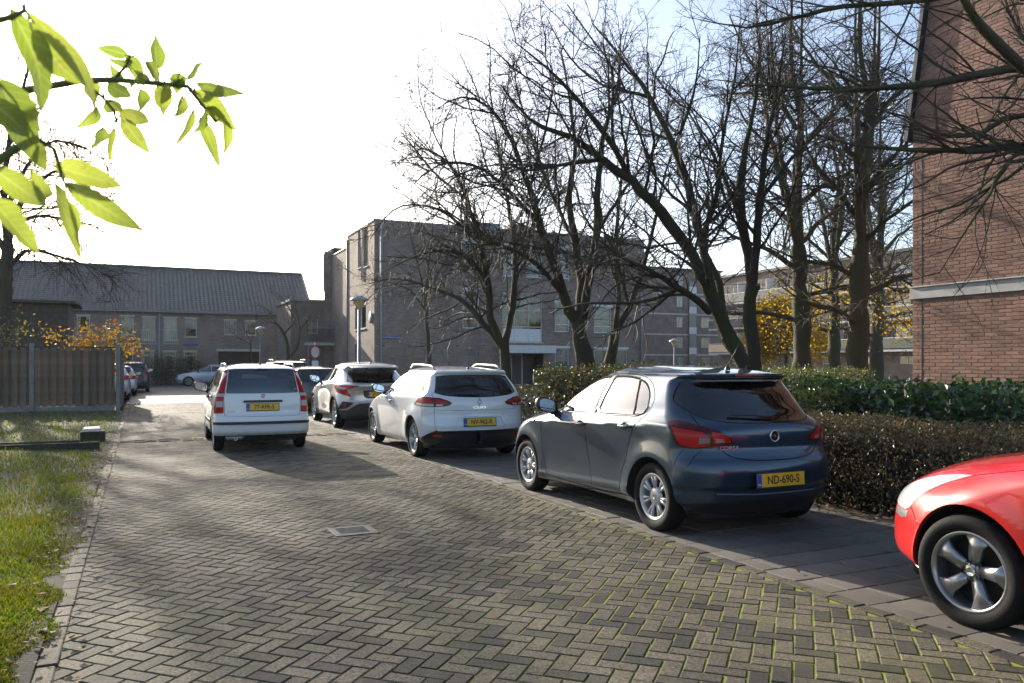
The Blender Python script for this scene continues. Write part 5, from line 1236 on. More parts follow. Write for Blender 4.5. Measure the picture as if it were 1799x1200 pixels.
# ------------------------------------------------------------------ wheels and other car parts
def wheel_mesh_set(style, R_t, rim_r, wid):
    """returns list of (name, mesh, material); axis along +y (outer face at +y), centre at origin"""
    out = []; T = Matrix.Rotation(R(-90), 4, 'X')          # local z -> +y
    h = wid/2; mb = MB()
    prof = [(rim_r-.005, -h*.72), (rim_r+.012, -h*.92), (rim_r+(R_t-rim_r)*.55, -h), (R_t-.022, -h*.93), (R_t-.004, -h*.74), (R_t, -h*.4)]
    for z in (-.33, -.11, .11, .33):
        prof += [(R_t, h*z-.012*h*8*.1), (R_t-.007, h*z), (R_t, h*z+.012*h*8*.1)]
    prof += [(R_t, h*.4), (R_t-.004, h*.74), (R_t-.022, h*.93), (rim_r+(R_t-rim_r)*.55, h), (rim_r+.012, h*.92), (rim_r-.005, h*.72)]
    mb.lathe(prof, 48, T); out.append(('tyre', mb.mesh('tyre'), M_TYRE))
    mb = MB(); mb.lathe([(rim_r+.006, h*.80), (rim_r-.004, h*.86), (rim_r-.014, h*.80), (rim_r-.022, h*.55), (rim_r-.03, -h*.7)], 48, T)
    mb2 = MB(); mb2.lathe([(rim_r-.03, -.02), (.02, -.02)], 32, T); out.append(('brake_disc', mb2.mesh('brake_disc'), M_BRAKE if style != 'hub' else M_UNDER))
    zf = h*.72
    def spoke(poly, z0, z1, dish):
        """poly in (r, angle): plate with thickness; dish lowers the middle"""
        vs = []; n = len(poly)
        for zz in (0, 1):
            for (r, a) in poly:
                d = zf-dish*(1-r/rim_r)**1.5
                vs.append(T @ Vector((r*math.cos(a), r*math.sin(a), d-(0 if zz else z1))))
        cx = T @ Vector((sum(r*math.cos(a) for r, a in poly)/n, sum(r*math.sin(a) for r, a in poly)/n, zf-dish*.4+z0))
        vs.append(cx)
        fs = [(n+i, n+(i+1) % n, 2*n) for i in range(n)]+[(i, (i+1) % n, n+(i+1) % n, n+i) for i in range(n)]
        mb.add(vs, fs, True)
    r0 = rim_r*.20; r1 = rim_r-.008
    if style == 'hub':            # plastic trim, seven pairs of slim spokes
        mb.lathe([(rim_r+.004, zf+.002), (rim_r-.012, zf+.010), (rim_r-.024, zf), (rim_r-.03, zf-.02)], 48, T)
        for k in range(7):
            for dlt in (-.135, .135):
                a = 2*math.pi*k/7+dlt*.9; wd = .085
                spoke([(r0*1.6, a-dlt*.55-.10), (rim_r*.62, a-wd*.9), (r1, a-wd*1.05+dlt*.25), (r1, a+wd*1.05+dlt*.25), (rim_r*.62, a+wd*.9), (r0*1.6, a-dlt*.55+.10)], .010, .02, .022)
        mb.lathe([(r0*2.15, zf-.03), (r0*2.0, zf-.014), (r0*1.2, zf-.004), (r0*.75, zf-.002), (0.002, zf-.002)], 28, T)
        mat = M_HUBCAP
    elif style == 'five':         # five broad blade spokes
        for k in range(5):
            a = 2*math.pi*k/5+.25
            spoke([(r0*.9, a-.62), (rim_r*.42, a-.34), (rim_r*.7, a-.27), (r1, a-.38), (r1, a+.30), (rim_r*.75, a+.22), (rim_r*.42, a+.36), (r0*.9, a+.62)], .010, .03, .035)
        mb.lathe([(r0*1.35, zf-.05), (r0*1.25, zf-.026), (r0*.5, zf-.022), (0.002, zf-.022)], 24, T)
        mat = M_ALLOY_DK
    elif style == 'twin':         # five split spokes
        for k in range(5):
            for dlt in (-.19, .19):
                a = 2*math.pi*k/5+.1
                spoke([(r0*.9, a+dlt*.2-.16), (rim_r*.6, a+dlt*.7-.085), (r1, a+dlt-.085), (r1, a+dlt+.085), (rim_r*.6, a+dlt*.7+.085), (r0*.9, a+dlt*.2+.16)], .006, .025, .028)
        mb.lathe([(r0*1.35, zf-.05), (r0*1.2, zf-.02), (r0*.5, zf-.016), (0.002, zf-.016)], 24, T)
        mat = M_ALLOY
    else:                         # multi: ten spokes
        for k in range(8):
            a = 2*math.pi*k/8
            spoke([(r0*.9, a-.2), (rim_r*.6, a-.1), (r1, a-.13), (r1, a+.13), (rim_r*.6, a+.1), (r0*.9, a+.2)], .008, .02, .02)
        mb.lathe([(r0*1.5, zf-.05), (r0*1.3, zf-.014), (r0*.5, zf-.010), (0.002, zf-.010)], 24, T)
        mat = M_ALLOY
    out.append(('rim', mb.mesh('rim'), mat))
    mb = MB()
    if style == 'five':
        for k in range(5):
            a = 2*math.pi*k/5+.25+.63; mb.lathe([(.013, zf-.018), (.013, zf-.03), (0.001, zf-.03)], 10, T @ Matrix.Translation((r0*1.05*math.cos(a), r0*1.05*math.sin(a), 0)))
        out.append(('wheel_bolts', mb.mesh('wheel_bolts'), M_SEAM)); mb = MB()
    ring = [(r0*.62, zf-(.012 if style in ('five', 'twin') else 0)), (r0*.58, zf+.004-(.012 if style in ('five', 'twin') else 0)), (r0*.50, zf+.002-(.012 if style in ('five', 'twin') else 0)), (.001, zf-(.012 if style in ('five', 'twin') else 0))]
    mb.lathe(ring, 20, T); out.append(('hub_cap', mb.mesh('hub_cap'), M_CHROME if style != 'hub' else M_ALLOY))
    return out
def add_wheels(root, wb, track_f, track_r, R_t, rim_r, wid, style, steer=0.0):
    ms = wheel_mesh_set(style, R_t, rim_r, wid)
    for (x, tr) in ((0, track_r), (wb, track_f)):
        for sd in (1, -1):
            e = empty('wheel', (x, sd*tr/2, R_t), 0.0 if sd > 0 else math.pi, parent=root)
            e.rotation_euler = (0, random.uniform(0, 1.2), (0 if sd > 0 else math.pi)+(steer if x > 0 else 0))
            for (nm, me, mt) in ms: link(nm, me, mt, e)
def arch_poly(B, x0, z0, r, flat=0.0):
    a0 = math.asin(max(-1, (B.z0-.04-z0)/r)); pts = []
    for k in range(33):
        a = a0+(math.pi-2*a0)*k/32; pts.append((x0+r*math.cos(a), z0+r*math.sin(a)))
    q = B.uvs('s', [x for x, z in pts], [max(z, B.z0) for x, z in pts]); return [(u, z if p[1] > B.z0 else B.z0-.03) for (u, z), p in zip(q, pts)]
def arch_liner(root, B, x0, z0, r, depth=.30):
    for sd in (1, -1):
        mb = MB(); vs = []; n = 20
        u, zz = B.uv('s', x0, z0+r*.9); yo = float(B.S(np.array([u]), np.array([zz]))[0][1])
        for k in range(n+1):
            a = R(-12)+(math.pi+R(24))*k/n; x = x0+(r+.004)*math.cos(a); z = z0+(r+.004)*math.sin(a)
            if z > B.z0+.01:
                uu, z2 = B.uv('s', x, z); y0 = float(B.S(np.array([uu]), np.array([z2]))[0][1])-.004
            else: y0 = yo-.03
            vs += [Vector((x, sd*y0, z)), Vector((x, sd*(yo-depth), z))]
        fs = [(2*k, 2*k+1, 2*k+3, 2*k+2) for k in range(n)]
        mb.add(vs, fs, True); c = len(mb.v)
        mb.add([Vector((x0, sd*(yo-depth), z0))]+[vs[2*k+1] for k in range(n+1)], [(0, k+1, k+2) for k in range(n)])
        mb.build('wheel_arch', M_UNDER, root)
def plate(root, B, txt, z, y=0.0, off=0.012, tilt=None, size=(.52, .112)):
    p, n = B.rearpt(y, z, off)
    if tilt is not None: n = Vector((-math.cos(tilt), 0, math.sin(tilt)))
    F = frame_on(p, n); e = empty('number_plate', parent=root); e.matrix_local = F
    MB().cbox((0, 0, -.004), (size[0]+.02, size[1]+.022, .012), .003).build('plate_holder', M_BLACKPL, e)
    MB().cbox((0, 0.003, .004), (size[0], size[1], .004), .0015).build('plate_face', M_PLATE, e)
    MB().box((-size[0]/2+.022, 0.003, .0068), (.043, size[1]-.004, .001)).build('country_strip', M_PLATE_BLUE, e)
    t = link('lettering', text_mesh('lettering', txt, .098, .0005, bold=.0016, sx=.88), M_INK, e); t.location = (.022, 0.001, .0072)
    t = link('country_code', text_mesh('country_code', 'NL', .028, .0004), M_INKW, e); t.location = (-size[0]/2+.022, -.03, .0078)
    return e
def letters(root, B, txt, size, y, z, mat=None, sx=1.0, name='badge_lettering', off=.003, bold=.001):
    p, n = B.rearpt(y, z, off); o = link(name, text_mesh(name, txt, size, .002, bold=bold, sx=sx), mat or M_CHROME, root); o.matrix_local = frame_on(p, n); return o
def seat(root, x, y, z, w=.50, bench=False):
    mb = MB(); Mx = Matrix.Rotation(R(-14), 3, 'Y')
    mb.cbox((x+.05, y, z+.13), (.52, w, .18), .05)
    mb.cbox(Vector((x-.26, y, z+.47)), (.14, w*.94, .64), .05, Mx)
    if not bench: mb.cbox(Vector((x-.375, y, z+.90)), (.10, .27, .18), .04, Mx)
    else:
        for d in (-.42, .42): mb.cbox(Vector((x-.35, y+d, z+.85)), (.08, .24, .13), .03, Mx)
    return mb.build('seat', M_SEAT, root)
def interior(root, B, wb, zf, hw, x_dash, x_front, x_rear, lhd=1):
    mb = MB(); mb.box((wb/2-.05, 0, zf-.06), (wb+.55, hw*1.7, .10)); mb.build('floor_pan', M_UNDER, root)
    seat(root, x_front, .36, zf); seat(root, x_front, -.36, zf)
    seat(root, x_rear, 0, zf+.05, 1.2, True)
    mb = MB(); mb.cbox((x_dash, 0, zf+.56), (.42, hw*1.62, .32), .09); mb.build('dashboard', M_DASH, root)
    mb = MB(); Mx = Matrix.Translation((x_dash-.34, .36*lhd, zf+.62)) @ Matrix.Rotation(R(-65), 4, 'Y')
    prof = [(.18+.016*math.cos(a), .016*math.sin(a)) for a in [2*math.pi*k/8 for k in range(8)]]
    mb.lathe(prof, 28, Mx, closed=True); mb.cbox(Mx @ Vector((0, 0, -.03)), (.12, .12, .06), .02, Mx.to_3x3()); mb.box(Mx @ Vector((0, 0, -.01)), (.03, .34, .02), M=Mx.to_3x3())
    mb.build('steering_wheel', M_SEAT, root)
def door_mirror(root, x, y, z, mat, s=1.0, sides=(1, -1), dark=True):
    """housing on a short stalk; the glass faces the rear"""
    for sd in sides:
        e = empty('door_mirror', (x, sd*y, z), parent=root)
        mb = MB(); n = 12
        rings = [(-.055, .84), (-.05, 1.0), (.0, 1.0), (.05, .86), (.085, .55), (.098, .15)]
        vs = []
        for (dx, k) in rings:
            for j in range(n):
                a = 2*math.pi*j/n; ca, sa = math.cos(a), math.sin(a)
                yy = .115*k*math.copysign(abs(ca)**.7, ca); zz = .078*k*math.copysign(abs(sa)**.7, sa)
                vs.append(Vector((dx*s, sd*(.12+yy)*s, (zz+.02*yy/.1)*s)))
        fs = [(i*n+j, i*n+(j+1) % n, (i+1)*n+(j+1) % n, (i+1)*n+j) for i in range(len(rings)-1) for j in range(n)]
        fs.append(tuple((len(rings)-1)*n+j for j in range(n)))
        if sd > 0: fs = [f[::-1] for f in fs]
        mb.add(vs, fs, True); mb.build('mirror_housing', mat, e)
        mb = MB(); ring = [v+Vector((.006, 0, 0)) for v in vs[:n]]; mb.add(ring, [tuple(range(n))]); mb.build('mirror_glass', M_MIRROR, e)
        MB().cbox((.01*s, sd*.01, -.07*s), (.07*s, .09*s, .07*s), .02).build('mirror_foot', M_BLACKPL, e)
def handle(root, B, x, z, mat, ln=.20):
    for sd in (1, -1):
        p, n = B.at('s', x, z, .020, sd); e = empty('door_handle', parent=root); F = frame_on(p, n); e.matrix_local = F
        mb = MB(); pts = [Vector((ln*(k/8-.5), 0, -.016+.024*math.sin(math.pi*k/8)**.6)) for k in range(9)]
        mb.tube(pts, [.010]+[.0135]*7+[.010], 8); mb.build('grip', mat, e)
        mb = MB(); mb.lathe([(.001, -.023), (.026, -.0215), (.034, -.0185), (.036, -.0195)], 16, Matrix.Scale(1.7, 4, (1, 0, 0))); mb.build('handle_cup', M_SEAM, e)
def antenna(root, x, z, ln=.34, lean=R(45), y=0.0):
    e = empty('antenna', (x, y, z), parent=root)
    MB().lathe([(.028, -.01), (.024, .008), (.010, .035), (.001, .036)], 12).build('antenna_base', M_BLACKPL, e)
    d = Vector((-math.cos(lean), 0, math.sin(lean)))
    MB().tube([Vector((0, 0, .025)), Vector((0, 0, .025))+d*ln], [.005, .0025], 6).build('mast', M_BLACKPL, e)
def wiper(root, B, y0, z0, y1, z1):
    p, n = B.rearpt(y0, z0, .012); q, n2 = B.rearpt(y1, z1, .014); e = empty('rear_wiper', parent=root)
    md = p.lerp(q, .5)+n*.022
    MB().tube([p, md, q], [.012, .008, .005], 6).build('wiper_arm', M_BLACKPL, e)
    a, _ = B.rearpt(y0+(y1-y0)*.3, z0+(z1-z0)*.3-.012, .008); b, _ = B.rearpt(y1+(y1-y0)*.1, z1-.012, .008)
    MB().tube([a, b], .006, 5).build('wiper_blade', M_SEAL, e)
def roof_rail(root, B, x0, x1, y, z, mat, hgt=.055):
    for sd in (1, -1):
        pts = []
        for k in range(13):
            t = k/12; x = x0+(x1-x0)*t
            zz = z(x)+hgt*min(1, math.sin(math.pi*t)*2.6)-.006; pts.append(Vector((x, sd*y(x), zz)))
        mb = MB(); mb.tube(pts, [.016]+[.0145]*11+[.016], 8); mb.build('roof_rail', mat, root)
def stamp(B, kind, pts, region, k=4, smoothed=True, only=None):
    q = smooth(pts, k) if smoothed else [(p[0], p[1]) for p in pts]
    B.cut(UVP(B, kind, q), region, only); return q
def seam(B, kind, pts, w=.006, k=4, region='seam', smoothed=True):
    q = smooth(pts, k, False) if smoothed else pts
    B.cut(UVP(B, kind, ribbon(q, w)), region, only=('body', 'body2'))
def window(B, kind, pts, region, trim=.012, k=4):
    q = smooth(pts, k); B.cut(UVP(B, kind, grow(q, trim)), 'seal'); B.cut(UVP(B, kind, q), region)
    return q
def car_root(name, rear_left, azim, track, label, cat='car', group=None):
    """Empty at the rear axle on the ground; rear_left = ground point under the left rear tyre"""
    a = azim; left = Vector((-math.cos(a), -math.sin(a), 0))
    return empty(name, Vector(rear_left)-left*track/2, math.pi/2+a, label, cat, group)
def skin(root, B, paint_m, glass=(), extra=()):
    B.piece('body', ('body', 'body2'), paint_m, root, 0.0, (1, -1), skirt=.018)
    B.piece('cabin_lining', ('body', 'body2', 'seal'), M_LINER, root, -.03, (1, -1))
    B.piece('panel_gap', 'seam', M_SEAM, root, -.010, (1, -1), skirt=.0)
    B.piece('window_seal', 'seal', M_SEAL, root, .0005, (1, -1), skirt=.008)
    for (nm, rg, mt, both, off) in glass:
        if both: B.piece(nm, rg, mt, root, off, (1, -1))
        else:
            B.piece(nm, rg, mt, root, off, (1,)); B.piece(nm, rg, mt, root, off, (-1,))
    for (nm, rg, mt, both, off, sk_) in extra:
        if both: B.piece(nm, rg, mt, root, off, (1, -1), skirt=sk_)
        else:
            B.piece(nm, rg, mt, root, off, (1,), skirt=sk_); B.piece(nm, rg, mt, root, off, (-1,), skirt=sk_)
def underbody(root, L0, L1, hw, z=.22):
    MB().cbox(((L0+L1)/2, 0, z+.06), (L1-L0, hw*2, .16), .03).build('underbody', M_UNDER, root)
def ring_badge(root, B, y, z, r, mat, kind):
    p, n = B.rearpt(y, z, .004); e = empty('badge', parent=root); e.matrix_local = frame_on(p, n)
    MB().lathe([(r, -.002), (r*.98, .006), (r*.84, .007), (r*.80, .0)], 28).build('badge_ring', M_CHROME, e)
    if kind == 'bolt':
        MB().prism([(-r*1.25, r*.10, .003), (-r*.1, r*.10, .003), (-r*.25, -r*.22, .003), (r*1.25, -r*.10, .003), (r*.1, -r*.10, .003), (r*.25, r*.22, .003)][::-1], (0, 0, .006), True).build('badge_mark', M_CHROME, e)
        MB().lathe([(r*.8, .0005), (.001, .0005)], 20).build('badge_field', M_GLOSSBLACK, e)
    elif kind == 'red':
        MB().lathe([(r*.82, .002), (.001, .003)], 20).build('badge_field', M_BADGE_RED, e)
        o = link('badge_mark', text_mesh('badge_mark', 'FIAT', r*.62, .001, sx=.8), M_CHROME, e); o.location = (0, 0, .005)
    return e
def diamond_badge(root, p, n, r):
    e = empty('badge', parent=root); e.matrix_local = frame_on(p, n)
    o = [(0, r), (r*.62, 0), (0, -r), (-r*.62, 0)]; i = [(x*.52, y*.52) for x, y in o]
    mb = MB(); vs = [(x, y, 0) for x, y in o]+[((a[0]+b[0])/2, (a[1]+b[1])/2, .009) for a, b in zip(o, i)]+[(x, y, 0) for x, y in i]
    mb.add(vs, [(k+4*j, (k+1) % 4+4*j, (k+1) % 4+4*(j+1), k+4*(j+1)) for j in (0, 1) for k in range(4)][::1]); mb.f = [f[::-1] for f in mb.f]
    mb.build('badge_diamond', M_CHROME, e); return e
def oval_badge(root, B, y, z, r):
    p, n = B.rearpt(y, z, .004); e = empty('badge', parent=root); e.matrix_local = frame_on(p, n)
    for (sx, sy, oy) in ((1.45, .95, 0), (.5, .80, .02*0), (1.05, .42, r*.42)):
        Mx = Matrix.Translation((0, oy, .002)) @ Matrix.Scale(sx, 4, (1, 0, 0)) @ Matrix.Scale(sy, 4, (0, 1, 0))
        MB().lathe([(r, 0), (r*.95, .005), (r*.86, .005), (r*.82, 0)], 28, Mx).build('badge_ring', M_CHROME, e)

# ------------------------------------------------------------------ dark blue five-door hatchback
def car_blue_hatch(root):
    wb = 2.511
    B = Body(z0=.20, zr=1.39, zt=1.472, xtop=.95, xmid=1.15, xl=2.05,
        xr=[(.20, -.50), (.27, -.58), (.33, -.635), (.42, -.650), (.46, -.685), (.56, -.695), (.64, -.680), (.70, -.645), (.78, -.620), (.86, -.622), (.93, -.615), (.985, -.575), (1.02, -.53), (1.10, -.462), (1.22, -.355), (1.345, -.250), (1.357, -.290), (1.374, -.318), (1.39, -.285)],
        xf=[(.20, 3.16), (.32, 3.28), (.45, 3.33), (.55, 3.335), (.66, 3.30), (.76, 3.20), (.84, 3.02), (.92, 2.66), (.975, 2.34), (1.005, 2.14), (1.02, 2.06), (1.10, 1.92), (1.20, 1.73), (1.30, 1.51), (1.39, 1.28)],
        hw=[(.20, .77), (.25, .835), (.30, .852), (.36, .846), (.48, .846), (.62, .853), (.74, .860), (.86, .867), (.893, .868), (.902, .863), (.910, .854), (.945, .826), (1.0, .79), (1.10, .752), (1.22, .697), (1.32, .642), (1.39, .575)],
        bow_r=[(.2, .12), (.6, .13), (.9, .12), (1.0, .16), (1.3, .12), (1.39, .10)], bow_f=[(.2, .22), (.6, .30), (.9, .36), (1.02, .26), (1.39, .16)],
        rxr=[(.2, .22), (.6, .24), (.9, .26), (1.0, .26), (1.2, .22), (1.39, .12)], ryr=[(.2, .34), (.6, .36), (.9, .38), (1.1, .36), (1.39, .25)],
        rxf=[(.2, .28), (.8, .34), (1.0, .30), (1.05, .10), (1.39, .10)], ryf=[(.2, .4), (.8, .36), (1.0, .3), (1.05, .14), (1.39, .2)],
        kr=[(.2, .035), (.7, .045), (.95, .09), (1.2, .15), (1.39, .15)], kf=[(.2, .05), (.8, .06), (1.0, .10), (1.39, .12)],
        flares=[(0, .31, .36, .022, .10), (wb, .31, .36, .022, .10)], tilt=.045)
    B.grid()
    # side glass
    window(B, 's', [(1.80, .985, 'c'), (1.60, 1.125), (1.38, 1.25), (1.15, 1.333), (1.005, 1.352, 'c'), (1.035, 1.15), (1.06, 1.0, 'c'), (1.45, .99)], 'win_f', .019)
    window(B, 's', [(.965, 1.003, 'c'), (.945, 1.15), (.90, 1.352, 'c'), (.68, 1.353), (.46, 1.335, 'c'), (.40, 1.17), (.36, 1.015, 'c'), (.65, 1.008)], 'win_r', .019)
    window(B, 's', [(.335, 1.02, 'c'), (.385, 1.18), (.43, 1.325, 'c'), (.31, 1.285), (.215, 1.20), (.19, 1.10), (.23, 1.04)], 'win_q', .019)
    # tailgate glass, wrapping towards the sides
    window(B, 'r', [(-.06, 1.350, 'c'), (.42, 1.347), (.585, 1.325, 'c'), (.645, 1.245), (.685, 1.165), (.665, 1.10), (.595, 1.03), (.45, .992), (.25, .980), (-.06, .977, 'c')], 'win_tail', .005)
    window(B, 'f', [(-.06, 1.05, 'c'), (.45, 1.055), (.66, 1.065, 'c'), (.60, 1.22), (.52, 1.365, 'c'), (-.06, 1.375, 'c')], 'win_front', .008)
    # tail lamps
    lamp = mixed(B, [('s', -.20, .985), ('s', -.27, .900), ('s', -.34, .795), ('r', .745, .765), ('r', .69, .770), ('r', .55, .800), ('r', .44, .805), ('r', .415, .822), ('r', .45, .865), ('r', .53, .915), ('r', .64, .955), ('s', -.36, .985), ('s', -.28, 1.0)])
    B.cut(lamp, 'lamp_dark')
    B.cut(mixed(B, [('s', -.275, .945), ('s', -.33, .86), ('s', -.37, .800), ('r', .735, .780), ('r', .69, .785), ('r', .625, .800), ('r', .615, .862), ('r', .665, .908), ('s', -.35, .935)]), 'lamp_red', only=('lamp_dark',))
    B.cut(mixed(B, [('r', .70, .812), ('r', .625, .822), ('r', .622, .862), ('r', .695, .862)]), 'lamp_clear', only=('lamp_red',))
    B.cut(mixed(B, [('r', .59, .815), ('r', .44, .820), ('r', .46, .858), ('r', .53, .895), ('r', .60, .915)]), 'lamp_red2', only=('lamp_dark',))
    B.cut(mixed(B, [('r', .575, .822), ('r', .50, .824), ('r', .51, .85), ('r', .575, .855)]), 'lamp_clear2', only=('lamp_red2',))
    B.cut(mixed(B, [('f', .80, .70), ('f', .55, .72), ('f', .60, .80), ('s', 2.95, .88), ('s', 2.72, .90), ('s', 2.90, .80)]), 'headlamp')
    # wheel arches
    B.cut(arch_poly(B, 0, .31, .352), 'hole'); B.cut(arch_poly(B, wb, .31, .352), 'hole')
    # door gaps
    seam(B, 's', [(2.07, .94), (2.10, .80), (2.10, .60), (2.04, .40), (1.99, .27)], w=.008)
    seam(B, 's', [(1.99, .262), (1.5, .250), (.9, .248), (.50, .255)], w=.010)
    seam(B, 's', [(1.005, 1.385), (1.03, 1.20), (1.07, .99), (1.105, .90), (1.10, .70), (1.06, .50), (1.00, .27)], w=.008)
    seam(B, 's', [(1.00, 1.380), (.75, 1.383), (.45, 1.372), (.25, 1.315), (.13, 1.20), (.12, 1.08), (.19, .98), (.27, .88), (.33, .76), (.39, .60), (.47, .47), (.50, .27)], w=.008)
    seam(B, 's', [(1.93, .975), (1.80, 1.075), (1.55, 1.225), (1.30, 1.325), (1.00, 1.383)])
    seam(B, 'r', [(0, .665), (.20, .668), (.40, .690), (.50, .735), (.535, .790)], w=.008)
    seam(B, 'r', [(.66, .955), (.655, 1.0), (.65, 1.04)])
    seam(B, 'r', [(.675, .765), (.74, .70), (.79, .62)], w=.004)
    seam(B, 's', [(-.40, .77), (-.36, .70), (-.33, .62)], w=.004)
    # plate recess and lower bumper
    stamp(B, 'r', [(-.06, .565, 'c'), (.27, .565), (.33, .55, 'c'), (.30, .44), (.25, .425), (-.06, .425, 'c')], 'recess')
    stamp(B, 'r', [(-.06, .335, 'c'), (.55, .335), (.72, .30, 'c'), (.72, .18, 'c'), (-.06, .18, 'c')], 'lower', smoothed=False)
    pm_ = paint('paint_slate_blue', (0.013, 0.038, 0.070), metal=.5, rough=.32, dirt=(.2, .5, .35))
    skin(root, B, pm_, [('window', 'win_f', M_GLASS, 0, -.004), ('window', 'win_r', M_GLASS, 0, -.004), ('quarter_window', 'win_q', M_GLASS, 0, -.004), ('tailgate_glass', 'win_tail', M_GLASS_DK, 1, -.002), ('windscreen', 'win_front', M_GLASS, 1, -.002)],
        [('tail_lamp', 'lamp_dark', M_LDARK, 0, .004, .02), ('tail_lamp_segment', 'lamp_red', M_LRED, 0, .0045, .01), ('reversing_lamp', 'lamp_clear', M_LSMOKE, 0, .0047, .006), ('tail_lamp_segment', 'lamp_red2', M_LRED, 0, .0045, .01), ('fog_lamp', 'lamp_clear2', M_LSMOKE, 0, .0047, .006), ('headlamp', 'headlamp', M_LHEAD, 0, .003, .01),
         ('plate_recess', 'recess', pm_, 1, -.018, .0), ('lower_bumper', 'lower', M_BLACKPL, 1, -.002, .0)])
    arch_liner(root, B, 0, .31, .352); arch_liner(root, B, wb, .31, .352)
    underbody(root, -.45, 3.0, .62, .17)
    MB().tube([Vector((-.62, -.62, .405)), Vector((-.735, -.3, .395)), Vector((-.745, 0, .395)), Vector((-.735, .3, .395)), Vector((-.62, .62, .405))], .012, 6).build('bumper_edge', pm_, root)
    add_wheels(root, wb, 1.485, 1.478, .306, .205, .19, 'hub')
    interior(root, B, wb, .36, .72, 1.95, 1.22, .35)
    door_mirror(root, 1.86, .80, 1.035, M_BLACKPL, 1.05)
    handle(root, B, 1.20, .875, pm_); handle(root, B, .39, .905, pm_)
    MB().cbox((-.308, 0, 1.380), (.02, .30, .016), .004).build('brake_light', M_LRED, root)
    plate(root, B, 'ND-690-S', .50, off=.010, tilt=R(4))
    p, n = B.rearpt(0, .452, .0); 
    ring_badge(root, B, 0, .865, .052, M_CHROME, 'bolt')
    letters(root, B, 'CORSA', .045, .455, .775, M_ALLOY_DK, 1.25)
    antenna(root, -.02, 1.435, .28, R(52))
    wiper(root, B, -.02, 1.005, .36, 1.03)
    for sd in (1, -1):
        p, n = B.at('s', 2.30, .845, .002, sd); e = MB().cbox((0, 0, 0), (.045, .028, .008), .003).build('side_repeater', M_LCLEAR, root); e.matrix_local = frame_on(p, n)
        # chrome strip along the belt line
        pts = [B.at('s', x, z, .004, sd)[0] for x, z in ((1.83, .968), (1.45, .972), (1.06, .984), (.65, .990), (.30, 1.005), (.205, 1.035), (.172, 1.10))]
        MB().tube(pts, .006, 5).build('belt_strip', M_CHROME, root)

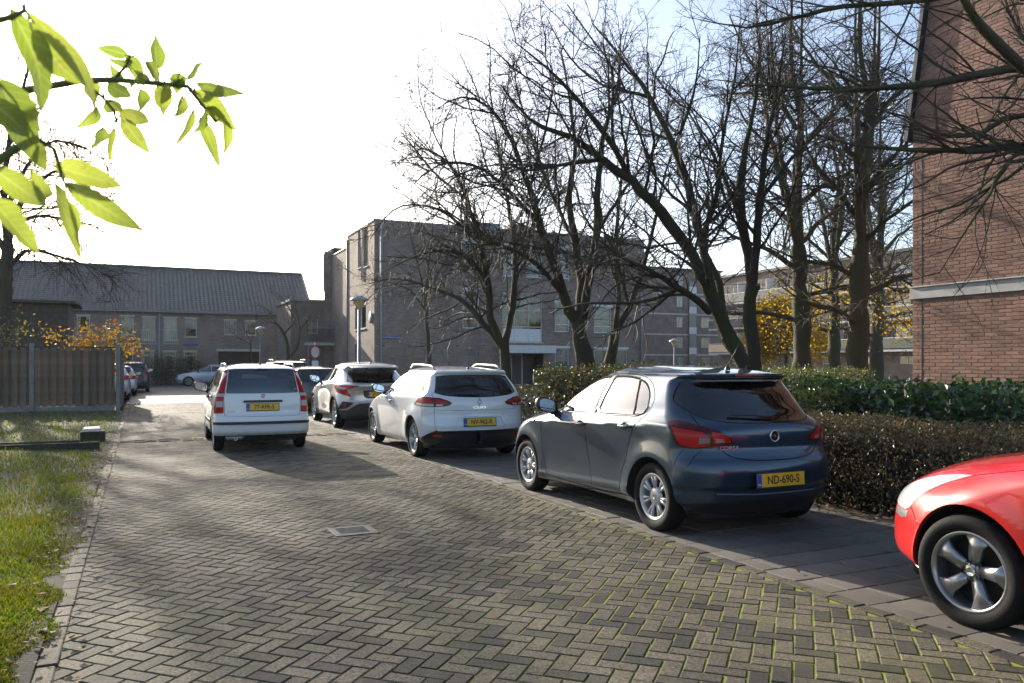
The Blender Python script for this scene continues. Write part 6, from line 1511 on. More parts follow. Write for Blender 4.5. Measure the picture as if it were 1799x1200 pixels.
# ------------------------------------------------------------------ white estate
def car_white_estate(root):
    wb = 2.589
    B = Body(z0=.19, zr=1.385, zt=1.448, xtop=1.0, xmid=1.1, xl=2.1,
        xr=[(.19, -.66), (.26, -.74), (.34, -.765), (.42, -.775), (.47, -.80), (.54, -.805), (.60, -.79), (.70, -.765), (.80, -.76), (.90, -.75), (.97, -.72), (1.03, -.69), (1.15, -.615), (1.27, -.53), (1.315, -.50), (1.33, -.54), (1.36, -.58), (1.385, -.56)],
        xf=[(.19, 3.20), (.32, 3.33), (.45, 3.39), (.58, 3.395), (.68, 3.34), (.77, 3.22), (.85, 3.02), (.93, 2.62), (.985, 2.30), (1.01, 2.12), (1.03, 2.03), (1.12, 1.86), (1.22, 1.65), (1.31, 1.43), (1.385, 1.20)],
        hw=[(.19, .77), (.25, .815), (.32, .835), (.42, .845), (.60, .862), (.74, .866), (.86, .862), (.93, .852), (.97, .825), (1.0, .80), (1.10, .757), (1.20, .707), (1.30, .650), (1.385, .575)],
        bow_r=[(.19, .12), (.6, .13), (.95, .11), (1.1, .10), (1.385, .12)], bow_f=[(.19, .24), (.6, .30), (.9, .36), (1.02, .26), (1.385, .16)],
        rxr=[(.19, .20), (.6, .22), (.95, .22), (1.1, .10), (1.385, .10)], ryr=[(.19, .30), (.6, .32), (.95, .32), (1.1, .20), (1.385, .22)],
        rxf=[(.19, .28), (.8, .34), (1.0, .30), (1.05, .10), (1.385, .10)], ryf=[(.19, .4), (.8, .36), (1.0, .3), (1.05, .14), (1.385, .2)],
        kr=[(.19, .04), (.7, .05), (.95, .07), (1.2, .12), (1.385, .13)], kf=[(.19, .05), (.8, .06), (1.0, .10), (1.385, .13)],
        flares=[(0, .32, .36, .035, .14), (wb, .32, .36, .03, .12)], tilt=.03)
    B.grid()
    window(B, 's', [(1.78, 1.0, 'c'), (1.55, 1.15), (1.32, 1.265), (1.10, 1.33), (.985, 1.342, 'c'), (1.04, 1.16), (1.08, 1.005, 'c'), (1.45, 1.0)], 'win_f', .013)
    window(B, 's', [(1.01, 1.008, 'c'), (.965, 1.17), (.91, 1.345, 'c'), (.6, 1.345), (.33, 1.33, 'c'), (.24, 1.17), (.19, 1.025, 'c'), (.6, 1.012)], 'win_r', .013)
    window(B, 's', [(.13, 1.03, 'c'), (.18, 1.16), (.265, 1.325, 'c'), (-.05, 1.305), (-.33, 1.275, 'c'), (-.40, 1.13), (-.42, 1.07, 'c'), (-.15, 1.04)], 'win_q', .013)
    window(B, 'r', [(-.06, 1.305, 'c'), (.42, 1.300), (.585, 1.280, 'c'), (.625, 1.16), (.665, 1.05, 'c'), (.55, 1.012), (.30, .985), (-.06, .975, 'c')], 'win_tail', .010)
    window(B, 'f', [(-.06, 1.05, 'c'), (.45, 1.055), (.66, 1.065, 'c'), (.60, 1.22), (.52, 1.36, 'c'), (-.06, 1.37, 'c')], 'win_front', .008)
    B.cut(mixed(B, [('s', -.13, .85), ('s', -.24, .935), ('s', -.38, .975), ('r', .76, .975), ('r', .62, .965), ('r', .50, .925), ('r', .435, .89), ('r', .47, .855), ('r', .55, .835), ('r', .70, .828), ('r', .78, .828), ('s', -.42, .832), ('s', -.26, .838)]), 'lamp_dark')
    B.cut(mixed(B, [('s', -.22, .89), ('s', -.38, .965), ('r', .76, .962), ('r', .705, .958), ('r', .705, .88), ('s', -.40, .88)]), 'lamp_red', only=('lamp_dark',))
    B.cut(mixed(B, [('r', .675, .952), ('r', .58, .932), ('r', .49, .90), ('r', .56, .872), ('r', .675, .875)]), 'lamp_red2', only=('lamp_dark',))
    B.cut(mixed(B, [('s', -.17, .852), ('s', -.24, .885), ('s', -.40, .877), ('r', .705, .875), ('r', .705, .838), ('s', -.42, .842)]), 'lamp_clear', only=('lamp_dark',))
    B.cut(mixed(B, [('r', .675, .868), ('r', .57, .866), ('r', .59, .845), ('r', .675, .842)]), 'lamp_clear2', only=('lamp_dark',))
    B.cut(mixed(B, [('f', .80, .70), ('f', .55, .72), ('f', .60, .80), ('s', 2.95, .90), ('s', 2.72, .92), ('s', 2.90, .80)]), 'headlamp')
    B.cut(arch_poly(B, 0, .32, .36), 'hole'); B.cut(arch_poly(B, wb, .32, .36), 'hole')
    seam(B, 's', [(2.10, .96), (2.15, .80), (2.15, .60), (2.08, .42), (2.02, .28)])
    seam(B, 's', [(2.02, .27), (1.5, .255), (.9, .255), (.44, .26)], w=.010)
    seam(B, 's', [(.985, 1.375), (1.05, 1.15), (1.10, 1.0), (1.13, .90), (1.12, .70), (1.08, .50), (1.02, .27)])
    seam(B, 's', [(.98, 1.372), (.6, 1.374), (.32, 1.355), (.20, 1.20), (.16, 1.02), (.25, .90), (.32, .78), (.39, .60), (.46, .45), (.44, .27)])
    seam(B, 'r', [(.70, .826), (.70, .70), (.70, .55), (.68, .47)])
    seam(B, 'r', [(.70, .98), (.71, 1.02), (.68, 1.05)])
    seam(B, 'r', [(0, .772), (.35, .774), (.69, .785)], w=.004)
    stamp(B, 'r', [(-.06, .67, 'c'), (.32, .67), (.37, .62), (.43, .53, 'c'), (.38, .515), (-.06, .515, 'c')], 'recess')
    B.cut(mixed(B, [('r', -.06, .475), ('r', .68, .475), ('r', .80, .40), ('s', -.45, .36), ('s', -.33, .35), ('s', -.30, .18), ('r', -.06, .18)]), 'lower')
    B.cut(UVP(B, 'r', [(.60, .395), (.72, .40), (.72, .375), (.60, .372)]), 'reflector', only=('lower',))
    pm_ = paint('paint_pearl_white', (0.74, 0.75, 0.75), metal=0, rough=.28, dirt=(.2, .55, .7))
    skin(root, B, pm_, [('window', 'win_f', M_GLASS, 0, -.004), ('window', 'win_r', M_GLASS, 0, -.004), ('quarter_window', 'win_q', M_GLASS_DK, 0, -.004), ('tailgate_glass', 'win_tail', M_GLASS_DK, 1, -.002), ('windscreen', 'win_front', M_GLASS, 1, -.002)],
        [('tail_lamp', 'lamp_dark', M_LDARK, 0, .006, .02), ('tail_lamp_segment', 'lamp_red', M_LRED, 0, .0065, .01), ('reversing_lamp', 'lamp_clear', M_LCLEAR, 0, .0067, .006), ('tail_lamp_segment', 'lamp_red2', M_LRED, 0, .0065, .01), ('fog_lamp', 'lamp_clear2', M_LCLEAR, 0, .0067, .006), ('headlamp', 'headlamp', M_LHEAD, 0, .003, .01),
         ('plate_recess', 'recess', pm_, 1, -.02, .0), ('lower_bumper', 'lower', M_GLOSSBLACK, 1, -.003, .0), ('reflector', 'reflector', M_LRED, 0, .002, .006)])
    arch_liner(root, B, 0, .32, .36); arch_liner(root, B, wb, .32, .36); underbody(root, -.55, 3.05, .62, .17)
    MB().tube([B.rearpt(y, .470, .008)[0] for y in np.linspace(-.66, .66, 15)], .009, 6).build('bumper_trim', M_CHROME, root)
    e = empty('tow_bar', parent=root); MB().tube([(-.6, 0, .28), (-.78, 0, .27), (-.84, 0, .30), (-.84, 0, .38)], .016, 8).build('tow_neck', M_UNDER, e); MB().lathe([(.001, .43), (.018, .424), (.025, .405), (.018, .385), (.012, .37)], 12, Matrix.Translation((-.84, 0, 0))).build('tow_ball', M_UNDER, e)
    add_wheels(root, wb, 1.50, 1.50, .312, .222, .20, 'twin')
    interior(root, B, wb, .36, .72, 1.95, 1.22, .30)
    door_mirror(root, 1.86, .80, 1.05, M_GLOSSBLACK, 1.05)
    handle(root, B, 1.24, .86, M_CHROME)
    roof_rail(root, B, -.25, 1.02, lambda x: .555+.02*math.sin((x+.25)*2), lambda x: 1.400+.03*math.sin(max(0, min(1, (x+.4)/1.5))*1.6), M_HUBCAP, .055)
    MB().cbox((-.555, 0, 1.362), (.014, .28, .018), .004).build('brake_light', M_LRED, root)
    plate(root, B, 'NV-962-R', .59, off=-.008, tilt=R(5))
    p, n = B.rearpt(0, .90, .004); diamond_badge(root, p, n, .066)
    letters(root, B, 'CLIO', .05, 0, .812, M_CHROME, 1.9); letters(root, B, 'S', .035, -.60, .825, M_ALLOY_DK, 2.0)
    antenna(root, -.25, 1.405, .40, R(75)); wiper(root, B, 0, .995, .36, 1.02)

# ------------------------------------------------------------------ small tall white city car
def car_white_city(root):
    wb = 2.30
    B = Body(z0=.285, zr=1.415, zt=1.50, xtop=.95, xmid=1.05, xl=1.85,
        xr=[(.285, -.55), (.32, -.59), (.36, -.605), (.44, -.608), (.465, -.622), (.52, -.622), (.545, -.608), (.60, -.60), (.64, -.575), (.80, -.56), (.95, -.545), (1.05, -.52), (1.20, -.46), (1.33, -.395), (1.40, -.355), (1.415, -.34)],
        xf=[(.285, 2.82), (.32, 2.88), (.45, 2.91), (.58, 2.91), (.70, 2.87), (.80, 2.80), (.88, 2.65), (.95, 2.40), (1.0, 2.15), (1.02, 2.03), (1.05, 1.95), (1.15, 1.80), (1.27, 1.61), (1.35, 1.46), (1.415, 1.30)],
        hw=[(.285, .765), (.32, .78), (.40, .788), (.60, .789), (.80, .783), (.92, .772), (.98, .752), (1.02, .738), (1.15, .70), (1.28, .655), (1.36, .622), (1.415, .575)],
        bow_r=[(.21, .07), (.6, .075), (.95, .06), (1.415, .06)], bow_f=[(.21, .20), (.6, .24), (.95, .28), (1.03, .20), (1.415, .12)],
        rxr=[(.21, .16), (.6, .15), (1.0, .11), (1.415, .10)], ryr=[(.21, .26), (.6, .22), (1.0, .15), (1.415, .20)],
        rxf=[(.21, .26), (.8, .30), (1.0, .25), (1.05, .09), (1.415, .08)], ryf=[(.21, .4), (.8, .36), (1.0, .3), (1.05, .14), (1.415, .2)],
        kr=[(.21, .01), (.7, .02), (1.0, .05), (1.415, .06)], kf=[(.21, .05), (.8, .07), (1.0, .09), (1.415, .08)],
        flares=[(0, .28, .32, .014, .10), (wb, .28, .32, .014, .10)])
    B.grid()
    window(B, 's', [(1.72, 1.0, 'c'), (1.52, 1.17), (1.36, 1.30), (1.25, 1.355, 'c'), (.92, 1.365, 'c'), (.93, 1.15), (.94, 1.0, 'c'), (1.3, .99)], 'win_f', .012)
    window(B, 's', [(.86, 1.0, 'c'), (.86, 1.20), (.85, 1.365, 'c'), (.5, 1.36), (.24, 1.33, 'c'), (.12, 1.18), (.06, 1.02, 'c'), (.5, 1.0)], 'win_r', .012)
    window(B, 's', [(-.02, 1.03, 'c'), (.04, 1.17), (.15, 1.32, 'c'), (-.10, 1.31), (-.25, 1.28, 'c'), (-.32, 1.12), (-.34, 1.05, 'c'), (-.2, 1.03)], 'win_q', .010)
    window(B, 'r', [(-.06, 1.395, 'c'), (.40, 1.393), (.525, 1.378, 'c'), (.548, 1.22), (.575, 1.045), (.575, 1.0, 'c'), (.3, .995), (-.06, .995, 'c')], 'win_tail', .006)
    window(B, 'f', [(-.06, 1.06, 'c'), (.45, 1.065), (.64, 1.075, 'c'), (.58, 1.24), (.51, 1.39, 'c'), (-.06, 1.40, 'c')], 'win_front', .008)
    B.cut(mixed(B, [('r', .538, 1.380), ('r', .60, 1.378), ('s', -.34, 1.32), ('s', -.37, 1.15), ('s', -.40, 1.0), ('s', -.40, .82), ('s', -.41, .665), ('r', .745, .655), ('r', .625, .665), ('r', .63, .80), ('r', .60, .99), ('r', .572, 1.18)]), 'lamp_red')
    B.cut(mixed(B, [('r', .60, .99), ('s', -.39, .985), ('s', -.39, .935), ('r', .62, .94)]), 'lamp_clear', only=('lamp_red',))
    B.cut(mixed(B, [('r', .64, .86), ('r', .735, .86), ('r', .735, .765), ('r', .64, .765)]), 'lamp_clear2', only=('lamp_red',))
    B.cut(mixed(B, [('f', .76, .72), ('f', .5, .74), ('f', .55, .84), ('s', 2.50, .90), ('s', 2.40, .90), ('s', 2.48, .78)]), 'headlamp')
    B.cut(arch_poly(B, 0, .28, .315), 'hole'); B.cut(arch_poly(B, wb, .28, .315), 'hole')
    seam(B, 's', [(1.86, .98), (1.90, .80), (1.90, .55), (1.86, .30)]); seam(B, 's', [(.90, 1.40), (.90, 1.0), (.92, .7), (.90, .30)])
    seam(B, 's', [(.90, 1.395), (.5, 1.39), (.20, 1.36), (.05, 1.18), (.0, 1.0), (.10, .80), (.30, .62), (.38, .30)]); seam(B, 's', [(1.86, .30), (.9, .30), (.38, .30)], smoothed=False)
    seam(B, 'r', [(0, .600), (.45, .600), (.58, .612), (.612, .66), (.618, .80), (.625, .99)])
    seam(B, 's', [(-.42, .65), (-.36, .58), (-.31, .50)], w=.004)
    B.cut(mixed(B, [('r', -.06, .518), ('r', .70, .518), ('s', -.40, .512), ('s', -.40, .472), ('r', .70, .470), ('r', -.06, .470)]), 'strip')
    stamp(B, 's', [(1.84, .50), (.45, .50), (.45, .455), (1.84, .455)], 'strip', smoothed=False)
    stamp(B, 'r', [(-.06, .86, 'c'), (.36, .86, 'c'), (.30, .665, 'c'), (-.06, .66, 'c')], 'recess', smoothed=False)
    pm_ = paint('paint_white', (0.78, 0.78, 0.77), rough=.3, dirt=(.2, .5, .6))
    skin(root, B, pm_, [('window', 'win_f', M_GLASS, 0, -.004), ('window', 'win_r', M_GLASS, 0, -.004), ('quarter_window', 'win_q', M_GLASS_DK, 0, -.004), ('tailgate_glass', 'win_tail', M_GLASS, 1, -.002), ('windscreen', 'win_front', M_GLASS, 1, -.002)],
        [('tail_lamp', 'lamp_red', M_LRED, 0, .006, .02), ('indicator_lamp', 'lamp_clear', M_LCLEAR, 0, .0065, .006), ('reversing_lamp', 'lamp_clear2', M_LCLEAR, 0, .0065, .006), ('headlamp', 'headlamp', M_LHEAD, 0, .003, .01), ('bumper_strip', 'strip', M_BLACKPL, 1, .008, .01), ('plate_recess', 'recess', pm_, 1, -.012, .0)])
    arch_liner(root, B, 0, .28, .315); arch_liner(root, B, wb, .28, .315); underbody(root, -.42, 2.6, .60, .19)
    add_wheels(root, wb, 1.37, 1.36, .284, .19, .17, 'multi')
    interior(root, B, wb, .40, .66, 1.80, 1.10, .35)
    door_mirror(root, 1.62, .74, 1.06, M_BLACKPL, 1.15); handle(root, B, 1.05, .90, M_BLACKPL); handle(root, B, .22, .92, M_BLACKPL)
    roof_rail(root, B, -.18, 1.10, lambda x: .565, lambda x: 1.435, M_HUBCAP, .06)
    MB().cbox((-.372, 0, 1.385), (.012, .24, .014), .003).build('brake_light', M_LDARK, root)
    p, n = B.rearpt(0, .855, .008); o = MB().cbox((0, 0, .006), (.64, .036, .03), .01).build('tailgate_handle', M_BLACKPL, root); o.matrix_local = frame_on(p, n)
    plate(root, B, '77-RFR-5', .755, off=-.002, tilt=R(4)); ring_badge(root, B, 0, .945, .038, M_CHROME, 'red')
    letters(root, B, 'panda', .042, .50, .69, M_ALLOY_DK, 1.2)
    antenna(root, -.10, 1.475, .12, R(70))
    e = empty('exhaust', (-.52, .44, .235), parent=root)
    MB().lathe([(.03, .12), (.034, -.03), (.029, -.032), (.028, .10)], 16, Matrix.Rotation(R(90), 4, 'Y') @ Matrix.Identity(4)).build('tailpipe', M_CHROME, e)
    MB().cbox((.10, 0, .015), (.12, .30, .09), .035).build('silencer', M_ALLOY, e)

# ------------------------------------------------------------------ silver coupe-like crossover
def car_silver_crossover(root):
    wb = 2.64
    def dfm(x, y, z, side):
        y = y - .045*np.exp(-((x-1.25)/.55)**2)*np.exp(-((z-.55)/.2)**2)*side      # waisted doors
        return x, y, z
    B = Body(z0=.24, zr=1.46, zt=1.545, xtop=1.15, xmid=1.25, xl=2.1,
        xr=[(.24, -.58), (.32, -.66), (.42, -.70), (.52, -.735), (.60, -.75), (.64, -.72), (.76, -.715), (.88, -.735), (.96, -.77), (1.0, -.785), (1.03, -.74), (1.06, -.66), (1.14, -.50), (1.24, -.30), (1.32, -.14), (1.355, -.08), (1.37, -.14), (1.40, -.30), (1.43, -.34), (1.46, -.30)],
        xf=[(.24, 3.30), (.36, 3.44), (.5, 3.52), (.65, 3.52), (.76, 3.46), (.86, 3.32), (.95, 3.02), (1.02, 2.62), (1.06, 2.35), (1.09, 2.22), (1.18, 2.02), (1.28, 1.80), (1.38, 1.55), (1.46, 1.35)],
        hw=[(.24, .80), (.30, .845), (.42, .862), (.60, .868), (.74, .872), (.88, .872), (.98, .862), (1.03, .83), (1.08, .79), (1.18, .735), (1.30, .675), (1.40, .625), (1.46, .57)],
        bow_r=[(.24, .14), (.6, .16), (.95, .16), (1.05, .18), (1.46, .14)], bow_f=[(.24, .26), (.6, .34), (.95, .36), (1.08, .26), (1.46, .16)],
        rxr=[(.24, .24), (.6, .30), (1.0, .34), (1.1, .28), (1.46, .14)], ryr=[(.24, .36), (.6, .40), (1.0, .42), (1.1, .38), (1.46, .28)],
        rxf=[(.24, .3), (.8, .36), (1.05, .3), (1.12, .1), (1.46, .1)], ryf=[(.24, .4), (.8, .36), (1.05, .3), (1.12, .15), (1.46, .2)],
        kr=[(.24, .02), (.7, .03), (1.0, .07), (1.2, .17), (1.46, .18)], kf=[(.24, .05), (.8, .06), (1.08, .10), (1.46, .12)],
        flares=[(0, .36, .40, .045, .17), (wb, .36, .40, .04, .13)], tilt=.05, deform=dfm)
    B.grid()
    window(B, 's', [(1.98, 1.07, 'c'), (1.70, 1.25), (1.45, 1.36), (1.15, 1.415), (1.05, 1.415, 'c'), (1.10, 1.2), (1.13, 1.08, 'c'), (1.6, 1.06)], 'win_f', .012)
    window(B, 's', [(1.04, 1.08, 'c'), (1.0, 1.25), (.96, 1.415, 'c'), (.65, 1.39), (.38, 1.33), (.28, 1.23, 'c'), (.45, 1.12), (.6, 1.085)], 'win_r', .012)
    window(B, 'r', [(-.06, 1.345, 'c'), (.40, 1.34), (.54, 1.32, 'c'), (.60, 1.20), (.66, 1.085, 'c'), (.4, 1.065), (-.06, 1.055, 'c')], 'win_tail', .008)
    window(B, 'f', [(-.06, 1.12, 'c'), (.45, 1.125), (.66, 1.135, 'c'), (.60, 1.29), (.52, 1.43, 'c'), (-.06, 1.44, 'c')], 'win_front', .008)
    B.cut(mixed(B, [('s', -.05, .975), ('s', -.20, .90), ('s', -.30, .845), ('r', .78, .80), ('r', .66, .755), ('r', .60, .745), ('r', .66, .83), ('r', .695, .905), ('r', .55, .965), ('r', .45, .985), ('r', .46, .995), ('r', .60, .995), ('s', -.33, 1.0), ('s', -.20, 1.0)]), 'lamp_red')
    B.cut(mixed(B, [('s', -.26, .965), ('s', -.35, .92), ('r', .74, .905), ('r', .66, .945), ('s', -.37, .978)]), 'lamp_clear', only=('lamp_red',))
    B.cut(mixed(B, [('f', .80, .78), ('f', .55, .80), ('f', .60, .88), ('s', 3.0, .98), ('s', 2.75, 1.0), ('s', 2.95, .88)]), 'headlamp')
    for x0 in (0, wb):
        B.cut(arch_poly(B, x0, .35, .435), 'clad'); 
    B.cut(mixed(B, [('r', -.06, .60), ('r', .45, .60), ('r', .70, .44), ('s', -.36, .44), ('s', -.30, .40), ('s', -.30, .22), ('r', -.06, .22)]), 'clad')
    stamp(B, 's', [(2.25, .36), (1.9, .36), (.6, .34), (.40, .34), (.40, .22), (2.25, .22)], 'clad', smoothed=False)
    B.cut(arch_poly(B, 0, .35, .395), 'hole'); B.cut(arch_poly(B, wb, .35, .395), 'hole')
    B.cut(mixed(B, [('r', .79, .64), ('r', .56, .62), ('r', .60, .57), ('r', .72, .47), ('s', -.38, .46)]), 'vent')
    B.cut(mixed(B, [('r', .755, .60), ('r', .715, .60), ('r', .735, .48), ('r', .765, .48)]), 'reflector', only=('vent',))
    seam(B, 's', [(2.18, 1.03), (2.22, .8), (2.16, .5), (2.08, .36)]); seam(B, 's', [(1.08, 1.44), (1.10, 1.1), (1.16, .9), (1.14, .6), (1.08, .36)])
    seam(B, 's', [(1.04, 1.44), (.6, 1.415), (.25, 1.33), (.22, 1.22), (.38, 1.0), (.46, .80), (.55, .6), (.62, .36)])
    seam(B, 'r', [(0, .655), (.40, .655), (.60, .68), (.64, .75)])
    stamp(B, 'r', [(-.06, .885, 'c'), (.36, .885, 'c'), (.34, .75), (.28, .705, 'c'), (-.06, .70, 'c')], 'recess', smoothed=False)
    pm_ = paint('paint_silver', (0.52, 0.51, 0.50), metal=.55, rough=.32, dirt=(.25, .6, .6))
    clad = pm('grey_cladding', (0.045, 0.047, 0.052), rough=.6, var=.2, scale=12)
    skin(root, B, pm_, [('window', 'win_f', M_GLASS, 0, -.004), ('window', 'win_r', M_GLASS_DK, 0, -.004), ('tailgate_glass', 'win_tail', M_GLASS_DK, 1, -.002), ('windscreen', 'win_front', M_GLASS, 1, -.002)],
        [('tail_lamp', 'lamp_red', M_LRED, 0, .022, .03), ('reversing_lamp', 'lamp_clear', M_LCLEAR, 0, .0225, .006), ('headlamp', 'headlamp', M_LHEAD, 0, .003, .01), ('cladding', 'clad', clad, 1, .006, .012), ('bumper_vent', 'vent', M_BLACKPL, 0, -.02, 0), ('reflector', 'reflector', M_LRED, 0, -.01, .01), ('plate_recess', 'recess', M_BLACKPL, 1, -.015, 0)])
    arch_liner(root, B, 0, .35, .395); arch_liner(root, B, wb, .35, .395); underbody(root, -.5, 3.2, .62, .20)
    add_wheels(root, wb, 1.55, 1.56, .342, .24, .21, 'twin')
    interior(root, B, wb, .46, .72, 2.05, 1.30, .42)
    door_mirror(root, 2.05, .82, 1.12, pm_, 1.05); handle(root, B, 1.30, .95, pm_)
    # split roof spoiler standing off the glass
    e = empty('roof_spoiler', parent=root); mb = MB()
    pts = [Vector((-.05, y, 1.472-.05*abs(y)**2)) for y in np.linspace(-.56, .56, 13)]; back = [Vector((-.42+.16*abs(y)**2, y, 1.425-.06*abs(y)**2)) for y in np.linspace(-.56, .56, 13)]
    for i in range(12): mb.prism([pts[i], pts[i+1], back[i+1], back[i]], (0, 0, -.022))
    mb.build('spoiler_blade', pm_, e)
    for y in (-.50, -.17, .17, .50): MB().cbox((-.22, y, 1.385), (.20, .03, .09), .008).build('spoiler_stay', M_GLOSSBLACK, e)
    MB().tube([Vector((-.40+.16*y*y, y, 1.352)) for y in np.linspace(-.52, .52, 9)], .014, 6).build('spoiler_lip', M_GLOSSBLACK, e)
    plate(root, B, 'P-129-VS', .795, off=.004, tilt=R(-2)); oval_badge(root, B, 0, .935, .048)
    MB().prism([(-.05, .012, 0), (-.14, .006, .055), (-.16, .0, .055), (-.12, 0, 0)], (0, -.02, 0)).build('shark_fin', M_BLACKPL, root).location = (.12, .01, 1.50)
    wiper(root, B, -.05, 1.075, -.40, 1.09)

# ------------------------------------------------------------------ red hatchback, seen from its nose
def car_red_hatch(root):
    wb = 2.64
    B = Body(z0=.19, zr=1.40, zt=1.47, xtop=1.0, xmid=1.2, xl=2.1,
        xr=[(.19, -.58), (.3, -.70), (.5, -.74), (.8, -.72), (1.0, -.66), (1.2, -.52), (1.32, -.44), (1.36, -.50), (1.40, -.46)],
        xf=[(.19, 3.26), (.24, 3.40), (.30, 3.50), (.40, 3.53), (.52, 3.535), (.60, 3.52), (.68, 3.47), (.757, 3.36), (.824, 3.22), (.891, 3.02), (.955, 2.72), (1.0, 2.42), (1.028, 2.22), (1.045, 2.11), (1.10, 1.92), (1.2, 1.70), (1.3, 1.48), (1.40, 1.22)],
        hw=[(.19, .77), (.25, .83), (.32, .86), (.45, .875), (.62, .888), (.75, .892), (.86, .885), (.93, .865), (.98, .83), (1.02, .80), (1.1, .76), (1.2, .71), (1.3, .66), (1.40, .58)],
        bow_r=.12, bow_f=[(.19, .26), (.5, .36), (.7, .42), (.9, .50), (1.02, .26), (1.40, .16)], rxr=.2, ryr=.33,
        rxf=[(.19, .30), (.5, .36), (.7, .42), (.9, .40), (1.0, .30), (1.06, .1), (1.4, .1)], ryf=[(.19, .42), (.5, .42), (.8, .40), (1.0, .3), (1.06, .14), (1.4, .2)],
        kr=[(.19, .04), (.9, .07), (1.4, .14)], kf=[(.19, .06), (.8, .08), (1.0, .10), (1.4, .12)], seg=(10, 8, 50, 18, 18), rows=54,
        flares=[(0, .32, .37, .03, .12), (wb, .32, .38, .028, .10)], tilt=.0)
    B.grid()
    window(B, 's', [(1.80, 1.02, 'c'), (1.55, 1.17), (1.3, 1.29), (1.08, 1.34, 'c'), (1.1, 1.03, 'c')], 'win_f', .012)
    window(B, 's', [(1.0, 1.03, 'c'), (.97, 1.35, 'c'), (.4, 1.34, 'c'), (.2, 1.06, 'c')], 'win_r', .012)
    window(B, 'r', [(-.06, 1.33, 'c'), (.55, 1.31, 'c'), (.64, 1.03, 'c'), (-.06, 1.0, 'c')], 'win_tail', .008)
    window(B, 'f', [(-.06, 1.06, 'c'), (.45, 1.065), (.66, 1.075, 'c'), (.60, 1.22), (.52, 1.375, 'c'), (-.06, 1.385, 'c')], 'win_front', .008)
    B.cut(mixed(B, [('f', .50, .60), ('f', .62, .578), ('f', .715, .572), ('f', .737, .60), ('f', .745, .66), ('f', .748, .73), ('f', .748, .79), ('f', .745, .845), ('f', .69, .832), ('f', .63, .80), ('f', .57, .745), ('f', .52, .67)]), 'headlamp')
    B.cut(mixed(B, [('f', .60, .572), ('f', .715, .566), ('f', .735, .575), ('f', .74, .535), ('f', .70, .515), ('f', .61, .525)]), 'lampsill', only=('body',))
    B.cut(mixed(B, [('f', -.06, .58), ('f', .48, .57), ('f', .55, .42), ('f', .45, .30), ('f', -.06, .28)]), 'grille')
    B.cut(arch_poly(B, 0, .32, .365), 'hole'); B.cut(arch_poly(B, wb, .32, .375), 'hole')
    seam(B, 'f', [(.742, .60), (.775, .575), (.81, .545), (.835, .52)], w=.005)
    seam(B, 'f', [(.745, .845), (.765, .875), (.775, .91), (.775, .95), (.77, .99)], w=.006)
    seam(B, 's', [(2.04, .985), (2.10, .90), (2.12, .7), (2.06, .45), (2.0, .27)]); seam(B, 's', [(1.10, 1.38), (1.14, 1.0), (1.12, .6), (1.05, .27)])
    seam(B, 's', [(2.0, .26), (1.5, .25), (.5, .25)], smoothed=False)
    B.cut(mixed(B, [('f', -.06, .245), ('f', .70, .240), ('s', 3.0, .232), ('s', 2.92, .228), ('s', 2.92, .17), ('f', -.06, .17)]), 'lip')
    stamp(B, 's', [(2.98, .255), (2.9, .255), (2.9, .17), (2.98, .17)], 'lip', smoothed=False)
    pm_ = paint('paint_red', (0.60, 0.010, 0.012), rough=.3, dirt=(.2, .5, .35))
    skin(root, B, pm_, [('window', 'win_f', M_GLASS, 0, -.004), ('window', 'win_r', M_GLASS, 0, -.004), ('tailgate_glass', 'win_tail', M_GLASS_DK, 1, -.002), ('windscreen', 'win_front', M_GLASS, 1, -.002)],
        [('headlamp_lens', 'headlamp', M_LHEADIN, 0, .003, .02), ('lamp_sill', 'lampsill', M_ALLOY_DK, 0, .002, .008), ('grille', 'grille', M_BLACKPL, 1, -.03, 0), ('bumper_lip', 'lip', M_ALLOY_DK, 1, .004, .01)])
    arch_liner(root, B, 0, .32, .365); arch_liner(root, B, wb, .32, .375); underbody(root, -.5, 3.2, .62, .17)
    add_wheels(root, wb, 1.545, 1.545, .318, .222, .205, 'five', 0.03)
    interior(root, B, wb, .36, .72, 1.95, 1.22, .35)
    door_mirror(root, 1.86, .83, 1.05, pm_, 1.05)
M_HEADGLASS = glass_mat('headlamp_glass', (0.92, 0.94, 0.95))
M_LHEADIN = pm('lamp_lens', (0.74, 0.76, 0.78), rough=.3, metal=.1, col2=(0.36, 0.38, 0.40), scale=14, coat=1.0)

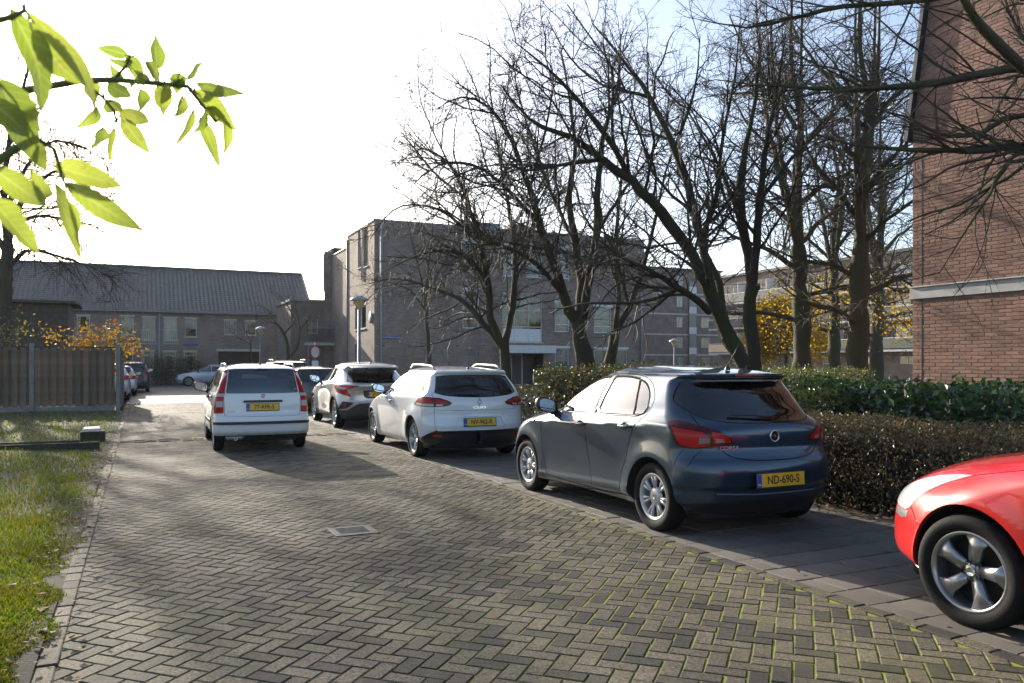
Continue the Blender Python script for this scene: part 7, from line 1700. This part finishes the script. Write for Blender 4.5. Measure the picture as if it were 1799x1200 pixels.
# ------------------------------------------------------------------ plain hatch and off-roader used further down the street
def car_far(root, col, kind='hatch', metal=.5, rtxt=None, detail=True, roofcol=None):
    h = {'hatch': (1.46, .86, 2.47, 1.0), 'mini': (1.42, .86, 2.50, 1.0), 'suv': (1.64, .90, 2.65, 1.12), 'mpv': (1.56, .88, 2.60, 1.06)}[kind]
    H_, W_, wb, k = h; k = H_/1.47
    zb = 1.0*k
    xr0 = {'hatch': [(.2, -.55), (.3, -.64), (.5, -.68), (.75, -.66), (.95, -.61), (1.02, -.56), (1.2, -.40), (1.34, -.27), (1.36, -.32), (1.39, -.30)],
           'mini': [(.2, -.50), (.3, -.58), (.5, -.60), (.75, -.58), (.95, -.55), (1.02, -.52), (1.2, -.42), (1.34, -.33), (1.36, -.36), (1.39, -.33)],
           'suv': [(.2, -.60), (.3, -.72), (.5, -.78), (.75, -.76), (.95, -.74), (1.02, -.71), (1.2, -.58), (1.34, -.46), (1.36, -.52), (1.39, -.49)],
           'mpv': [(.2, -.58), (.3, -.70), (.5, -.74), (.75, -.72), (.95, -.68), (1.02, -.64), (1.2, -.50), (1.34, -.38), (1.36, -.42), (1.39, -.40)]}[kind]
    nose = {'hatch': 0, 'mini': -.02, 'suv': .10, 'mpv': .02}[kind]
    B = Body(z0=.21*k, zr=1.39*k, zt=H_, xtop=1.0, xmid=1.15, xl=2.05, xr=[(z*k, x) for z, x in xr0],
        xf=[(z*k, x+nose+(wb-2.5)) for z, x in [(.2, 3.12), (.32, 3.26), (.5, 3.31), (.62, 3.29), (.74, 3.18), (.83, 2.98), (.91, 2.62), (.97, 2.32), (1.01, 2.10), (1.03, 2.02), (1.1, 1.88), (1.2, 1.68), (1.3, 1.46), (1.39, 1.22)]],
        hw=[(z*k, w*W_/.868) for z, w in [(.2, .77), (.28, .835), (.45, .858), (.7, .868), (.86, .862), (.93, .84), (1.0, .80), (1.1, .755), (1.22, .70), (1.32, .645), (1.39, .575)]],
        bow_r=.11, bow_f=[(.2, .24), (.9, .36), (1.05, .25), (1.5, .16)], rxr=[(.2, .22), (1.0, .22), (1.4, .12)], ryr=[(.2, .34), (1.0, .34), (1.4, .24)],
        rxf=[(.2, .3), (1.0, .3), (1.1, .1), (1.5, .1)], ryf=[(.2, .4), (1.0, .3), (1.1, .14), (1.5, .2)], kr=[(.2, .04), (.9, .07), (1.4, .13)], kf=[(.2, .05), (.9, .08), (1.4, .12)],
        flares=[(0, .32, .36, .024, .11), (wb, .32, .36, .024, .11)], seg=(8, 6, 30, 7, 8), rows=30, tilt=.03)
    Z = lambda pts: [(p[0], p[1]*k)+tuple(p[2:]) for p in pts]
    B.grid()
    window(B, 's', Z([(1.78, 1.0, 'c'), (1.5, 1.18), (1.2, 1.32), (1.02, 1.345, 'c'), (1.08, 1.01, 'c')]), 'win_f', .014)
    window(B, 's', Z([(.98, 1.01, 'c'), (.92, 1.345, 'c'), (.35, 1.325, 'c'), (.12, 1.2), (.06, 1.05, 'c')]), 'win_r', .014)
    window(B, 'r', Z([(-.06, 1.33, 'c'), (.42, 1.325), (.57, 1.30, 'c'), (.65, 1.05, 'c'), (.3, 1.01), (-.06, 1.0, 'c')]), 'win_tail', .01)
    window(B, 'f', Z([(-.06, 1.06, 'c'), (.45, 1.065), (.66, 1.075, 'c'), (.60, 1.22), (.52, 1.36, 'c'), (-.06, 1.375, 'c')]), 'win_front', .008)
    m3 = lambda pts: mixed(B, [(a, b, c*k) for a, b, c in pts])
    if kind == 'mini': B.cut(m3([('r', .62, .93), ('r', .77, .92), ('r', .77, .72), ('r', .62, .72)]), 'lamp')
    elif kind == 'suv': B.cut(m3([('r', .58, .97), ('s', -.44, .98), ('s', -.40, .86), ('r', .72, .84), ('r', .60, .87)]), 'lamp')
    else: B.cut(m3([('s', -.20, .98), ('s', -.30, .84), ('r', .70, .78), ('r', .52, .80), ('r', .50, .88), ('r', .62, .96)]), 'lamp')
    B.cut(m3([('f', .80, .68), ('f', .52, .70), ('f', .56, .76), ('s', 2.85, .86), ('s', 2.62, .88), ('s', 2.85, .78)]), 'headlamp')
    B.cut(m3([('f', -.06, .70), ('f', .48, .68), ('f', .42, .60), ('f', -.06, .60)]), 'grille')
    B.cut(m3([('r', -.06, .36), ('r', .74, .36), ('r', .74, .18), ('r', -.06, .18)]), 'lower')
    B.cut(arch_poly(B, 0, .32, .36), 'hole'); B.cut(arch_poly(B, wb, .32, .36), 'hole')
    if detail:
        seam(B, 's', Z([(2.06, .94), (2.10, .7), (2.0, .28)]), .008); seam(B, 's', Z([(1.0, 1.38), (1.07, 1.0), (1.06, .6), (1.0, .28)]), .008); seam(B, 's', Z([(.05, 1.1), (.20, .95), (.40, .6), (.48, .28)]), .008)
        stamp(B, 's', Z([(1.98, .30), (.5, .30), (.5, .27), (1.98, .27)]), 'strip', smoothed=False)
    pt = paint('paint_far', col, metal=metal, rough=.34)
    skin(root, B, pt, [('window', 'win_f', M_GLASS, 0, -.004), ('window', 'win_r', M_GLASS_DK, 0, -.004), ('tailgate_glass', 'win_tail', M_GLASS_DK, 1, -.002), ('windscreen', 'win_front', M_GLASS, 1, -.002)],
        [('tail_lamp', 'lamp', M_LRED, 0, .006, .02), ('headlamp', 'headlamp', M_LHEAD, 0, .003, .01), ('grille', 'grille', M_GLOSSBLACK, 1, -.01, 0), ('lower_bumper', 'lower', M_BLACKPL, 1, .002, .008), ('side_strip', 'strip', M_CHROME, 1, .004, .006)])
    arch_liner(root, B, 0, .32, .36); arch_liner(root, B, wb, .32, .36); underbody(root, -.45, 2.95, .6, .18*k)
    add_wheels(root, wb, 1.49, 1.49, .318, .215, .20, 'five' if kind != 'mini' else 'multi')
    interior(root, B, wb, .36*k, .70, 1.95, 1.22, .35)
    door_mirror(root, 1.86, .80, 1.04*k, M_BLACKPL, 1.05); handle(root, B, 1.22, .87*k, pt)
    if kind == 'suv': roof_rail(root, B, -.2, 1.1, lambda x: .58, lambda x: H_-.045, M_BLACKPL, .06)
    if rtxt: plate(root, B, rtxt, .62*k, off=.01)
    if roofcol is not None: antenna(root, -.05, H_-.03, .2, R(60))
AZ_BLUE = R(25.0)
r_ = car_root('parked_car', GP(1160, 932), AZ_BLUE, 1.478, 'dark slate-blue five-door hatchback with silver hubcaps parked beside the brown hedge'); car_blue_hatch(r_)
r_ = car_root('parked_car', GP(735, 803), R(24.0), 1.50, 'white estate car with silver roof rails and black tinted rear glass at the kerb'); car_white_estate(r_)
r_ = car_root('car', GP(383, 791), R(24.0), 1.36, 'small tall white city car with upright red tail lamps driving away mid-road'); car_white_city(r_)
r_ = car_root('parked_car', GP(594, 752), R(24.0), 1.56, 'silver crossover with split roof spoiler and grey wheel-arch cladding parked ahead of the white estate'); car_silver_crossover(r_)
r_ = car_root('parked_car', GP(1717, 1101)-Vector((-math.sin(R(25))*2.64, math.cos(R(25))*2.64, 0)), R(25.0), 1.545, 'bright red hatchback nose with grey five-spoke alloy wheel cut by the frame edge'); car_red_hatch(r_)
# ------------------------------------------------------------------ fence, lamps, signs, small things
M_FENCE = pm('fence_wood', (0.235, 0.17, 0.115), rough=.85, col2=(0.12, 0.09, 0.062), scale=3.0, rnd=.22, bump=.35, bscale=25)
M_FPOST = pm('fence_post', (0.27, 0.265, 0.24), rough=.85, var=.3, scale=4, bump=.3)
fence = empty('wooden_fence', ST(28.4, -.65), AZ, 'weathered board fence with concrete posts and a corner beside the road', 'fence')
def rotm(x, y, z): return Vector((x, y, z))
FH = 2.06
me_b = {}
def board(x0, x1, y, z0, z1, axis, rec):
    w = x1-x0
    if axis == 'x': c, d = ((x0+x1)/2, y, (z0+z1)/2), (w, .022, z1-z0)
    else: c, d = (y, (x0+x1)/2, (z0+z1)/2), (.022, w, z1-z0)
    key = (axis, round(w, 3), round(z1-z0, 3))
    if key not in me_b: me_b[key] = MB().cbox((0, 0, 0), d, .004).mesh('board')
    o = link('board', me_b[key], M_FENCE, fence); o.location = c; o.rotation_euler = (0, random.gauss(0, .003) if axis == 'x' else 0, 0); return o
for (xa, xb) in ((-2.30, -.09), (-4.70, -2.44), (-7.1, -4.84), (-9.5, -7.24)):
    n = 10; st = (xb-xa)/n
    for k in range(n):
        board(xa+k*st+.0, xa+k*st+st*.64, -.030, .17, FH-.07, 'x', 0)
    for k in range(n+1):
        x = xa+k*st-st*.44
        board(max(x, xa), min(x+st*.56, xb), .040, .22, FH-.14, 'x', 1)
    for z in (.30, 1.05, FH-.20): MB().box(((xa+xb)/2, .07, z), (xb-xa, .035, .07)).build('rail', M_FENCE, fence)
    MB().cbox(((xa+xb)/2, -.01, FH-.04), (xb-xa, .09, .04), .006).build('cap_rail', M_WOOD_DK, fence)
    MB().cbox(((xa+xb)/2, 0, .08), (xb-xa, .04, .17), .006).build('gravel_board', M_FPOST, fence)
for x in (-2.37, -4.77, -7.17, 0.0): MB().cbox((x, -.02, FH/2+.02), (.13, .13, FH+.08), .012).build('post', M_FPOST, fence)
for (ya, yb) in ((.07, 1.75), (1.9, 3.6), (3.75, 5.4)):
    n = 8; st = (yb-ya)/n
    for k in range(n): board(ya+k*st, ya+k*st+st*.66, .03, .17, FH-.07, 'y', 0)
    for k in range(n): board(ya+k*st+st*.35, min(ya+k*st+st*1.05, yb), -.012, .17, FH-.1, 'y', 1)
    MB().cbox((.01, (ya+yb)/2, FH-.04), (.09, yb-ya, .04), .006).build('cap_rail', M_WOOD_DK, fence)
    MB().cbox((.02, yb+.07, FH/2), (.13, .13, FH+.06), .012).build('post', M_FPOST, fence)
# shed behind the fence
shed = empty('garden_shed', ST(44, -10.6), AZ, 'dark timber shed with a low roof behind the fence', 'shed')
for k in range(37): MB().cbox((k*.2+.1, 0, 2.2), (.19, .03, 4.4), .005).build('plank', M_WOOD_DK, shed)
for k in range(14): MB().cbox((7.42, k*.25+.12, 2.2), (.03, .24, 4.4), .005).build('plank', M_WOOD_DK, shed)
MB().prism([(-.3, -.5, 4.4), (7.8, -.5, 4.4), (7.8, 2, 4.5), (-.3, 2, 4.5)], (0, 0, .12)).build('roof', M_WOOD_DK, shed)
MB().prism([(-.3, 2, 4.5), (7.8, 2, 4.5), (7.8, 4.2, 4.4), (-.3, 4.2, 4.4)], (0, 0, .12)).build('roof', M_WOOD_DK, shed)
MB().box((3.7, 1.8, 2.2), (7.3, 3.4, 4.3)).build('inner_wall', M_WOOD_DK, shed)
pl_ = empty('telegraph_pole', ST(32.2, -4.55), 0, 'slim wooden pole standing in front of the dark shed', 'pole')
MB().tube([(0, 0, 0), (0.02, 0, 3.0), (.05, 0, 5.2)], [.09, .08, .065], 10).build('shaft', M_FENCE, pl_); MB().cbox((.05, 0, 5.2), (.16, .16, .06), .01).build('cap', M_DARKPANEL, pl_)
# street lamps
M_LAMPPOST = pm('lamp_post_grey', (0.20, 0.22, 0.24), rough=.5, var=.2, scale=5)
M_LAMPGLASS = pm('lamp_bowl', (0.62, 0.46, 0.20), rough=.25, coat=.5)
M_LAMPHOOD = pm('lamp_hood', (0.30, 0.33, 0.35), rough=.4)
def lamp(base, h, label, r=.06, sc=1.0):
    e = empty('street_lamp', base, 0, label, 'street lamp', 'street lamps')
    MB().tube([(0, 0, 0), (0, 0, 1.1), (0, 0, 1.12), (0, 0, h)], [r*1.5, r*1.5, r, r*.75], 10).build('post', M_LAMPPOST, e)
    MB().lathe([(.07*sc, h), (.10*sc, h+.05*sc), (.20*sc, h+.24*sc), (.235*sc, h+.33*sc)], 16).build('lamp_bowl', M_LAMPGLASS, e)
    MB().lathe([(.33*sc, h+.32*sc), (.335*sc, h+.35*sc), (.24*sc, h+.42*sc), (.10*sc, h+.49*sc), (.02, h+.52*sc), (.001, h+.52*sc)], 20).build('lamp_hood', M_LAMPHOOD, e)
lamp(GP(630, 694) if False else PP(631, 640, 33)-Vector((0, 0, EYE)), 3.75, 'street lamp with amber bowl in front of the block corner', .075, 1.15)
lamp(PP(458, 640, 50)-Vector((0, 0, EYE)), 3.3, 'street lamp with pale amber bowl before the brick row', .08, 1.1)
lamp(PP(1185, 640, 62)-Vector((0, 0, EYE)), 2.85, 'distant street lamp in front of the far flats', .08, 1.25)
# round prohibition sign
sg_ = empty('road_sign', PP(554, 640, 44)-Vector((0, 0, EYE)), 0, 'round red-rimmed sign with a white plate under it', 'road sign')
MB().tube([(0, 0, 0), (0, 0, 2.7)], .035, 8).build('post', M_LAMPPOST, sg_)
Mx = Matrix.Translation((0, -.05, 2.15)) @ Matrix.Rotation(R(58), 4, 'Z') @ Matrix.Rotation(R(90), 4, 'X')
MB().lathe([(.40, 0), (.40, .015), (.30, .016)], 28, Mx).build('sign_rim', M_RED_PAINT, sg_); MB().lathe([(.30, .015), (.001, .015)], 28, Mx).build('sign_face', M_WHITE, sg_); MB().lathe([(.40, -.001), (.001, -.001)], 28, Mx).build('sign_back', M_ZINC, sg_)
MB().box((0, -.05, 1.45), (.36, .02, .46)).build('plate', M_WHITE, sg_)
# drain grate
dr = empty('drain_grate', GR, AZ, 'small steel gully grate set in the road', 'drain')
M_STEEL = pm('worn_steel', (0.15, 0.145, 0.135), rough=.7, metal=.2, var=.3, scale=20)
for y in (-.155, .155): MB().cbox((0, y, .006), (.38, .06, .014), .003).build('rim_bar', M_STEEL, dr)
for x in (-.16, .16): MB().cbox((x, 0, .006), (.06, .25, .014), .003).build('rim_bar', M_STEEL, dr)
for k in range(6): MB().cbox((0, -.1+k*.04, .005), (.27, .020, .012), .003).build('grate_bar', M_STEEL, dr)
MB().box((0, 0, .0012), (.34, .34, .0016)).build('gully', M_UNDER, dr)
# timber edging and block on the lawn
M_SLEEPER = pm('old_sleeper', (0.030, 0.024, 0.019), rough=.9, col2=(0.07, 0.075, 0.03), scale=4, bump=.6, bscale=20)
for i, (s_, t0_, t1_) in enumerate(((15.35, -6, -.62), (15.85, -6, -.95))):
    e = empty('timber_edging', ST(s_, t0_), AZ, ('nearer of two mossy timber edgings across the lawn', 'further mossy timber edging behind the nearer one on the lawn')[i], 'edging')
    x = 0
    while x < t1_-t0_-.1:
        l = min(1.8, t1_-t0_-x); MB().cbox((x+l/2, 0, .07), (l-.02, .06, .17), .01).build('plank', M_SLEEPER, e); x += l
e = MB().cbox((0, 0, .14), (.42, .2, .2), .02).build('timber_block', M_SLEEPER); e.location = ST(16.7, -.80); e.rotation_euler = (0, 0, AZ+.08)
tag(e, 'dark mossy timber block lying on the lawn edge', 'timber')
e = MB().cbox((0, 0, .05), (.30, 1.5, .12), .012).build('concrete_kerbstone', M_CONCRETE); e.location = ST(18.0, -.88, .10); e.rotation_euler = (R(-2), 0, AZ+.05)
tag(e, 'pale concrete kerbstone lying beside the timber block', 'kerbstone')
# green mesh fence beside the white estate, entrance side
mf = empty('mesh_fence', ST(27.0, 8.5), AZ, 'low green wire fence behind the cherries in front of the entrance', 'fence')
for x in (0, 2.5, 5, 7.5): MB().tube([(x, 0, 0), (x, 0, 1.15)], .025, 8).build('post', M_DOOR_GREEN, mf)
for k in range(6): MB().tube([(0, 0, .1+k*.2), (7.5, 0, .1+k*.2)], .006, 5).build('wire', M_DOOR_GREEN, mf)
# fallen leaves
LITTER = leaf_mat('fallen_leaves', [(0.10, 0.055, 0.03), (0.19, 0.11, 0.05), (0.26, 0.17, 0.08), (0.36, 0.26, 0.14), (0.20, 0.07, 0.02)], rough=.85, trans=.15)
rg = np.random.default_rng(200); P_ = []
for n, (s0, s1), (t0, t1), z in ((620, (3.4, 20), (-.72, -.26), .042), (130, (14, 24), (-.6, .5), .03), (60, (3, 25), (-.3, 3.9), .022), (70, (2, 18), (3.9, 6.3), .022), (700, (2.0, 9.4), (6.15, 6.6), .03), (700, (9.2, 17), (6.1, 6.9), .03), (60, (3, 15), (-6, -.6), .07)):
    s = rg.uniform(s0, s1, n); t = rg.uniform(t0, t1, n) if t1-t0 > 1 else rg.normal((t0+t1)/2, (t1-t0)/3, n)
    p = s[:, None]*np.array(U)+t[:, None]*np.array(V); p[:, 2] = z+rg.random(n)*.012; P_.append(p)
P_ = np.concatenate(P_)
me = leaf_cloud(P_, .06, rg, normal=np.tile(np.array([0, 0, 3.0]), (len(P_), 1)), fold=.35, aspect=.6)
co = np.empty(len(me.vertices)*3, dtype=np.float32); me.vertices.foreach_get('co', co); co = co.reshape(-1, 4, 3); c = co.mean(1, keepdims=True); co[:, :, 2] = c[:, :, 2]+(co[:, :, 2]-c[:, :, 2])*.3
me.vertices.foreach_set('co', co.ravel()); me.update()
tag(link('fallen_leaves', me, LITTER), 'brown fallen leaves scattered along the kerb and under the hedges', 'leaves', kind='stuff')
# other cars down the street
def pc(s_, t_, az, fn, label, *a, **k):
    r = car_root('parked_car', ST(s_, t_), az, 1.49, label); fn(r, *a, **k); return r
pc(24.9, 4.2, R(25), car_far, 'dark compact car with pale roof parked ahead of the silver crossover', (0.02, 0.024, 0.03), 'mini', .3)
pc(30.3, 4.25, R(25), car_far, 'black car furthest along the right-hand parked row', (0.012, 0.012, 0.014), 'suv', .2)
pc(36.2, -2.0, R(25), car_far, 'pale silver hatchback peeking out past the fence corner', (0.50, 0.50, 0.55), 'mpv', .5)
pc(41.3, -1.75, R(25), car_far, 'light grey car between the silver hatchback and the black off-roader', (0.60, 0.61, 0.64), 'hatch', .4)
pc(46.6, -1.15, R(25), car_far, 'black off-roader with red tail lamps at the head of the left row', (0.012, 0.012, 0.013), 'suv', .2)
pc(57.9, 5.4, R(115), car_far, 'silver hatchback parked side-on before the brick row', (0.46, 0.50, 0.58), 'hatch', .5)
pc(58.4, -1.8, R(115), car_far, 'dark blue car parked side-on left of the silver side-on hatchback', (0.03, 0.04, 0.07), 'mpv', .3)
# leafy twig hanging into view, top left
def big_leaf_mat():
    m, nt, o = new_mat('green_leaf'); L = nt.links.new
    a1 = N(nt, 'ShaderNodeAttribute', attribute_name='across'); a2 = N(nt, 'ShaderNodeAttribute', attribute_name='along'); a3 = N(nt, 'ShaderNodeAttribute', attribute_name='rnd'); tc = N(nt, 'ShaderNodeTexCoord')
    cr = N(nt, 'ShaderNodeValToRGB'); e = cr.color_ramp.elements; e[0].color = (0.10, 0.145, 0.022, 1); e[1].color = (0.19, 0.22, 0.04, 1); L(a3.outputs['Fac'], cr.inputs[0])
    # side veins run forward from the midrib
    ab = N(nt, 'ShaderNodeMath', operation='ABSOLUTE'); L(a1.outputs['Fac'], ab.inputs[0])
    sb = N(nt, 'ShaderNodeMath', operation='MULTIPLY_ADD'); L(ab.outputs[0], sb.inputs[0]); sb.inputs[1].default_value = -.16; L(a2.outputs['Fac'], sb.inputs[2])
    ml = N(nt, 'ShaderNodeMath', operation='MULTIPLY'); L(sb.outputs[0], ml.inputs[0]); ml.inputs[1].default_value = 58.0
    sn = N(nt, 'ShaderNodeMath', operation='SINE'); L(ml.outputs[0], sn.inputs[0])
    mv = N(nt, 'ShaderNodeMapRange'); mv.inputs[1].default_value = .75; mv.inputs[2].default_value = 1.0; mv.inputs[4].default_value = .35; L(sn.outputs[0], mv.inputs[0])
    mm = N(nt, 'ShaderNodeMapRange'); mm.inputs[1].default_value = .10; mm.inputs[2].default_value = .02; mm.inputs[4].default_value = .6; L(ab.outputs[0], mm.inputs[0])
    mx0 = N(nt, 'ShaderNodeMath', operation='MAXIMUM'); L(mv.outputs[0], mx0.inputs[0]); L(mm.outputs[0], mx0.inputs[1])
    c1 = N(nt, 'ShaderNodeMix', data_type='RGBA'); L(mx0.outputs[0], c1.inputs[0]); L(cr.outputs[0], c1.inputs[6]); c1.inputs[7].default_value = (0.25, 0.28, 0.09, 1)
    n = N(nt, 'ShaderNodeTexNoise', i_Scale=70.0, i_Detail=4.0); L(tc.outputs['Object'], n.inputs['Vector']); mr = N(nt, 'ShaderNodeMapRange'); mr.inputs[1].default_value = .60; mr.inputs[2].default_value = .72; mr.inputs[4].default_value = .55; L(n.outputs[0], mr.inputs[0])
    c2 = N(nt, 'ShaderNodeMix', data_type='RGBA'); L(mr.outputs[0], c2.inputs[0]); L(c1.outputs[2], c2.inputs[6]); c2.inputs[7].default_value = (0.12, 0.09, 0.02, 1)
    b = N(nt, 'ShaderNodeBsdfPrincipled'); b.inputs['Roughness'].default_value = .42; L(c2.outputs[2], b.inputs['Base Color'])
    hs = N(nt, 'ShaderNodeHueSaturation'); hs.inputs['Value'].default_value = 2.1; hs.inputs['Saturation'].default_value = 1.05; L(c2.outputs[2], hs.inputs['Color'])
    t = N(nt, 'ShaderNodeBsdfTranslucent'); L(hs.outputs[0], t.inputs[0]); ms = N(nt, 'ShaderNodeMixShader'); ms.inputs[0].default_value = .55; L(b.outputs[0], ms.inputs[1]); L(t.outputs[0], ms.inputs[2]); L(ms.outputs[0], o.inputs[0])
    return m
LEAFM = big_leaf_mat()
br = empty('leafy_branch', (-1.1, 1.2, 0.0), 0, 'sunlit green leafy branch hanging into the top left corner', 'branch')
off = Vector((-1.1, 1.2, 0.0))
STEMS = []
def stem_(pts, Y, r0, r1):
    P = [PP(x, y, Y+d)-off for x, y, d in pts]; n = len(P); STEMS.extend([P[i].lerp(P[i+1], k/8) for i in range(n-1) for k in range(9)]); MB().tube(P, [r0+(r1-r0)*k/(n-1) for k in range(n)], 6).build('stem', M_STEM, br)
M_STEM = pm('green_stem', (0.10, 0.12, 0.03), rough=.6, var=.3, scale=30)
stem_([(-260, 420, .0), (-160, 260, 0), (-60, 190, .0), (40, 160, .02), (140, 142, .03), (200, 140, .03), (280, 147, .04), (330, 152, .04), (352, 180, .04), (380, 215, .04)], .95, .006, .0018)
stem_([(140, 142, .03), (180, 170, .03), (200, 195, .03), (205, 215, .03)], .95, .0025, .0015)
stem_([(200, 140, .03), (222, 115, .03), (228, 100, .02)], .95, .002, .0012)
stem_([(-260, 520, -.3), (-120, 380, -.3), (0, 280, -.3), (60, 240, -.28), (95, 262, -.27), (112, 318, -.27)], .95, .005, .0015)
stem_([(-260, 200, -.35), (-100, 60, -.35), (20, 30, -.35), (45, 18, -.34)], .95, .004, .0015)
def leaf(b, t, w, Y, roll, curl, seed):
    rg = np.random.default_rng(seed); B_ = PP(b[0], b[1], Y); T_ = PP(t[0], t[1], Y+rg.uniform(-.03, .03)); ax = T_-B_; L_ = ax.length; ax.normalize()
    view = Vector((0, 1, 0)); sd = ax.cross(view).normalized(); nr = sd.cross(ax).normalized(); sd = (sd*math.cos(roll)+nr*math.sin(roll)); nr = sd.cross(ax)
    W_ = w/FPX*Y/2/max(.35, abs(math.cos(roll))); vs = []; n = 19; al = []; ac = []; wav = rg.uniform(0, 6); tw = rg.uniform(-.5, .5)
    for k in range(n):
        f = k/(n-1); prof = (math.sin(math.pi*f**.8)**.85)*(1-.28*f) if 0 < f < 1 else 0; prof = prof*(1+.05*math.sin(k*2.7+seed)+.05*(k % 2)*(f > .15))
        a_ = tw*(f-.3); s2 = sd*math.cos(a_)+nr*math.sin(a_); n2 = nr*math.cos(a_)-sd*math.sin(a_)
        c = B_+ax*(L_*f)+nr*(curl*L_*math.sin(math.pi*f)*.6)-nr*(.18*L_*f*f)+sd*(.05*L_*math.sin(f*3.1)*math.sin(wav))
        for e in (-1, -.5, 0, .5, 1): vs.append(c+s2*(W_*prof*e)+n2*(abs(e)*W_*.35*prof+.10*W_*math.sin(f*11+wav+e)*abs(e))-off); al.append(f); ac.append(e)
    fs = [(k*5+j, k*5+j+1, (k+1)*5+j+1, (k+1)*5+j) for k in range(n-1) for j in range(4)]
    me = npmesh('leaf', np.array([list(v) for v in vs]), np.array(fs), smooth=True, attr={'rnd': np.full(len(vs), rg.random()), 'along': np.array(al), 'across': np.array(ac)}); o = link('leaf', me, LEAFM, br)
    q = min(STEMS, key=lambda a: (a-(B_-off)).length); e_ = B_-off
    MB().tube([q, q.lerp(e_, .5)+Vector((0, 0, .006)), e_, e_+ax*(L_*.12)+nr*.001], [.0011, .0009, .0008, .0005], 5).build('petiole', M_STEM, o)
    return o
big = [((16, 12), (92, 206), 56), ((40, 16), (200, 222), 30), ((52, 54), (150, 152), 50), ((-8, 138), (86, 305), 66), ((-20, 290), (96, 366), 46), ((-15, 350), (84, 441), 50), ((52, 296), (80, 368), 24), ((92, 292), (224, 322), 40), ((112, 320), (262, 412), 42), ((96, 320), (167, 474), 26), ((116, 352), (142, 422), 26), ((60, 250), (90, 312), 30), ((-30, 170), (60, 250), 44)]
for i, (b, t, w) in enumerate(big): leaf(b, t, w*1.1, .62+.02*(i % 4), random.uniform(-.5, .5), random.uniform(-.2, .3), 300+i)
sm = [((300, 150), (282, 182), 20), ((262, 146), (236, 128), 18), ((352, 178), (372, 150), 16), ((360, 195), (345, 232), 18), ((212, 142), (196, 118), 16), ((150, 143), (168, 176), 26), ((226, 98), (175, 85), 18), ((276, 122), (279, 66), 27), ((328, 138), (363, 114), 17), ((344, 146), (432, 172), 21), ((340, 158), (411, 221), 27), ((350, 205), (387, 289), 20), ((340, 190), (319, 256), 15), ((392, 208), (397, 266), 17), ((276, 150), (290, 199), 29), ((320, 167), (308, 207), 20), ((244, 155), (250, 196), 22), ((207, 192), (263, 223), 24), ((212, 207), (260, 267), 24), ((200, 222), (204, 284), 15), ((172, 190), (145, 223), 22), ((180, 222), (167, 261), 25), ((189, 145), (234, 177), 25), ((224, 98), (250, 140), 25), ((245, 130), (232, 150), 20), ((316, 128), (312, 160), 22), ((300, 140), (330, 150), 18), ((255, 108), (285, 140), 18), ((185, 175), (215, 200), 24), ((232, 110), (198, 106), 14), ((362, 190), (398, 215), 18)]
for i, (b, t, w) in enumerate(sm): leaf(b, (t[0]+(t[0]-b[0])*.12, t[1]+(t[1]-b[1])*.12), w*1.3, .97+.02*(i % 3), random.uniform(-.45, .45), random.uniform(-.2, .3), 340+i)

# ------------------------------------------------------------------ haze volume, added partly for glare against the low sun
def haze_mat(density, aniso):
    m, nt, o = new_mat('haze'); v = N(nt, 'ShaderNodeVolumePrincipled'); v.inputs['Density'].default_value = density; v.inputs['Anisotropy'].default_value = aniso; v.inputs['Color'].default_value = (.86, .91, 1.0, 1)
    nt.links.new(v.outputs[0], o.inputs['Volume']);
    return m
hz = MB().box(tuple(ST(60, 0, 8.2)), (480, 380, 18.6), AZ).build('haze', haze_mat(.00025, .3)); tag(hz, 'thin haze filling the street, added partly for the glare of the low sun', 'haze', kind='stuff')
